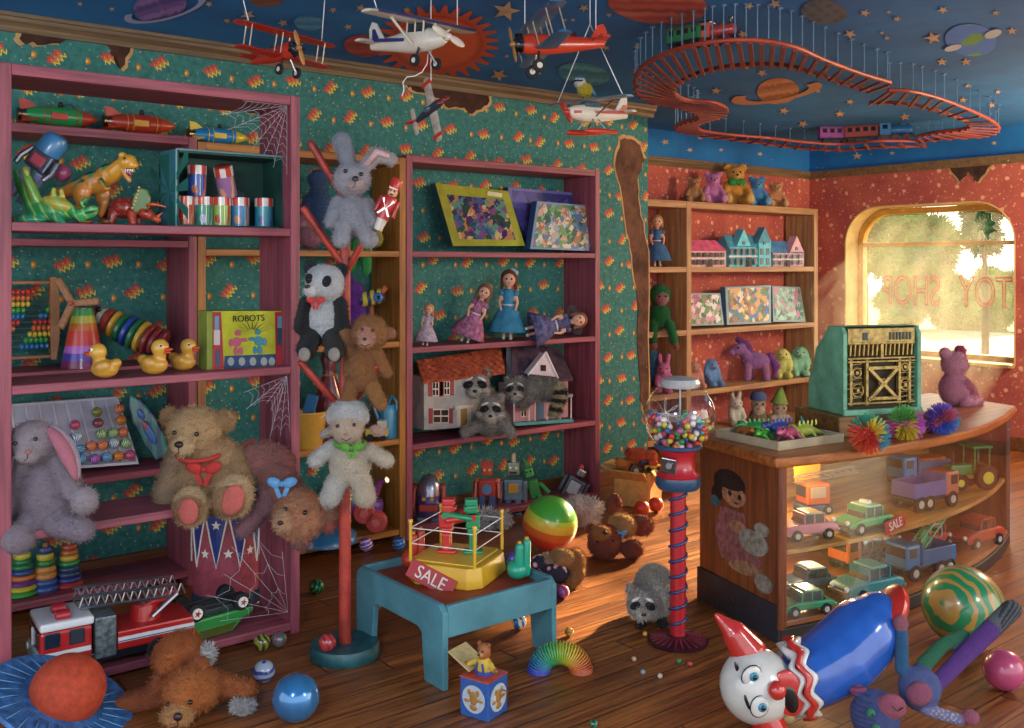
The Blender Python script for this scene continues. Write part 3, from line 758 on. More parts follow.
# --- orange bear face down on the floor
r = begin('teddy_bear', 'torn orange teddy bear lying on the floor with white stuffing bursting from its back', 'teddy bear', fl(180, 712))
hd = e(193, 688, -4, 29, 22, 26, 'd0762f'); mz = e(187, 703, -28, 17, 11, 12, 'd89a5c', 0)
L = [e(163, 672, 44, 23, 21, 40, 'c86a28'), hd, mz, e(155, 690, 6, 9, 16, 10, 'b05a28', -20), e(196, 668, 10, 11, 8, 8, 'b05a28'), k(205, 690, 14, 246, 693, 8, 13, 9, 'c66c30'), k(162, 700, 14, 122, 708, 4, 13, 10, 'b25a26'),
     k(150, 690, 80, 120, 692, 110, 16, 14, '8e5a50')]
body(r, L, 1.8, 7000, 3.6)
eyes(r, hd, [(177, 693), (200, 689)], 2.4); nose(r, mz, 191, 699, 4.5, 4); mouth(r, mz, [(191, 703), (191, 708), (186, 710)])
def stuffing(label, loc, rx, rz, n=10, seed=1):
    rs = random.Random(seed); Q = begin('stuffing', label, 'stuffing', loc)
    L = [E(((rs.uniform(-1, 1)*rx)/U, rs.uniform(-.6, .6)*rx/U, (rz*.5+rs.uniform(-.3, .5)*rz)/U), [rs.uniform(.25, .5)*rz/U*1.2]*3, 'f4f4f4') for _ in range(n)]
    MBo = soft('tuft', L, Q, 1.2/U, 1500, 5/U, 3); return Q
stuffing('white stuffing spilling from the torn orange bear', at(192, 664, depth(fl(180, 712))+.2), 16, 13, 12, 2)
stuffing('small wisp of white stuffing on the floor beside the blue ball', fl(243, 711), 11, 9, 7, 3)
stuffing('grey white tuft of stuffing in front of the toy robots', fl(494, 527), 13, 12, 8, 4)
stuffing('white stuffing lump behind the rainbow ball', fl(585, 524), 13, 18, 10, 5)
# --- curly brown bear lying further back
r = begin('plush_bear', 'curly brown plush bear lying on its back behind the raccoon', 'soft toy', fl(616, 556))
hd = e(604, 541, -4, 17, 17, 18, '8e4a38')
L = [hd, e(600, 530, -14, 10, 8, 8, 'b07840'), e(591, 528, -4, 5, 6, 4, '8a4636'), e(624, 530, 16, 15, 12, 18, 'c09460'), e(644, 531, 22, 13, 11, 11, '9a5040'), e(631, 547, -8, 12, 9, 10, '8a4636'), e(619, 514, 40, 8, 12, 10, '8a4432')]
body(r, L, 1.2, 4500, 2.4)
nose(r, L[1], 603, 527, 2.6, 2.2); eyes(r, hd, [(596, 536), (611, 535)], 1.3); bow(r, 620, 532, -4, 6, RIBB)
# --- rag puppy in clothes behind the table
r = begin('plush_puppy', 'golden plush puppy in a flowered dress lying on the floor behind the play table', 'soft toy', fl(566, 584))
L = [e(575, 566, 6, 12, 16, 14, 'a8703a'), e(562, 557, -2, 13, 9, 12, 'c09058'), e(549, 560, 0, 11, 7, 10, 'b89a80'), k(578, 572, -4, 570, 580, -14, 7, 6, 'b07a40')]
body(r, L, 1.1, 2500, 2.2)
m_, nt, b_ = newmat('flowered cotton'); _, vec = coords(nt); vo = ND(nt, 'TexVoronoi'); vo.inputs['Scale'].default_value = 7; nt.links.new(vec, vo.inputs['Vector'])
d_ = X(nt, vo.outputs[0]); cc_ = mixc(nt, d_.lt(.38), lin('2a2a3a'), lin('d8a0b0')); nt.links.new(mixc(nt, d_.lt(.16), cc_, lin('f0e8e0')), b_.inputs['Base Color']); b_.inputs['Roughness'].default_value = .9
FLOWER = m_
MB().ell(pt(555, 571, -4), (16/U, 14/U, 11/U), (0, 12, 0)).ell(pt(540, 562, -2), (10/U, 9/U, 8/U)).build('dress', FLOWER, r, 180)
# ------------------------------------------------------------ raccoons
def raccoon_face(root, hd, mz, c, s=1., sl=False, blink=False):
    x, y = c
    for q in (-1, 1):
        MB().ell(pt(x+q*7*s, y+.5*s, ond(hd, x+q*7*s, y+.5*s)-.9*s), (5.6*s/U, 1.8*s/U, 3.9*s/U), (0, q*24, 0), n=12).build('eye_mask', cloth('1c1a1c'), root, 180)
        MB().ell(pt(x+q*6.5*s, y-5*s, ond(hd, x+q*6.5*s, y-5*s)-1.1*s), (5*s/U, 1.4*s/U, 1.7*s/U), (0, q*24, 0), n=10).build('brow', cloth('e8e4de'), root, 180)
        pbead('eye', root, x+q*5.8*s, y+.2*s, ond(hd, x+q*5.8*s, y)-2.9*s, 1.5*s)
    nose(root, mz, x, mz_y(mz)-1.5*s, 2.4*s, 1.8*s, BLK)
def mz_y(b): return AY-b[1].z*U
r = begin('raccoon', 'grey raccoon standing on the floor beside the red gumball machine', 'raccoon', fl(650, 621))
hd = e(640, 594, -24, 15, 13, 13, 'd4ccc2'); mz = e(636, 601, -37, 6.5, 5.5, 6, 'e8e0d4')
L = [e(656, 592, 6, 20, 23, 34, 'd0c6ba'), e(650, 596, -12, 17, 18, 16, 'c8beb2'), hd, mz, e(628, 582, -20, 4, 5.5, 3, 'c9c2b8'), e(653, 581, -20, 4, 5.5, 3, 'c9c2b8'),
     e(631, 600, -30, 6, 5, 5, 'dcd6cc'), e(646, 601, -30, 6, 5, 5, 'dcd6cc'), k(641, 606, -16, 638, 618, -20, 5, 3.6, '2c2622'), k(656, 606, -14, 660, 618, -18, 5, 3.6, '2c2622'), k(664, 604, 20, 668, 610, 18, 6, 4, '3a332e'), k(640, 604, 26, 640, 612, 24, 6, 4, '3a332e')]
body(r, L, 1.1, 11000, 3.2)
raccoon_face(r, hd, mz, (638, 593), 1.0)
YR = 4.97
r = begin('raccoon', 'raccoon peering out from behind the orange roofed dollhouse', 'raccoon', sh(478, YR, D3))
hd = e(475, 383, -14, 14, 13, 12, 'c8c2b8'); mz = e(476, 389, -25, 6, 5, 5, 'e8e4da')
L = [e(478, 406, 2, 18, 24, 14, 'aaa49a'), k(482, 400, 4, 488, 424, 4, 15, 14, 'aaa49a'), hd, mz, e(466, 370, -10, 4, 5, 3, 'b8b2a8'), e(487, 372, -10, 4, 5, 3, 'b8b2a8'), e(466, 388, -19, 6, 4.5, 4, 'e0dcd2'), e(485, 389, -19, 6, 4.5, 4, 'e0dcd2')]
body(r, L, 1.1, 6000, 2.6); raccoon_face(r, hd, mz, (476, 381), .95)
r = begin('raccoon', 'smaller raccoon leaning over the shelf edge in front of the orange roofed dollhouse', 'raccoon', sh(488, YR-.16, D3))
hd = e(491, 407, -14, 12.5, 11.5, 11, 'bcb6ac'); mz = e(491, 413, -24, 5.5, 4.5, 5, 'e8e4da')
L = [e(492, 422, 0, 19, 14, 14, 'a49e96'), hd, mz, e(485, 396, -10, 3.5, 5, 3, 'c0bab0'), e(501, 397, -10, 3.5, 5, 3, 'c0bab0'), e(483, 411, -18, 5, 4, 4, 'e0dcd2'), e(499, 412, -18, 5, 4, 4, 'e0dcd2'),
     k(478, 424, -10, 466, 429, -20, 5.5, 4.5, 'b0aaa2'), k(504, 424, -10, 511, 430, -18, 5.5, 4.5, 'b0aaa2')]
body(r, L, 1.0, 5500, 2.6); raccoon_face(r, hd, mz, (491, 405), .85)
r = begin('raccoon', 'raccoon asleep along the purple roofed dollhouse with its ringed tail hanging', 'raccoon', sh(535, YR-.13, D3+.22))
hd = e(514, 388, -12, 10.5, 9, 9, 'b4aea4'); mz = e(516, 392, -20, 5, 4, 4.5, 'e6e2d8')
ringed = lambda i: ('c9bb92' if i % 2 else '2e2a26')
L = [e(535, 388, -2, 23, 11, 12, 'a8a298'), e(548, 389, -2, 14, 11, 12, '9e988e'), hd, mz, e(508, 379, -8, 3, 4.5, 2.5, 'b8b2a8'), e(519, 379, -8, 3, 4.5, 2.5, 'bcb6ac'), k(530, 396, -12, 522, 404, -14, 5, 4, 'a09a92')]
L += [e(559+[0, 1, 1, 0, -2, -4, -5][i], 386+4.2*i, -12-i*.5, 6.6-i*.1, 3.2, 6, ringed(i+1)) for i in range(7)]
body(r, L, 1.0, 6500, 3.); raccoon_face(r, hd, mz, (515, 386), .75)
# ------------------------------------------------------------ helpers for shapes traced on an upright plane or in picture units
def Q(): 
    m = MB(); m.T = M.Scale(1/U, 4) @ M.Translation((-AX, 0, AY)); return m        # feed it (x, d, -y)
def tr(c, loc, P): 
    out = []
    for x, y in P:
        q = onY(x, y, c); out.append((q.x-loc.x, q.z-loc.z))
    return out
def fp(mb, loc, c, P, th, m=0): return mb.prism(tr(c, loc, P), th, (0, c-loc.y+th/2, 0), None, m)
def rect(x0, y0, x1, y1): return [(x0, y1), (x1, y1), (x1, y0), (x0, y0)]
def swirl(c1, c2, sc=3., rough=.12, name='marbled glass', thr=.5, hard=14):
    key = ('sw', c1, c2, sc, thr)
    if key in MATS: return MATS[key]
    m, nt, b = newmat(name); _, vec = coords(nt); n = ND(nt, 'TexWave'); n.inputs['Scale'].default_value = sc; n.inputs['Distortion'].default_value = 6; n.inputs['Detail'].default_value = 2
    n.inputs['Detail Scale'].default_value = .8
    nt.links.new(vec, n.inputs['Vector']); f = ((X(nt, n.outputs[1])-thr)*hard).mx(0).mn(1)
    nt.links.new(mixc(nt, f, lin(c1), lin(c2)), b.inputs['Base Color']); b.inputs['Roughness'].default_value = rough; b.inputs['Coat Weight'].default_value = .6
    MATS[key] = m; return m
def floorball(px, py, rpx, m, name, label, cat='ball', group=None, seg=28):
    """py is the ball's centre in the picture"""
    Z = FPX*EYE/(py+rpx*.94-HOR); r = rpx*Z/FPX
    a = at(px, py, Z); o = MB().ell((0, 0, 0), r, n=seg).build(name, m, None, 180); o.location = (a.x, a.y, r)
    o.rotation_euler = (random.uniform(0, 6), random.uniform(0, 6), 0)
    return tag(o, label, cat, group)
# ------------------------------------------------------------ tin rockets
def rocket(x0p, x1p, c, z, c1, c2, c3, label, fat=.13):
    a, b = sh(x0p, c, z), sh(x1p, c, z); L = b.x-a.x
    r = thing('toy_rocket', label, 'toy rocket', ((a.x+b.x)/2, c, z), 0, L, 'tin rockets on the top shelf')
    h = fat+.035
    Rx90 = (0, 90, 0)
    MB().lathe([(0, -.40), (.07, -.40), (fat*.82, -.3), (fat, -.1), (fat, .12), (fat*.86, .26)], (0, 0, h), Rx90, 20).build('hull', plastic(c1), r, 40)
    MB().lathe([(fat*.86, .26), (fat*.6, .38), (fat*.25, .47), (0, .5)], (0, 0, h), Rx90, 20).build('nose_cone', plastic(c2), r, 40)
    MB().lathe([(0, -.5), (.085, -.5), (.06, -.44), (.075, -.40), (0, -.40)], (0, 0, h), Rx90, 16, 0).build('exhaust', metal('8a7a6a'), r, 40)
    for t in (0, 120, 240):
        mb = MB(); mb.T = M.Translation((0, 0, h)) @ M.Rotation(R_(t), 4, 'X')
        mb.prism([(-.46, .06), (-.30, .10), (-.24, .10), (-.38, .19), (-.48, .2)], .018).build('fin', plastic(c2), r, 0)
    mb = MB().box((-.02, -fat*.98, h-.01), (.2, .03, .09)); mb.build('hatch', plastic(c3), r, 0, .008)
    MB().box((.0, -.0, .02), (.3, .12, .04)).build('skid', metal('9a8a78'), r, 0, .01)
    MB().ell((.12, 0, h+fat*.9), (.09, .06, .07)).build('canopy', clear('tinted plastic', (.9, .95, 1), .15), r, 180)
    pl = MB().ell((.02, 0, h+fat+.03), (.035, .03, .04)).cyl((.02, 0, h+fat*.6), (.02, 0, h+fat+.02), .035).build('pilot', mat('2a2420', .5), r, 180)
    for q in (-.2, -.12, .2): MB().lathe([(fat*1.0, -.006), (fat*1.012, 0), (fat*1.0, .006)], (q, 0, h), Rx90, 20).build('band', plastic(c3), r)
    return r
rocket(17, 99, 4.96, 2.24, '2f9a50', 'b8442e', 'c8402c', 'green tin rocket with a red nose, leftmost on the top shelf')
rocket(103, 176, 4.94, 2.24, 'b03824', 'c04a2a', 'd89a30', 'red tin rocket with an orange hatch, middle of the three on top')
rocket(188, 248, 4.96, 2.22, '2a82b8', 'd8c030', 'e0c040', 'blue tin rocket with a yellow nose, right end of the top shelf')
# ------------------------------------------------------------ dinosaurs and the fallen robot
def scaly(c): return None
DINO = VGLOSS
r = begin('toy_dinosaur', 'yellow and green toy tyrannosaurus roaring with open jaws', 'toy dinosaur', sh(95, 4.08, Z1), 'dinosaurs on the front bookcase')
hd = e(130, 163, -8, 10, 8, 8, 'c8902e', 12)
L = [e(95, 182, 0, 20, 12, 11, 'b87a34', 18), e(110, 174, -2, 14, 11, 10, 'c0862e', 25), k(116, 172, -4, 126, 164, -6, 9, 8, 'c8902e'), hd, e(135, 166, -9, 7, 4, 5, 'd09a38'), k(126, 170, -8, 133, 181, -9, 4, 2.6, 'c0803a'),
     k(84, 186, 0, 62, 192, 2, 11, 7, 'b07030'), k(62, 192, 2, 44, 197, 6, 7, 3, '9a5e30'), e(86, 193, -8, 9, 13, 7, 'c07a2c', -15), k(86, 202, -8, 80, 212, -6, 5, 4, 'b8702c'), k(80, 212, -6, 84, 221, -8, 4, 3.5, 'b06a2c'), e(88, 222, -10, 7, 3, 4, 'b06a2c'),
     e(100, 194, 8, 8, 11, 6, 'a06428', -15), k(101, 202, 8, 97, 214, 8, 4.5, 3.5, 'a06428'), e(102, 221, 6, 6, 3, 4, 'a06428'), k(106, 182, -11, 112, 190, -15, 2.6, 2, 'c8882e'), k(112, 190, -15, 117, 189, -16, 1.8, 1.2, 'c8882e'), e(126, 156, -9, 4, 3, 5, 'd8a848')]
body(r, L, 1.1, 0, material=DINO, smooth=3, colfn=lambda p, n: ('2f6a44' if math.sin(p[0]*22) > .1 else '2a3f38') if n[2] > .55 and p[0]*U+AX < 122 else ('3f8a5a' if n[2] > .3 and math.sin(p[0]*22+2) > .4 and p[0]*U+AX < 118 else None))
pbead('eye', r, 131, 160, -16.5, 1.2); MB().ell(pt(133, 173, -11), (2.6/U, 2.4/U, 5/U), (0, -28, 0)).build('open_mouth', plastic('7a1f3a'), r, 180)
mb = Q()
for i in range(5): mb.cyl((131+i*1.7, -14, -170.5), (131.4+i*1.7, -14, -174), .7, .1, 6)
mb.build('upper_teeth', WHT, r)
r = begin('toy_dinosaur', 'green toy dinosaur on its back with a yellow belly, front left of the shelf', 'toy dinosaur', sh(62, 4.0, Z1), 'dinosaurs on the front bookcase')
L = [e(50, 210, 0, 26, 12, 11, '2f8a4a', -8), e(60, 204, -5, 17, 7, 8, 'a8a03e', -18), k(34, 205, 0, 17, 184, 4, 9, 4, '2f8a48'), k(17, 184, 4, 12, 170, 6, 4, 2, '3a9a4c'), e(88, 214, -6, 13, 6, 8, '3aa05a', 12), k(76, 212, -4, 86, 219, -8, 6, 4, '2f8a4a'), e(96, 210, -8, 6, 4, 6, '48a860', 10),
     k(38, 200, -4, 31, 180, -6, 6, 4.5, '6a9a3c'), e(29, 172, -7, 4, 6, 4, '8aa040', 20), k(56, 198, -6, 58, 190, -9, 3, 2.4, 'a8a03e'), k(64, 199, -3, 64, 191, -6, 3, 2.2, 'a8a03e'), k(84, 204, -2, 88, 199, -4, 4, 2.5, '2a7a42'), e(30, 220, -6, 20, 6, 10, '2f8f6a'), k(60, 218, -8, 70, 224, -14, 5, 3, '2f8f6a')]
body(r, L, 1.1, 0, material=DINO, smooth=3, colfn=lambda p, n: '8ab868' if math.sin(p[0]*31+p[2]*17) > .8 else None)
pbead('eye', r, 88, 205, -8, 1.2)
MB().ell(pt(94, 213, -12), (7/U, 2/U, 1.4/U), (0, -14, 0)).build('open_mouth', plastic('1c4a30'), r, 180)
r = begin('toy_dinosaur', 'red toy triceratops with a green frill and orange horns', 'toy dinosaur', sh(135, 4.06, Z1), 'dinosaurs on the front bookcase')
L = [e(124, 208, 4, 18, 11, 11, '8a2f28', -6), k(110, 208, 8, 97, 220, 10, 7, 3, '8a2f28'), e(148, 214, -4, 9, 6, 7, 'a03a28', -25), e(158, 219, -6, 6, 4, 5, 'a8482c', -30), k(114, 214, -2, 112, 223, -4, 5, 4, '9a3628'), k(134, 214, -6, 136, 223, -8, 5, 4, 'a23c2a'), k(132, 214, 12, 134, 223, 12, 5, 4, '7a2a24')]
body(r, L, 1.0, 0, material=DINO, smooth=3, colfn=lambda p, n: 'c04a30' if math.sin(p[0]*37+p[2]*29)*math.sin(p[2]*33) > .5 else None)
Q().prism([(136, -213), (134, -204), (137, -194), (143, -188), (150, -190), (153, -198), (152, -208), (146, -214)], 4, (0, -6, 0)).build('frill', plastic('5a7a3a'), r, 0, .03)
mb = Q()
for i in range(8):
    t = i/7; mb.ell((135+2*math.sin(t*3)*.5-1+t*8, -8, -(212-24*t)), (1.3, 1.6, 1.3), n=8)
mb.build('frill_spikes', plastic('e8c088'), r)
for dy in (0, 5): Q().tube([(150, -8+dy*2, -206), (157, -10+dy*2, -204.5), (166, -10+dy*2, -207)], [2, 1.6, .4], 8).build('horn', plastic('d8603a'), r, 180)
Q().cyl((161, -9, -217), (166, -10, -213), 1.6, .3, 8).build('nose_horn', plastic('d8603a'), r); pbead('eye', r, 151, 212, -12, 1.1)
r = begin('toy_robot', 'blue grey tin robot leaning back in the far left corner behind the dinosaurs', 'toy robot', sh(32, 4.16, Z1))
def tq(ang, cx, cy, d=0):
    m = MB(); m.T = M.Scale(1/U, 4) @ M.Translation((cx-AX, d, AY-cy)) @ M.Rotation(R_(ang), 4, 'Y'); return m
m = tq(35, 32, 172, 4); m.box((0, 0, 14), (24, 16, 20)); m.build('torso', metal('7a8a9a', .4), r, 0, .04)
m = tq(35, 32, 172, 4); m.box((0, -9, 14), (14, 2, 11)); m.build('chest_panel', plastic('b04a5a'), r, 0, .02)
m = tq(35, 32, 172, 4); m.lathe([(0, 24), (13, 24), (13, 38), (9, 44), (0, 46)], n=18); m.build('head', plastic('3a78a8'), r)
for q in (-6, 6):
    m = tq(35, 32, 172, 4); m.box((q*1.2, 0, -15), (8, 10, 36)); m.build('leg', plastic('8a90b8'), r, 0, .03)
for q in (-15, 15):
    m = tq(35, 32, 172, 4); m.tube([(q, 0, 20), (q*1.2, -6, 8), (q*1.1, -10, 0)], 3, 8); m.build('arm', metal('9aa0a8', .4), r)
o = MB().ell((0, 0, 0), 9*mp(sh(62, 4.2, Z1))).build('toy_ball', plastic('a04a6a'), None, 180); o.location = onY(62, 173, 4.2)
tag(o, 'dull pink ball half hidden behind the yellow tyrannosaurus', 'ball')
# ------------------------------------------------------------ box of stacking tins
c0 = 4.0; loc = sh(229, c0, Z1)
r = thing('game_box', 'open dark green tin-can game box with a sunburst side', 'game box', loc, 0)
GB = mat('14483e', .6, var=.25); GBL = mat('6aa0a8', .5); SB = None
x0, x1 = sh(176, c0, Z1).x-loc.x, sh(284, c0, Z1).x-loc.x; H = onY(230, 153, c0).z-loc.z; Dp = .2
MB().box(((x0+x1)/2, Dp, H/2), (x1-x0, .012, H)).build('back', GB, r, 0)
MB().box((x1-.005, Dp/2, H/2), (.012, Dp, H)).build('side', GB, r, 0); MB().box((x0+.005, Dp/2, H/2), (.012, Dp, H)).build('side', GB, r, 0)
MB().box(((x0+x1)/2, Dp/2, H-.006), (x1-x0, Dp, .012)).build('lid', GB, r, 0); MB().box(((x0+x1)/2, Dp/2, .005), (x1-x0, Dp, .01)).build('base', GB, r, 0)
mb = MB()
for a, b in (((x0, 0), (x0, H)), ((x0, H), (x1, H)), ((x1, H), (x1, 0))): mb.cyl((a[0], -.003, a[1]), (b[0], -.003, b[1]), .004, None, 6)
mb.build('front_edge', GBL, r)
xl = sh(163, c0+.1, Z1).x-loc.x
fl_ = MB(); fl_.add([(x0, .0, 0), (xl, .12, 0), (xl, .12, H), (x0, 0, H), (x0, .012, 0), (xl, .132, 0), (xl, .132, H), (x0, .012, H)], [(0, 3, 2, 1), (4, 5, 6, 7), (0, 1, 5, 4), (1, 2, 6, 5), (2, 3, 7, 6), (3, 0, 4, 7)])
fl_.build('side_flap', mat('3a7a88', .6), r, 0)
sb = MB(); cx, cy, cz = (x0+xl)/2, .06-.002, H*.45
for i in range(12):
    a, b = R_(i*30), R_(i*30+13); pts = []
    for t, q in ((a, .012), (b, .012), (b, 1.5), (a, 1.5)):
        u, v = q*math.cos(t)*.045, q*math.sin(t)*.16
        u = max(-.024, min(.024, u)); v = max(-H*.43, min(H*.5, v))
        pts.append((cx+u, cy-.0035+(-u)*(.12/(x0-xl)), cz+v))
    sb.add(pts, [(0, 1, 2, 3), (3, 2, 1, 0)])
sb.build('sunburst', mat('1c6a5e', .6), r, 0)
cup = [(.0, .0), (.05, .0), (.05, .012), (.02, .02)]
fan = MB(); fan.prism([(.02, .15), (.10, .19), (.15, .16), (.14, .11), (.10, .135), (.04, .11)], .003, (0, Dp-.009, .0)); fan.build('faded_print', mat('4a6a68', .7), r, 0)
def can(px, py_base, c, z, wpx, hpx, c1, c2, label, tilt=0):
    lo = sh(px, c, z); q = thing('toy_tin', label, 'toy tin', lo, 0, mp(lo)*30, 'red and white topped toy tins', rot=(0, tilt, random.uniform(0, 90)))
    w, h = wpx/60, hpx/30
    MB().lathe([(0, 0), (w, 0), (w, h*.7)], n=20).build('printed_wall', swirl(c1, c2, 1.2, .4, 'printed tin', .6), q, 40)
    mb = MB(); mb.lathe([(w*1.01, h*.7), (w*1.01, h*.98), (w*.9, h), (0, h)], n=20)
    for i in range(len(mb.f)): mb.m[i] = 1 if (i % 20)//2 % 2 and i < 40 else 0
    mb.build('striped_rim', [plastic('c8402f'), plastic('e8e0d8')], q, 40); return q
for px, c1, c2, lb in ((185, 'a8302c', 'c07a4a', 'red patterned tin at the left end of the bottom row'), (203, '1f8a6a', 'b0a8d0', 'green tin with a lilac band, second in the bottom row'), (221.5, '8ab04a', 'c03a3a', 'lime green spotted tin in the middle of the bottom row'), (240, '2a7aa8', 'c87a4a', 'blue tin with an orange figure, fourth in the bottom row'), (264, '2a8a98', '4a4a98', 'teal tin standing apart at the right end of the box')):
    can(px, 229, 4.09, Z1+.01, 18.5, 29, c1, c2, lb)
ch_ = 29*mp(sh(200, 4.09, Z1))
can(197, 200, 4.09, Z1+.01+ch_, 18.5, 31, '24489a', 'c8703a', 'blue tin stacked upright on the bottom row')
can(228, 199, 4.09, Z1+.018+ch_, 18.5, 31, '9a6a9a', 'd0a07a', 'lilac tin tipping over on top of the bottom row', -24)
# ------------------------------------------------------------ middle shelf: abacus, spinner, cone, ring caterpillar, ducks, robots game
cA = 4.98; loc = sh(28, cA, B2)
r = thing('abacus', 'wooden abacus with ten rows of rainbow beads, far left of the back shelf', 'abacus', loc, 0)
WD = mat('a8744c', .55, var=.2, vs=14, name='beech wood')
mb = MB(); fp(mb, loc, cA, [(50, 277), (57, 277), (60, 300), (60, 340), (57, 360), (51, 360)], .05); mb.build('end_post', WD, r, 0, .004)
xa, xb_ = sh(-20, cA, B2).x-loc.x, sh(54, cA, B2).x-loc.x
for y in (282.5, 357): z = onY(40, y, cA).z-loc.z; MB().box(((xa+xb_)/2, .025, z), (xb_-xa, .03, .015)).build('rail', WD, r, 0, .003)
BC = ['c83a34', 'd8743a', 'd8b83a', '3aa84a', '2f78b8', 'c83a34', 'd8743a', 'd8c03a', '3aa84a', '2f78b8']
gaps = [(37, 50), (34, 50), (33, 50), (28, 46), (25, 39), (20, 33), (18, 32), (14, 28), (8, 24), (10, 20)]
for i in range(10):
    y = 292+i*6.1; z = onY(30, y, cA).z-loc.z
    MB().cyl((xa, .025, z), (xb_, .025, z), .003, None, 8).build('wire', metal('b8b8b8'), r)
    g0, g1 = gaps[i]; bm_ = plastic(BC[i])
    for px in [p for p in range(9, int(g0), 5)]+[p for p in range(int(g1)+3, 52, 5)]:
        o = ball('bead', r, (sh(px, cA, B2).x-loc.x, .025, z), (.011, .015, .014), bm_)
r = begin('toy_drum', 'tapered rainbow striped tin cone in front of the abacus', 'toy', sh(83, 4.93, B2))
RB = ['7a2a5a', '4a3fa8', 'b86ac0', 'd0443a', 'd0443a', 'c8702f', 'b8b840', '3a9a50']
hh = (AY-308)/U; mb = MB(); n_ = len(RB)
for i in range(n_):
    r0, r1 = (21-i*1.45)/U, (21-(i+1)*1.45)/U; mb.lathe([(r0, hh*i/n_), (r1, hh*(i+1)/n_)], n=24, col=RB[i])
mb.lathe([(9.4/U, hh), (0, hh)], n=24, col='3a9a50'); mb.lathe([(0, 0), (21/U, 0)], n=24, col='7a2a5a'); mb.build('striped_cone', VGLOSS, r, 30)
MB().torus((0, 0, hh), 9.4/U, .9/U).build('rim', metal('b0a090'), r)
r = begin('wooden_spinner', 'three armed plain wooden spinner propped on the rainbow cone', 'wooden toy', at(74, 303, depth(sh(83, 4.93, B2))-.1))
for a, b in (((74, 303), (60, 280)), ((74, 303), (99, 301)), ((74, 303), (63, 326))):
    d = V((b[0]-a[0], 0, -(b[1]-a[1]))); L_ = d.length; ang = math.degrees(math.atan2(d.z, d.x))
    m = MB(); m.T = M.Scale(1/U, 4) @ M.Translation((a[0]-AX, -4, AY-a[1])) @ M.Rotation(R_(-ang), 4, 'Y'); m.box((L_/2, 0, 0), (L_+3, 5, 7)); m.build('arm', WD, r, 0, .03)
ball('hub', r, pt(74, 303, -8), 2.6/U, plastic('b85a4a'))
r = begin('stacking_caterpillar', 'tilted toy caterpillar of coloured wooden discs with a printed face', 'wooden toy', sh(130, 4.93, B2))
CT_ = [('8a2a2a', 7), ('b8b0a0', 10), ('a83a34', 12), ('c8a03a', 14), ('24704a', 15), ('2f4aa0', 16), ('24704a', 16), ('c8a03a', 16), ('8a3034', 15), ('8a3034', 14), ('7a2a30', 13)]
for i, (cc, rr) in enumerate(CT_):
    t = i/(len(CT_)-1); x, y = 95+t*67, 312+t*30+4*math.sin(t*3)
    m = tq(115, x, y, 0); m.lathe([(0, -3.1), (rr*.85, -3.1), (rr, -1.6), (rr, 1.6), (rr*.85, 3.1), (0, 3.1)], n=20); m.build('disc', plastic(cc), r, 40)
pbead('eye', r, 103, 309, -10, 2.6, BLK)
def duck(px, c, face, label, sc=1., yw=0):
    lo = sh(px, c, Z2); q = thing('rubber_duck', label, 'rubber duck', lo, FC+yw, U*mp(lo)*sc, 'rubber ducks on the front bookcase')
    f = face; g = 'c8963a'
    L = [E((0, 0, .24), (.34, .25, .23), g), E((f*-.26, 0, .36), (.14, .16, .12), g, (0, f*30, 0)), E((f*.16, -.02, .64), (.21, .2, .21), 'd0a040'), C((f*.14, 0, .4), (f*.15, 0, .5), .15, .14, g), E((f*-.02, -.2, .3), (.2, .08, .14), 'c08e36', (0, f*14, 0)), E((f*-.02, .2, .3), (.2, .08, .14), 'c08e36', (0, f*14, 0))]
    soft('body', L, q, .028, 0, 0, 4, VGLOSS)
    MB().ell((f*.37, -.05, .6), (.12, .1, .045), (0, f*-6, 0)).ell((f*.35, -.05, .545), (.1, .08, .035), (0, f*12, 0)).build('beak', plastic('c8482a'), q, 180)
    for s in (-1, 1): ball('eye', q, (f*.25, s*.155-.02, .7), .045, WHT); ball('pupil', q, (f*.275, s*.185-.02, .7), .027, BLK)
    return q
duck(105, 3.955, -1, 'yellow rubber duck facing left, apart from the other two', .84, 0)
duck(154, 3.96, 1, 'yellow rubber duck facing right with its head up, between the other two', .86, -8)
duck(183, 4.03, 1, 'yellow rubber duck facing right, next to the robots game box', .78, -10)
c0 = 4.02; loc = sh(245, c0, Z2)
r = thing('game_box', 'yellow and red boxed robots game with fighting robots on the lid', 'game box', loc, 0)
bx_ = [(213, 311), (284, 311), (283, 368), (213, 371)]
mb = MB(); fp(mb, loc, c0, [(207, 311), (284, 311), (284, 368), (207, 371)], .10); mb.build('carton', mat('8a9a3a', .6), r, 0, .003)
def layer(name, P, m, off, c=c0, loc=loc, root=None, th=.004):
    mb = MB(); fp(mb, loc, c-off, P, th); return mb.build(name, m, root or r, 0)
layer('front_print', bx_, mat('c8c828', .5, var=.2), .003)
layer('red_border', [(213, 312), (221, 312), (224, 368), (213, 370)], mat('b8303a', .5), .005); layer('red_border', [(275, 312), (284, 312), (283, 367), (276, 368)], mat('b8303a', .5), .005)
layer('lower_strip', [(225, 356), (276, 354), (276, 367), (224, 369)], mat('2a4a78', .5), .006)
for x0_, y0_, x1_, y1_, cc in ((215, 316, 219, 330, '6aa0b8'), (214, 330, 220, 345, 'd0c8c0'), (278, 316, 282, 328, '6aa0b8'), (277, 328, 282, 345, '3a4a5a'), (216, 350, 220, 366, '4a5a7a')): layer('panel_art', rect(x0_, y0_, x1_, y1_), mat(cc, .5), .008)
text('title', 'ROBOTS', .038, mat('14120e', .6), r, (onY(248, 318, c0).x-loc.x, -.007, onY(248, 318.5, c0).z-loc.z), (90, 0, 0), .001, 1.)
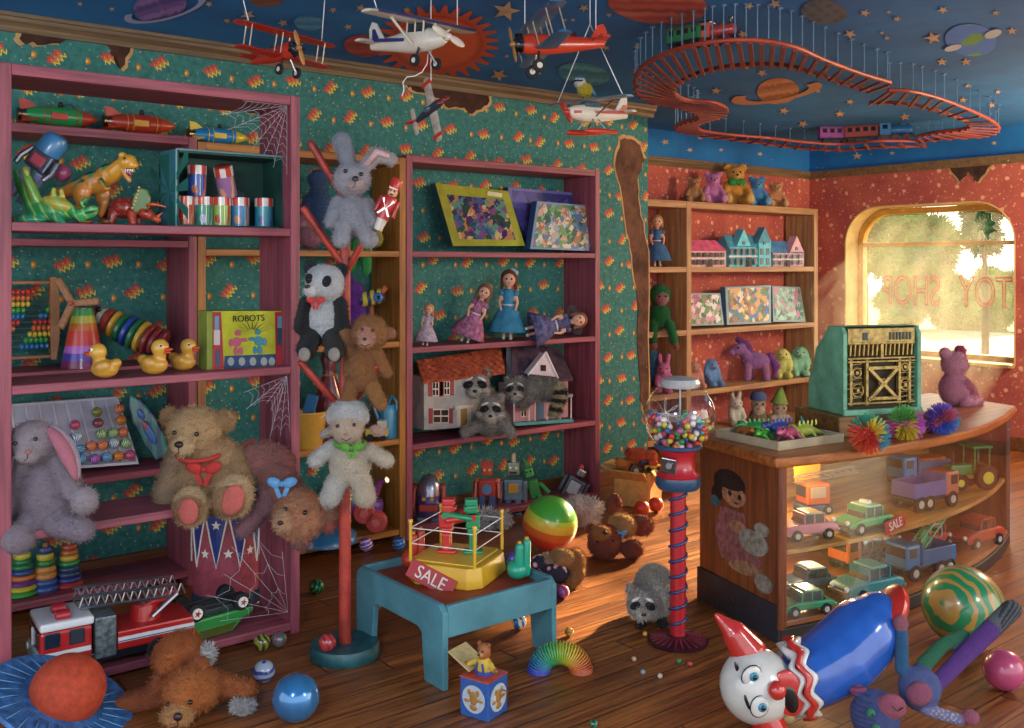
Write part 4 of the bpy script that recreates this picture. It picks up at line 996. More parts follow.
def botart(cx, cy, cc, f):
    mb = MB()
    for dx, dy, w, h in ((0, 0, 9, 10), (f*1, -9, 6, 6), (-f*1, 9, 5, 9), (f*4, 9, 4, 8), (f*7, -2, 7, 4), (-f*6, 1, 4, 8)):
        n = 8; fp(mb, loc, c0-.009, [(cx+dx+w/2*math.cos(t*2*math.pi/n), cy+dy-h/2*math.sin(t*2*math.pi/n)) for t in range(n)], .004)
    mb.build('robot_art', plastic(cc), r, 0)
botart(237, 342, 'c85a78', 1); botart(259, 341, '2a88a0', -1)
mb = MB()
for i in range(9):
    t = R_(20+i*17); a = (252+6*math.cos(t), 334-5*math.sin(t)); b = (252+18*math.cos(t), 334-13*math.sin(t)); n = .4
    fp(mb, loc, c0-.006, [(a[0]-n, a[1]), (b[0], b[1]), (a[0]+n, a[1]+n)], .003)
mb.build('burst_lines', mat('3a3a1a', .6), r, 0)
mb = MB()
for px in (231, 242, 253, 264, 272): n = 8; fp(mb, loc, c0-.008, [(px+3.4*math.cos(t*2*math.pi/n), 361.5-4.4*math.sin(t*2*math.pi/n)) for t in range(n)], .003)
mb.build('badge_row', mat('a8b0a8', .5), r, 0)
# ------------------------------------------------------------ marble tray
cT = 4.93; loc = sh(80, cT, B3)
r = thing('marble_tray', 'shallow white tray with channels of marbles tilted on the back shelf', 'tray', loc, 0)
P0 = [(15, 408), (123, 400), (136, 459), (70, 468), (10, 472)]
cor = tr(cT, loc, [(2, 409), (124, 400), (137, 462), (2, 472)])
tl, trr, br, bl = [V((a, 0, b)) for a, b in cor]
def tp(u, v, o=0): 
    q = tl.lerp(trr, u).lerp(bl.lerp(br, u), v); q.y = .12*(1-v)-o; return q
mb = MB()
def quad(mb, u0, v0, u1, v1, o0, o1, m=0):
    A = [tp(u0, v0, o1), tp(u1, v0, o1), tp(u1, v1, o1), tp(u0, v1, o1), tp(u0, v0, o0), tp(u1, v0, o0), tp(u1, v1, o0), tp(u0, v1, o0)]
    mb.add(A, [(3, 2, 1, 0), (4, 5, 6, 7), (0, 1, 5, 4), (1, 2, 6, 5), (2, 3, 7, 6), (3, 0, 4, 7)], m)
TW = mat('b4b4c4', .45, var=.1)
quad(mb, 0, 0, 1, 1, -.012, 0); mb.build('tray_base', TW, r, 0)
for i in range(10): mb = MB(); quad(mb, i/9-.006, 0, i/9+.006, 1, 0, .012); mb.build('rib', mat('d0d0dc', .4), r, 0)
for v in (0, 1): mb = MB(); quad(mb, 0, v-.02, 1, v+.02, -.01, .02); mb.build('rim', mat('c8c8d4', .4), r, 0)
MC = [('c03a3a', 'e0a060'), ('2a6aa8', '8ac0d8'), ('2f8a4a', 'c8d8a0'), ('7a3a98', 'c080c0'), ('d8a030', 'c04a2a'), ('e0e0e0', '2a8ab0'), ('5a5a2a', 'a0a050'), ('a02a5a', 'd06a8a'), ('1f3a5a', 'c04a3a')]
mar = [(49.5, 433, 2, 'green'), (63, 437, 4, 'yellow and red'), (75, 425, 7, 'magenta'), (77, 437, 5, 'teal striped'), (80, 449, 1, 'blue'), (81.5, 459, 1, 'deep blue'), (97, 412, 6, 'olive'), (98, 423, 8, 'navy and red'), (101, 434, 2, 'mint green'), (91, 446, 0, 'red'), (102.5, 445, 0, 'coral red'), (95, 459, 3, 'purple'), (107, 457, 1, 'sky blue'), (113, 433, 2, 'dark green'), (114, 443, 5, 'white and blue'), (118.5, 456, 4, 'amber'), (119.5, 409, 0, 'crimson'), (121, 420, 4, 'gold swirled'), (123, 432, 0, 'brick red'), (126, 443, 2, 'khaki green'), (130, 455, 7, 'ruby')]
for i, (x, y, mi, nm) in enumerate(mar):
    q = onY(x, y, cT); z = q.z; t = (z-(loc.z+bl.z))/(tl.z-bl.z); rr = 5.3*mp(q)
    o = MB().ell((0, 0, 0), rr, n=16).build('marble', swirl(*MC[mi], 40), None, 180); qq = onY(x, y, cT+.12*max(0, min(1, t))-rr); o.location = qq; o.rotation_euler = (i, i*2, 0)
    col = ('in the left half of' if x < 90 else 'in the right half of')
    row = 'near the top' if y < 428 else ('across the middle' if y < 450 else 'in the bottom row')
    tag(o, f'{nm} glass marble {row}, {col} the white tray', 'marble', 'marbles in the white tray')
r = begin('toy_surfboard', 'blue and green painted toy surfboard leaning beside the marble tray', 'toy', sh(150, 4.95, B3))
m = tq(-28, 147, 425, 0); m.prism([(-8, -36), (-11, -18), (-11, 8), (-7, 26), (0, 36), (7, 26), (11, 8), (11, -18), (8, -36)], 6); m.build('board', swirl('1f4a68', '2f7a6a', 1.5, .4, 'painted board'), r, 0, .04)
m = tq(-28, 147, 425, -4); m.ell((0, 0, -8), (4, 1.2, 13)).ell((1, 0, 12), (3, 1.2, 6)); m.build('painted_figure', plastic('3a6ab0'), r)
m = tq(-28, 147, 425, -4.6); m.ell((0, 0, 0), (2, 1.0, 6)); m.build('painted_stripe', plastic('b04a3a'), r)
# ------------------------------------------------------------ stacking rings, drum
def rings(px, label, cols, hpx, wpx):
    lo = sh(px, 4.94, B4); q = thing('stacking_rings', label, 'stacking toy', lo, 0, U*mp(lo), 'stacking ring towers'); h = hpx/U/len(cols)
    MB().cyl((0, 0, 0), (0, 0, hpx/U+.08), .05).build('peg', WD, q)
    for i, cc in enumerate(cols):
        w = wpx/2/U*(1-.5*i/len(cols)); MB().lathe([(.05, i*h), (w*.85, i*h), (w, i*h+h*.3), (w, i*h+h*.7), (w*.85, i*h+h), (.05, i*h+h)], n=22).build('ring', plastic(cc), q, 50)
    return q
rings(22, 'wide stacking ring tower with a green base ring, leftmost of three', ['3a9a4a', 'c8b83a', '6a3a8a', 'c8742f', '2f4a8a', '2f7a4a', '2f7a4a', 'c8c03a'], 42, 30)
rings(45, 'stacking ring tower with orange and yellow rings, in the middle', ['3a5a9a', '3a5a9a', 'c88a4a', 'c88a4a', '2f7a3a', 'c8b83a', '3a4a7a'], 44, 26)
rings(69, 'slim stacking ring tower with a red base ring, right of the others', ['b03a34', '3a3a8a', '2f4a6a', '2f4a6a', '2f8a4a', 'c8a83a', 'b06a2f', 'b0442f'], 42, 26)
lo = fl(226, 603); r = begin('toy_drum', 'red toy drum with blue pennants and white stars under the honey teddy', 'drum', lo)
MB().lathe([(0, 0), (32/U, 0), (32/U, 98/U), (0, 98/U)], n=36).build('shell', mat('a84a5a', .45, var=.2), r, 40)
MB().lathe([(33/U, 0), (33.6/U, 3/U), (33/U, 16/U), (32/U, 16/U)], n=36).build('lower_band', plastic('1f3a5a'), r, 40); MB().torus((0, 0, 2/U), 33.4/U, 1.2/U, None, 36).build('hoop', metal('a8a8b8'), r)
MB().torus((0, 0, 97/U), 32.6/U, 1.6/U, None, 36).build('hoop', metal('a8a8b8'), r)
for i in range(9):
    a0 = R_(-90-160+i*40); mb = MB(); rr = 32.5/U; P = []
    for t, z in ((-20, 96), (-10, 96), (0, 96), (10, 96), (20, 96), (10, 70), (0, 44), (-10, 70)): P.append((rr*math.cos(a0+R_(t)), rr*math.sin(a0+R_(t)), z/U))
    c_ = (rr*math.cos(a0), rr*math.sin(a0), 80/U); mb.add(P+[c_], [(j, (j+1) % 8, 8) for j in range(8)]); q = mb.build('pennant', plastic('2f3f88'), r, 0)
    MB().tube([V(P[j])*1.008 for j in (0, 7, 6, 5, 4)], .9/U, 6).build('white_trim', WHT, q)
    for dt, z in ((0, 86), (20, 58)):
        b = V(((rr+.008)*math.cos(a0+R_(dt)), (rr+.008)*math.sin(a0+R_(dt)), z/U)); nx = V((math.cos(a0+R_(dt)), math.sin(a0+R_(dt)), 0)); tx = V((-nx.y, nx.x, 0)); vs = [b]
        for j in range(10): s_ = (5 if j % 2 == 0 else 2.2)/U; vs.append(b+(tx*math.cos(R_(36*j+90))+V((0, 0, 1))*math.sin(R_(36*j+90)))*s_)
        MB().add(vs, [(0, 1+j, 1+(j+1) % 10) for j in range(10)]).build('star', WHT, r, 0)
# ------------------------------------------------------------ fire engine
a, b = sh(66, 3.94, Z4), sh(182, 3.94, Z4); L_ = b.x-a.x; lo = V(((a.x+b.x)/2, 4.03, Z4))
r = thing('toy_fire_engine', 'red and white toy fire engine with a silver ladder on the bottom shelf', 'toy vehicle', lo+V((-.045, -.03, 0)), -3, 1.22)
RED = plastic('a81f1f'); WHP = plastic('d0d4d8'); CHR = metal('a8a8ac', .35); DG = plastic('141c24'); TYRE = mat('16161a', .8, var=0)
w2 = .088; x0, x1 = -L_/2, L_/2
MB().box((0, 0, .045), (L_, 2*w2*.9, .03)).build('chassis', DG, r, 0, .004)
MB().box((x0+.075, 0, .105), (.15, 2*w2, .10)).build('cab', RED, r, 0, .01)
MB().box((x0+.078, 0, .168), (.156, 2*w2+.004, .026)).build('cab_roof', WHP, r, 0, .008)
MB().box((x0-.002, 0, .067), (.012, 2*w2-.01, .05)).build('bumper', plastic('8ab4b8'), r, 0, .006)
MB().box((x0-.001, 0, .128), (.006, 2*w2-.03, .05)).build('windscreen', mat('1a2a3a', .1, coat=.6), r, 0, .003)
MB().box((x0-.006, 0, .125), (.006, .008, .055)).build('windscreen_pillar', WHP, r, 0)
for q in (-.07, .07): MB().cyl((x0-.012, q, .075), (x0-.004, q, .075), .012).build('headlamp', WHT, r)
for x in (x0+.035, x0+.105): MB().box((x, -w2-.001, .128), (.045, .006, .045)).build('side_window', mat('1a2a3a', .1, coat=.6), r, 0, .003)
MB().box((x0+.19, 0, .105), (.065, 2*w2-.002, .13)).build('pump_panel', mat('7a8a90', .4, .6, var=.4, vs=60), r, 0, .006)
MB().box((x0+.345, 0, .085), (.24, 2*w2, .06)).build('rear_body', RED, r, 0, .006)
MB().box((x0+.345, -w2-.001, .088), (.238, .004, .016)).build('white_stripe', WHP, r, 0); MB().box((x0+.075, -w2-.001, .085), (.14, .004, .014)).build('white_stripe', WHP, r, 0); MB().box((x0+.345, -w2-.002, .084), (.236, .004, .003)).build('blue_stripe', plastic('2f3f78'), r, 0)
for x in (x0+.09, x1-.09):
    for s in (-1, 1):
        wv = MB().cyl((x, s*(w2-.018), .035), (x, s*(w2+.006), .035), .036, None, 20).build('wheel', TYRE, r, 40, .004); MB().cyl((x, s*(w2+.003), .035), (x, s*(w2+.010), .035), .018, None, 14).build('hubcap', CHR, wv, 40)
MB().cyl((x0+.33, 0, .115), (x0+.33, 0, .165), .05, .042, 20).build('turntable', RED, r, 40)
for q in (-.035, .035): MB().cyl((x0+.05, q-.02, .19), (x0+.09, q-.02, .19), .017, None, 14).build('beacon', plastic('a01f28'), r, 40)
MB().prism([(x0+.30, .16), (x1-.03, .17), (x1-.01, .20), (x0+.40, .20)], .09).build('ladder_base', RED, r, 0, .004)
mb = MB(); za, zb, xa_, xb2 = .200, .182, x0+.12, x1-.02
for s in (-1, 1):
    for dz in (0, .036): mb.tube([(xa_, s*.05, za+dz), (xb2, s*.05, zb+dz)], .005, 6)
    for i in range(13):
        t = i/12; x = xa_+(xb2-xa_)*t; z = za+(zb-za)*t; mb.tube([(x, s*.05, z), (x+.013, s*.05, z+.037)], .003, 5); mb.tube([(x+.013, s*.05, z+.037), (x+.026, s*.05, z+.002)], .003, 5)
for i in range(14):
    t = i/13; x = xa_+(xb2-xa_)*t; z = za+(zb-za)*t; mb.tube([(x, -.05, z), (x, .05, z)], .003, 5)
mb.build('ladder', CHR, r)
MB().tube([(x0+.34, -.055, .13), (x0+.42, -.055, .19)], .008, 8).build('hydraulic_ram', CHR, r)
# ------------------------------------------------------------ upturned green car
a, b = sh(176, 3.99, Z4), sh(252, 3.99, Z4); L_ = b.x-a.x; lo = V(((a.x+b.x)/2, 4.05, Z4))
r = thing('toy_car', 'green toy car lying upside down next to the fire engine', 'toy vehicle', lo, 6)
GC = plastic('2f8a3f')
MB().prism([(-L_*.5, .05), (-L_*.47, .085), (L_*.49, .085), (L_*.5, .06), (L_*.36, .045), (L_*.2, .0), (-L_*.2, .0), (-L_*.34, .04)], .15, (0, 0, .0)).build('body', GC, r, 0, .008)
MB().box((0, 0, .10), (L_*.96, .13, .03)).build('underside', mat('1f3a3a', .5, var=.4, vs=30), r, 0, .006)
MB().prism([(-L_*.26, .038), (-L_*.18, .004), (L_*.16, .004), (L_*.26, .038)], .156).build('side_window', mat('4a5a20', .1, coat=.5), r, 0)
for x in (-L_*.30, L_*.33):
    for s in (-1, 1):
        wv = MB().cyl((x, s*.05, .118), (x, s*.086, .118), .037, None, 22).build('wheel', TYRE, r, 40, .004); MB().cyl((x, s*.084, .118), (x, s*.092, .118), .022, None, 16).build('hubcap', WHT, wv, 40)
        vs = [V((x, s*.0935, .118))]+[V((x+(.017 if j % 2 == 0 else .007)*math.cos(R_(36*j)), s*.0935, .118+(.017 if j % 2 == 0 else .007)*math.sin(R_(36*j)))) for j in range(10)]
        MB().add(vs, [(0, 1+j, 1+(j+1) % 10) if s < 0 else (0, 1+(j+1) % 10, 1+j) for j in range(10)]).build('star_spokes', plastic('8a2a3a'), wv, 0)
for s in (-1, 1): MB().tube([(-L_*.45, s*.04, .12), (L_*.45, s*.04, .12)], .005, 6).build('exhaust_pipe', CHR, r)
MB().box((L_*.5, 0, .07), (.01, .14, .02)).build('bumper', CHR, r, 0, .004)
# ------------------------------------------------------------ hopping ball with its blue platform ring
Z = 3.38; c = at(68, 690, Z); r = thing('bounce_ball', 'orange bounce ball with a wide blue platform ring, in the front left corner', 'bouncing toy', (c.x, c.y, 0), FC, Z/FPX)
H0 = c.z/(Z/FPX); NQ = V((.45, -.02, .89)).to_track_quat('Z', 'Y').to_matrix()
MB().ell((0, 0, 0), (36, 36, 35), n=32).build('upper_ball', mat('b8401f', .75, var=.2, vs=.15, bp=.25, bs=1.2), r, 180, loc=(0, 0, H0))
pr = [(33, -5), (56, -6), (68, -3), (74, 2), (72, 5), (60, 3), (48, 3), (33, 5)]
mb = MB(); mb.lathe(pr+[pr[0]], (0, 0, 0), NQ, 40); mb.build('platform_ring', mat('3a6ea8', .5, var=.35, vs=.12, bp=.3, bs=.5), r, 50, loc=(-8, 0, H0-13))
mb = MB(); 
for i in range(28):
    t = 2*math.pi*i/28; mb.tube([(42*math.cos(t), 42*math.sin(t), 5), (69*math.cos(t+.12), 69*math.sin(t+.12), 4)], .7, 5)
mb2 = MB(); Rr = NQ; mb2.v = [Rr @ p for p in mb.v]; mb2.f = mb.f; mb2.m = mb.m
mb2.build('moulded_ridges', mat('5a94c0', .5), r, 180, loc=(-8, 0, H0-13))
MB().ell((-16, 10, H0-32), (33, 33, 30)).build('lower_ball', mat('a8381f', .75, var=.2, vs=.15), r, 180)
# ------------------------------------------------------------ small balls and marbles on the floor
def pearl(c): return mat(c, .18, .35, var=.2, vs=6, coat=.6, name='pearly rubber')
floorball(296, 699, 23.5, pearl('3a7ab0'), 'rubber_ball', 'shiny blue ball on the floor in front of the coat stand')
floorball(262, 643, 8.5, swirl('8a8a3a', '3a3a1a', 14), 'bouncy_ball', 'olive yellow bouncy ball beside the bookcase post', group='bouncy balls')
floorball(279, 640, 8, swirl('7a4a5a', '3a6a5a', 14), 'bouncy_ball', 'maroon and green bouncy ball against the bookcase post', group='bouncy balls')
floorball(264, 672, 11, swirl('9aa4b4', '3a4a8a', 10, thr=.55), 'bouncy_ball', 'pale blue patterned bouncy ball near the orange bear paw', group='bouncy balls')
floorball(316.5, 587, 7.5, swirl('1f8a4a', '0f4a2a', 16), 'bouncy_ball', 'green bouncy ball on the floor left of the coat stand pole', group='bouncy balls')
floorball(366, 545, 7, swirl('7a4ab0', 'd8d0e8', 18, thr=.6), 'bouncy_ball', 'purple and white bouncy ball in front of the amber bookcase', group='bouncy balls')
floorball(399, 544, 7, swirl('1f4a8a', '5aa0d8', 18, thr=.6), 'bouncy_ball', 'blue bouncy ball at the foot of the mauve bookcase', group='bouncy balls')
floorball(563, 592, 6.5, swirl('c05a7a', '7a4a9a', 18), 'bouncy_ball', 'pink and purple bouncy ball behind the play table leg', group='bouncy balls')
floorball(519, 622, 7.5, swirl('2f6ab8', 'd8d8a8', 14, thr=.55), 'bouncy_ball', 'blue and cream globe patterned bouncy ball under the play table', group='bouncy balls')
floorball(569, 632, 4.5, swirl('c89a3a', '8a5a1a', 20), 'marble', 'small amber marble on the floor beside the coil spring toy', 'marble')
floorball(594, 724, 4, swirl('1f8a5a', '1f4a3a', 20), 'marble', 'small green marble at the bottom edge in front of the jack-in-the-box', 'marble')
for i, (x, y, c1, nm) in enumerate([(645, 634, 'd8a23a', 'yellow'), (668, 632, 'd86a2f', 'orange'), (634, 659, 'b8a07a', 'tan'), (679, 661, '2f8a4a', 'green'), (643, 672, '8a9aa8', 'grey'), (690, 664, 'c04a4a', 'red'), (660, 676, 'c8c0b0', 'white')]):
    floorball(x, y, 2.6, plastic(c1), 'gumball', f'{nm} gumball dropped on the floor round the gumball machine foot', 'gumball', 'spilled gumballs', 12)
# ------------------------------------------------------------ model aircraft hung from the ceiling
STR = mat('dcdcdc', .6, var=0, name='white thread')
def string(name, label, pts, grp=None, r=.0022):
    c = pts[-1]; q = MB().tube([V(p)-V(c) for p in pts], r, 6).build(name, STR, None, 180); q.location = c
    return tag(q, label, 'string', grp)
def up(p): return V((p.x, p.y, CEIL))
def att(root, l): return M.LocRotScale(root.location, root.rotation_euler, root.scale) @ V(l)
REDW = plastic('b83220'); CRM = plastic('d0c8b8'); BLU = plastic('1f4a78'); NAVY = plastic('2a3068')
def wingm(span, chord, th=.03, sweep=0, taper=.8):
    """wing across y, chord along x"""
    P = [(-chord/2, 0), (-chord*.3, th*.7), (0, th*1.0), (chord*.35, th*.8), (chord/2, 0), (chord*.3, -th*.3), (-chord*.3, -th*.2)]
    mb = MB(); vs = []; ys = (-span/2, -span*.46, 0, span*.46, span/2)
    for y in ys:
        k_ = .55 if abs(y) > span*.48 else (1-(1-taper)*abs(y)/(span/2))
        for x, z in P: vs.append((x*k_+sweep*abs(y), y, z*k_))
    n = len(P); fs = [(i*n+j, i*n+(j+1) % n, (i+1)*n+(j+1) % n, (i+1)*n+j) for i in range(len(ys)-1) for j in range(n)]
    fs += [tuple(range(n-1, -1, -1)), tuple(range((len(ys)-1)*n, len(ys)*n))]
    return mb.add(vs, fs)
def at_(mb, loc=(0, 0, 0), rot=None):
    Q_ = rotm(rot); mb.v = [Q_ @ p+V(loc) for p in mb.v]; return mb
def wheelset(r, x, y, z, rad, th=.03):
    for s in (-1, 1):
        w_ = MB().cyl((x, s*y-th/2, z), (x, s*y+th/2, z), rad, None, 18).build('wheel', TYRE, r, 40); MB().cyl((x, s*y-th*.6, z), (x, s*y+th*.6, z), rad*.45, None, 12).build('hub', CRM, w_, 40)
        MB().tube([(x, s*y*.95, z), (x-.03, s*y*.4, z+rad*2.4)], .012, 6).build('gear_strut', REDW if False else metal('8a8a8a'), r)
def prop(r, x, z, R, m, tilt=20):
    h = MB().lathe([(0, .06), (.03, .03), (.035, 0), (0, 0)], (x, 0, z), (0, 90, 0), 12).build('spinner', m, r, 40)
    for s in (0, 180): at_(MB().ell((0, 0, R*.52), (.012, .035, R*.5)), (x+.02, 0, z), (tilt+s, 0, 0)).build('propeller_blade', m, h, 180)
# model nose along +x, up +z, span along y; unit length 1
def biplane(r, m, m2, belly=False):
    MB().lathe([(0, .40), (.085, .39), (.10, .32), (.10, .1), (.085, -.1), (.04, -.45), (0, -.47)], (0, 0, 0), (0, 90, 0), 18, sc=(1, .85)).build('fuselage', m, r, 40)
    MB().lathe([(0, .47), (.055, .46), (.085, .42), (.085, .39), (0, .39)], (0, 0, 0), (0, 90, 0), 18).build('engine', plastic('1a1c22'), r, 40)
    for i in range(7): t = R_(i*360/7); MB().cyl((.42, .05*math.cos(t), .05*math.sin(t)), (.42, .105*math.cos(t), .105*math.sin(t)), .022, None, 8).build('cylinder_head', metal('3a3c40', .4), r)
    at_(wingm(1.25, .23), (.17, 0, -.06)).build('lower_wing', m2, r, 40, .003); at_(wingm(1.35, .24), (.22, 0, .20)).build('upper_wing', m2, r, 40, .003)
    for y in (-.5, .5, -.09, .09):
        for dx in (-.06, .07): MB().tube([(.17+dx, y, -.05), (.22+dx, y, .2)], .008, 6).build('wing_strut', metal('b0a090', .5), r)
    at_(wingm(.42, .15), (-.40, 0, .02)).build('tailplane', m, r, 40)
    MB().prism([(-.48, .0), (-.30, .03), (-.40, .18), (-.47, .2), (-.5, .12)], .02).build('fin', m, r, 0, .008)
    for x in (.02, -.12): MB().torus((x, 0, .085), .05, .012, None, 14, 6).build('cockpit_rim', plastic('2a1a14'), r)
    wheelset(r, .27, .12, -.24, .065); prop(r, .46, 0, .2, mat('a8743a', .4))
def place(px, py, Z): return at(px, py, Z)
# red biplane, nose to the right
p = place(275, 55, 4.15); 
r = thing('model_biplane', 'red model biplane hanging at the upper left near the wall', 'model aircraft', p, 0, .36, 'model aircraft', rot=(-3, -2, FC-42)); biplane(r, REDW, REDW)
a1, a2 = att(r, (.22, .5, .21)), att(r, (.22, -.5, .21))
string('hanging_string', 'left string holding up the red biplane', [up(a1+V((.02, .0, 0))), a1], 'biplane strings'); string('hanging_string', 'right string holding up the red biplane', [up(a2+V((-.04, .04, 0))), a2], 'biplane strings')
# white high wing plane with blue trim
p = place(408, 42, 4.0)
r = thing('model_airplane', 'white and blue high-wing model plane hanging before the painted sun', 'model aircraft', p, 0, .47, 'model aircraft', rot=(2, 3, FC-40))
MB().lathe([(0, .46), (.05, .45), (.075, .40), (.10, .25), (.105, .05), (.08, -.12), (.035, -.46), (0, -.48)], (0, 0, 0), (0, 90, 0), 18, sc=(1, .8)).build('fuselage', CRM, r, 40)
for s in (-1, 1): MB().box((-.02, s*.074, .01), (.7, .02, .03), (0, 4, s*-3)).build('blue_stripe', NAVY, r, 0, .004)
at_(wingm(1.25, .24, .035), (.16, 0, .15)).build('wing', CRM, r, 40, .003); at_(MB().box((0, 0, 0), (.05, 1.15, .02)), (.26, 0, .155)).build('wing_leading_stripe', NAVY, r, 0, .008)
MB().box((.15, 0, .09), (.24, .13, .1), None, 0, None, .85).build('cabin_glass', mat('2a3038', .1, coat=.6), r, 0, .012)
for s in (-1, 1):
    MB().tube([(.14, s*.08, -.05), (.16, s*.36, .15)], .012, 6).build('wing_strut', CRM, r)
    for x in (.06, .16, .26): MB().tube([(x, s*.075, .03), (x, s*.068, .15)], .008, 6).build('window_pillar', CRM, r)
at_(wingm(.45, .16), (-.40, 0, .02)).build('tailplane', CRM, r, 40)
MB().prism([(-.48, .0), (-.28, .03), (-.40, .2), (-.46, .22), (-.5, .15)], .022).build('fin', CRM, r, 0, .008); MB().prism([(-.45, .06), (-.36, .06), (-.41, .15), (-.45, .15)], .026).build('fin_stripe', NAVY, r, 0)
wheelset(r, .22, .13, -.19, .05); prop(r, .47, 0, .2, CRM, 75)
a1, a2 = att(r, (.16, .45, .17)), att(r, (.16, -.5, .17))
string('hanging_string', 'left string of the white and blue high-wing plane', [up(a1), a1], 'plane strings'); string('hanging_string', 'right string of the white and blue high-wing plane', [up(a2+V((-.05, .05, 0))), a2], 'plane strings')
q0 = att(r, (.05, 0, -.09)); Zs = depth(q0)
string('loose_string', 'loose wavy white string dangling under the white and blue plane', [at(x, y, Zs) for x, y in ((428, 54), (427, 64), (422, 72), (415, 76), (407, 77), (403, 82), (404, 90), (402, 96))])
# small plane hanging nose-up by the wing
p = place(428, 112, 4.1); px_ = (V((RX, RY, 0))*.62+V((0, 0, .34))-V((FX, FY, 0))*.72).normalized(); py_ = V((0, 0, 1)); py_ = (py_-px_*py_.dot(px_)).normalized(); pz_ = px_.cross(py_); PM = M((px_, py_, pz_)).transposed()
r = thing('model_airplane', 'small weathered model plane hanging vertically by one wing tip', 'model aircraft', p, 0, .24, 'model aircraft', rot=PM)
MB().lathe([(0, .46), (.05, .44), (.08, .3), (.075, .0), (.03, -.46), (0, -.48)], (0, 0, 0), (0, 90, 0), 14).build('fuselage', plastic('2a3440'), r, 40)
at_(wingm(1.2, .24, .03), (.1, 0, -.03)).build('wing', mat('b8a898', .6, var=.3, vs=5), r, 40); at_(wingm(.5, .15, .02), (-.4, 0, .02)).build('tailplane', mat('b8a898', .6, var=.3, vs=5), r, 40)
for s in (-1, 1): at_(MB().box((0, 0, 0), (.25, .07, .045)), (.1, s*.5, -.02)).build('wing_band', REDW, r, 0, .01)
MB().prism([(-.48, 0), (-.3, .03), (-.42, .17), (-.48, .17)], .02).build('fin', REDW, r, 0); prop(r, .45, 0, .17, plastic('7a2a24'), 30)
MB().ell((.08, 0, .075), (.1, .05, .05)).build('canopy', mat('4a5a68', .1, coat=.6), r, 180)
a1 = at(431, 82, depth(p)); string('hanging_string', 'long string holding the vertical weathered plane by its wing tip', [up(a1), a1])
# red monoplane-nosed biplane with blue wings, nose to the left
p = place(560, 44, 4.0)
r = thing('model_biplane', 'red model biplane with blue wings, nose to the left, near the ceiling star', 'model aircraft', p, 0, .42, 'model aircraft', rot=(4, 4, FC+180+16)); biplane(r, plastic('c03a20'), plastic('1f5a80'))
a1, a2, a3 = att(r, (.22, .45, .21)), att(r, (.22, -.4, .21)), att(r, (-.38, 0, .08))
for i, (a, l) in enumerate(((a1, 'far wing string of the blue winged biplane'), (a2, 'near wing string of the blue winged biplane'), (a3, 'tail string of the blue winged biplane'))): string('hanging_string', l, [up(a), a], 'blue winged biplane strings')
# float plane with a blue tit on the wing
p = place(597, 114, 4.25)
r = thing('hanging_seaplane', 'white and red model floatplane hanging low with a bird on its wing', 'model aircraft', p, 0, .40, 'model aircraft', rot=(-2, 3, FC+180+40))
MB().lathe([(0, .44), (.05, .42), (.075, .34), (.095, .2), (.095, .0), (.03, -.46), (0, -.47)], (0, 0, 0), (0, 90, 0), 18, sc=(1, .8)).build('fuselage', CRM, r, 40)
for s in (-1, 1): MB().box((-.0, s*.07, .015), (.78, .02, .03), (0, 2, s*-3)).build('red_stripe', REDW, r, 0, .004)
MB().box((.1, 0, .075), (.26, .12, .09), None, 0, None, .8).build('cabin_glass', mat('4a6068', .1, coat=.6), r, 0, .012)
at_(wingm(1.2, .22, .03), (.12, 0, .13)).build('wing', plastic('7a8a90'), r, 40); at_(wingm(.4, .14), (-.38, 0, .03)).build('tailplane', CRM, r, 40)
MB().prism([(-.46, .0), (-.26, .03), (-.38, .2), (-.47, .24), (-.47, .1)], .02).build('fin', CRM, r, 0, .006); MB().prism([(-.46, .02), (-.32, .03), (-.40, .12), (-.46, .12)], .024).build('fin_stripe', plastic('c86a3a'), r, 0)
for s in (-1, 1):
    MB().lathe([(0, .26), (.03, .2), (.035, .0), (.02, -.24), (0, -.26)], (.08, s*.14, -.2), (0, 90, 0), 12).build('float', REDW, r, 40)
    MB().tube([(.16, s*.14, -.18), (.12, s*.05, -.06)], .009, 6).tube([(.0, s*.14, -.18), (.04, s*.05, -.06)], .009, 6).tube([(.08, s*.07, -.03), (.1, s*.36, .13)], .009, 6).build('float_strut', metal('a8a8a8'), r)
prop(r, .44, 0, .13, REDW, 35)
SP = r; a1, a2 = att(r, (.12, .5, .15)), att(r, (.12, -.5, .15)); ap = at(590, 24, depth(p)-.02)
string('hanging_string', 'slanting string from the near wing tip of the floatplane', [ap, a1], 'floatplane strings'); string('hanging_string', 'slanting string from the far wing tip of the floatplane', [ap, a2], 'floatplane strings'); string('hanging_string', 'single string the floatplane bridle hangs from', [up(ap), ap])
b0 = att(SP, (.12, -.06, .165)); r = begin('blue_tit', 'blue tit with a yellow breast perched on the floatplane wing', 'bird', b0); r.scale *= 1.35
L = [e(598, 97, 0, 7.5, 6.5, 6, 'b8a82a', -30), e(593, 91, -1, 4.8, 4.4, 4.4, 'd8dcd8')]
AX0, AY0 = AX, AY
sx, sy = AX, AY
def bb(x, y, d, rx, rz, ry, c, t=0): return E((x/U, d/U, y/U), (rx/U, ry/U, rz/U), c, (0, -t, 0) if t else None)
L = [bb(0, 6.5, 0, 6.5, 5.5, 5, 'c0ac2a', -35), bb(-4, 12, -1, 4.3, 4, 4, 'd8dcd8'), bb(-3.6, 14.5, -.8, 3.4, 2.2, 3.6, '3a78b8')]
soft('body', L, r, .9/U, 500, 1.2/U, 3)
MB().ell((2.5/U, 1/U, 7/U), (6.5/U, 4/U, 2.6/U), (0, 38, 0)).build('wing', cloth('4a7a8a'), r, 180); MB().box((7.5/U, 0, 2/U), (8/U, 3/U, 1/U), (0, 45, 0)).build('tail', cloth('3a5a78'), r, 0)
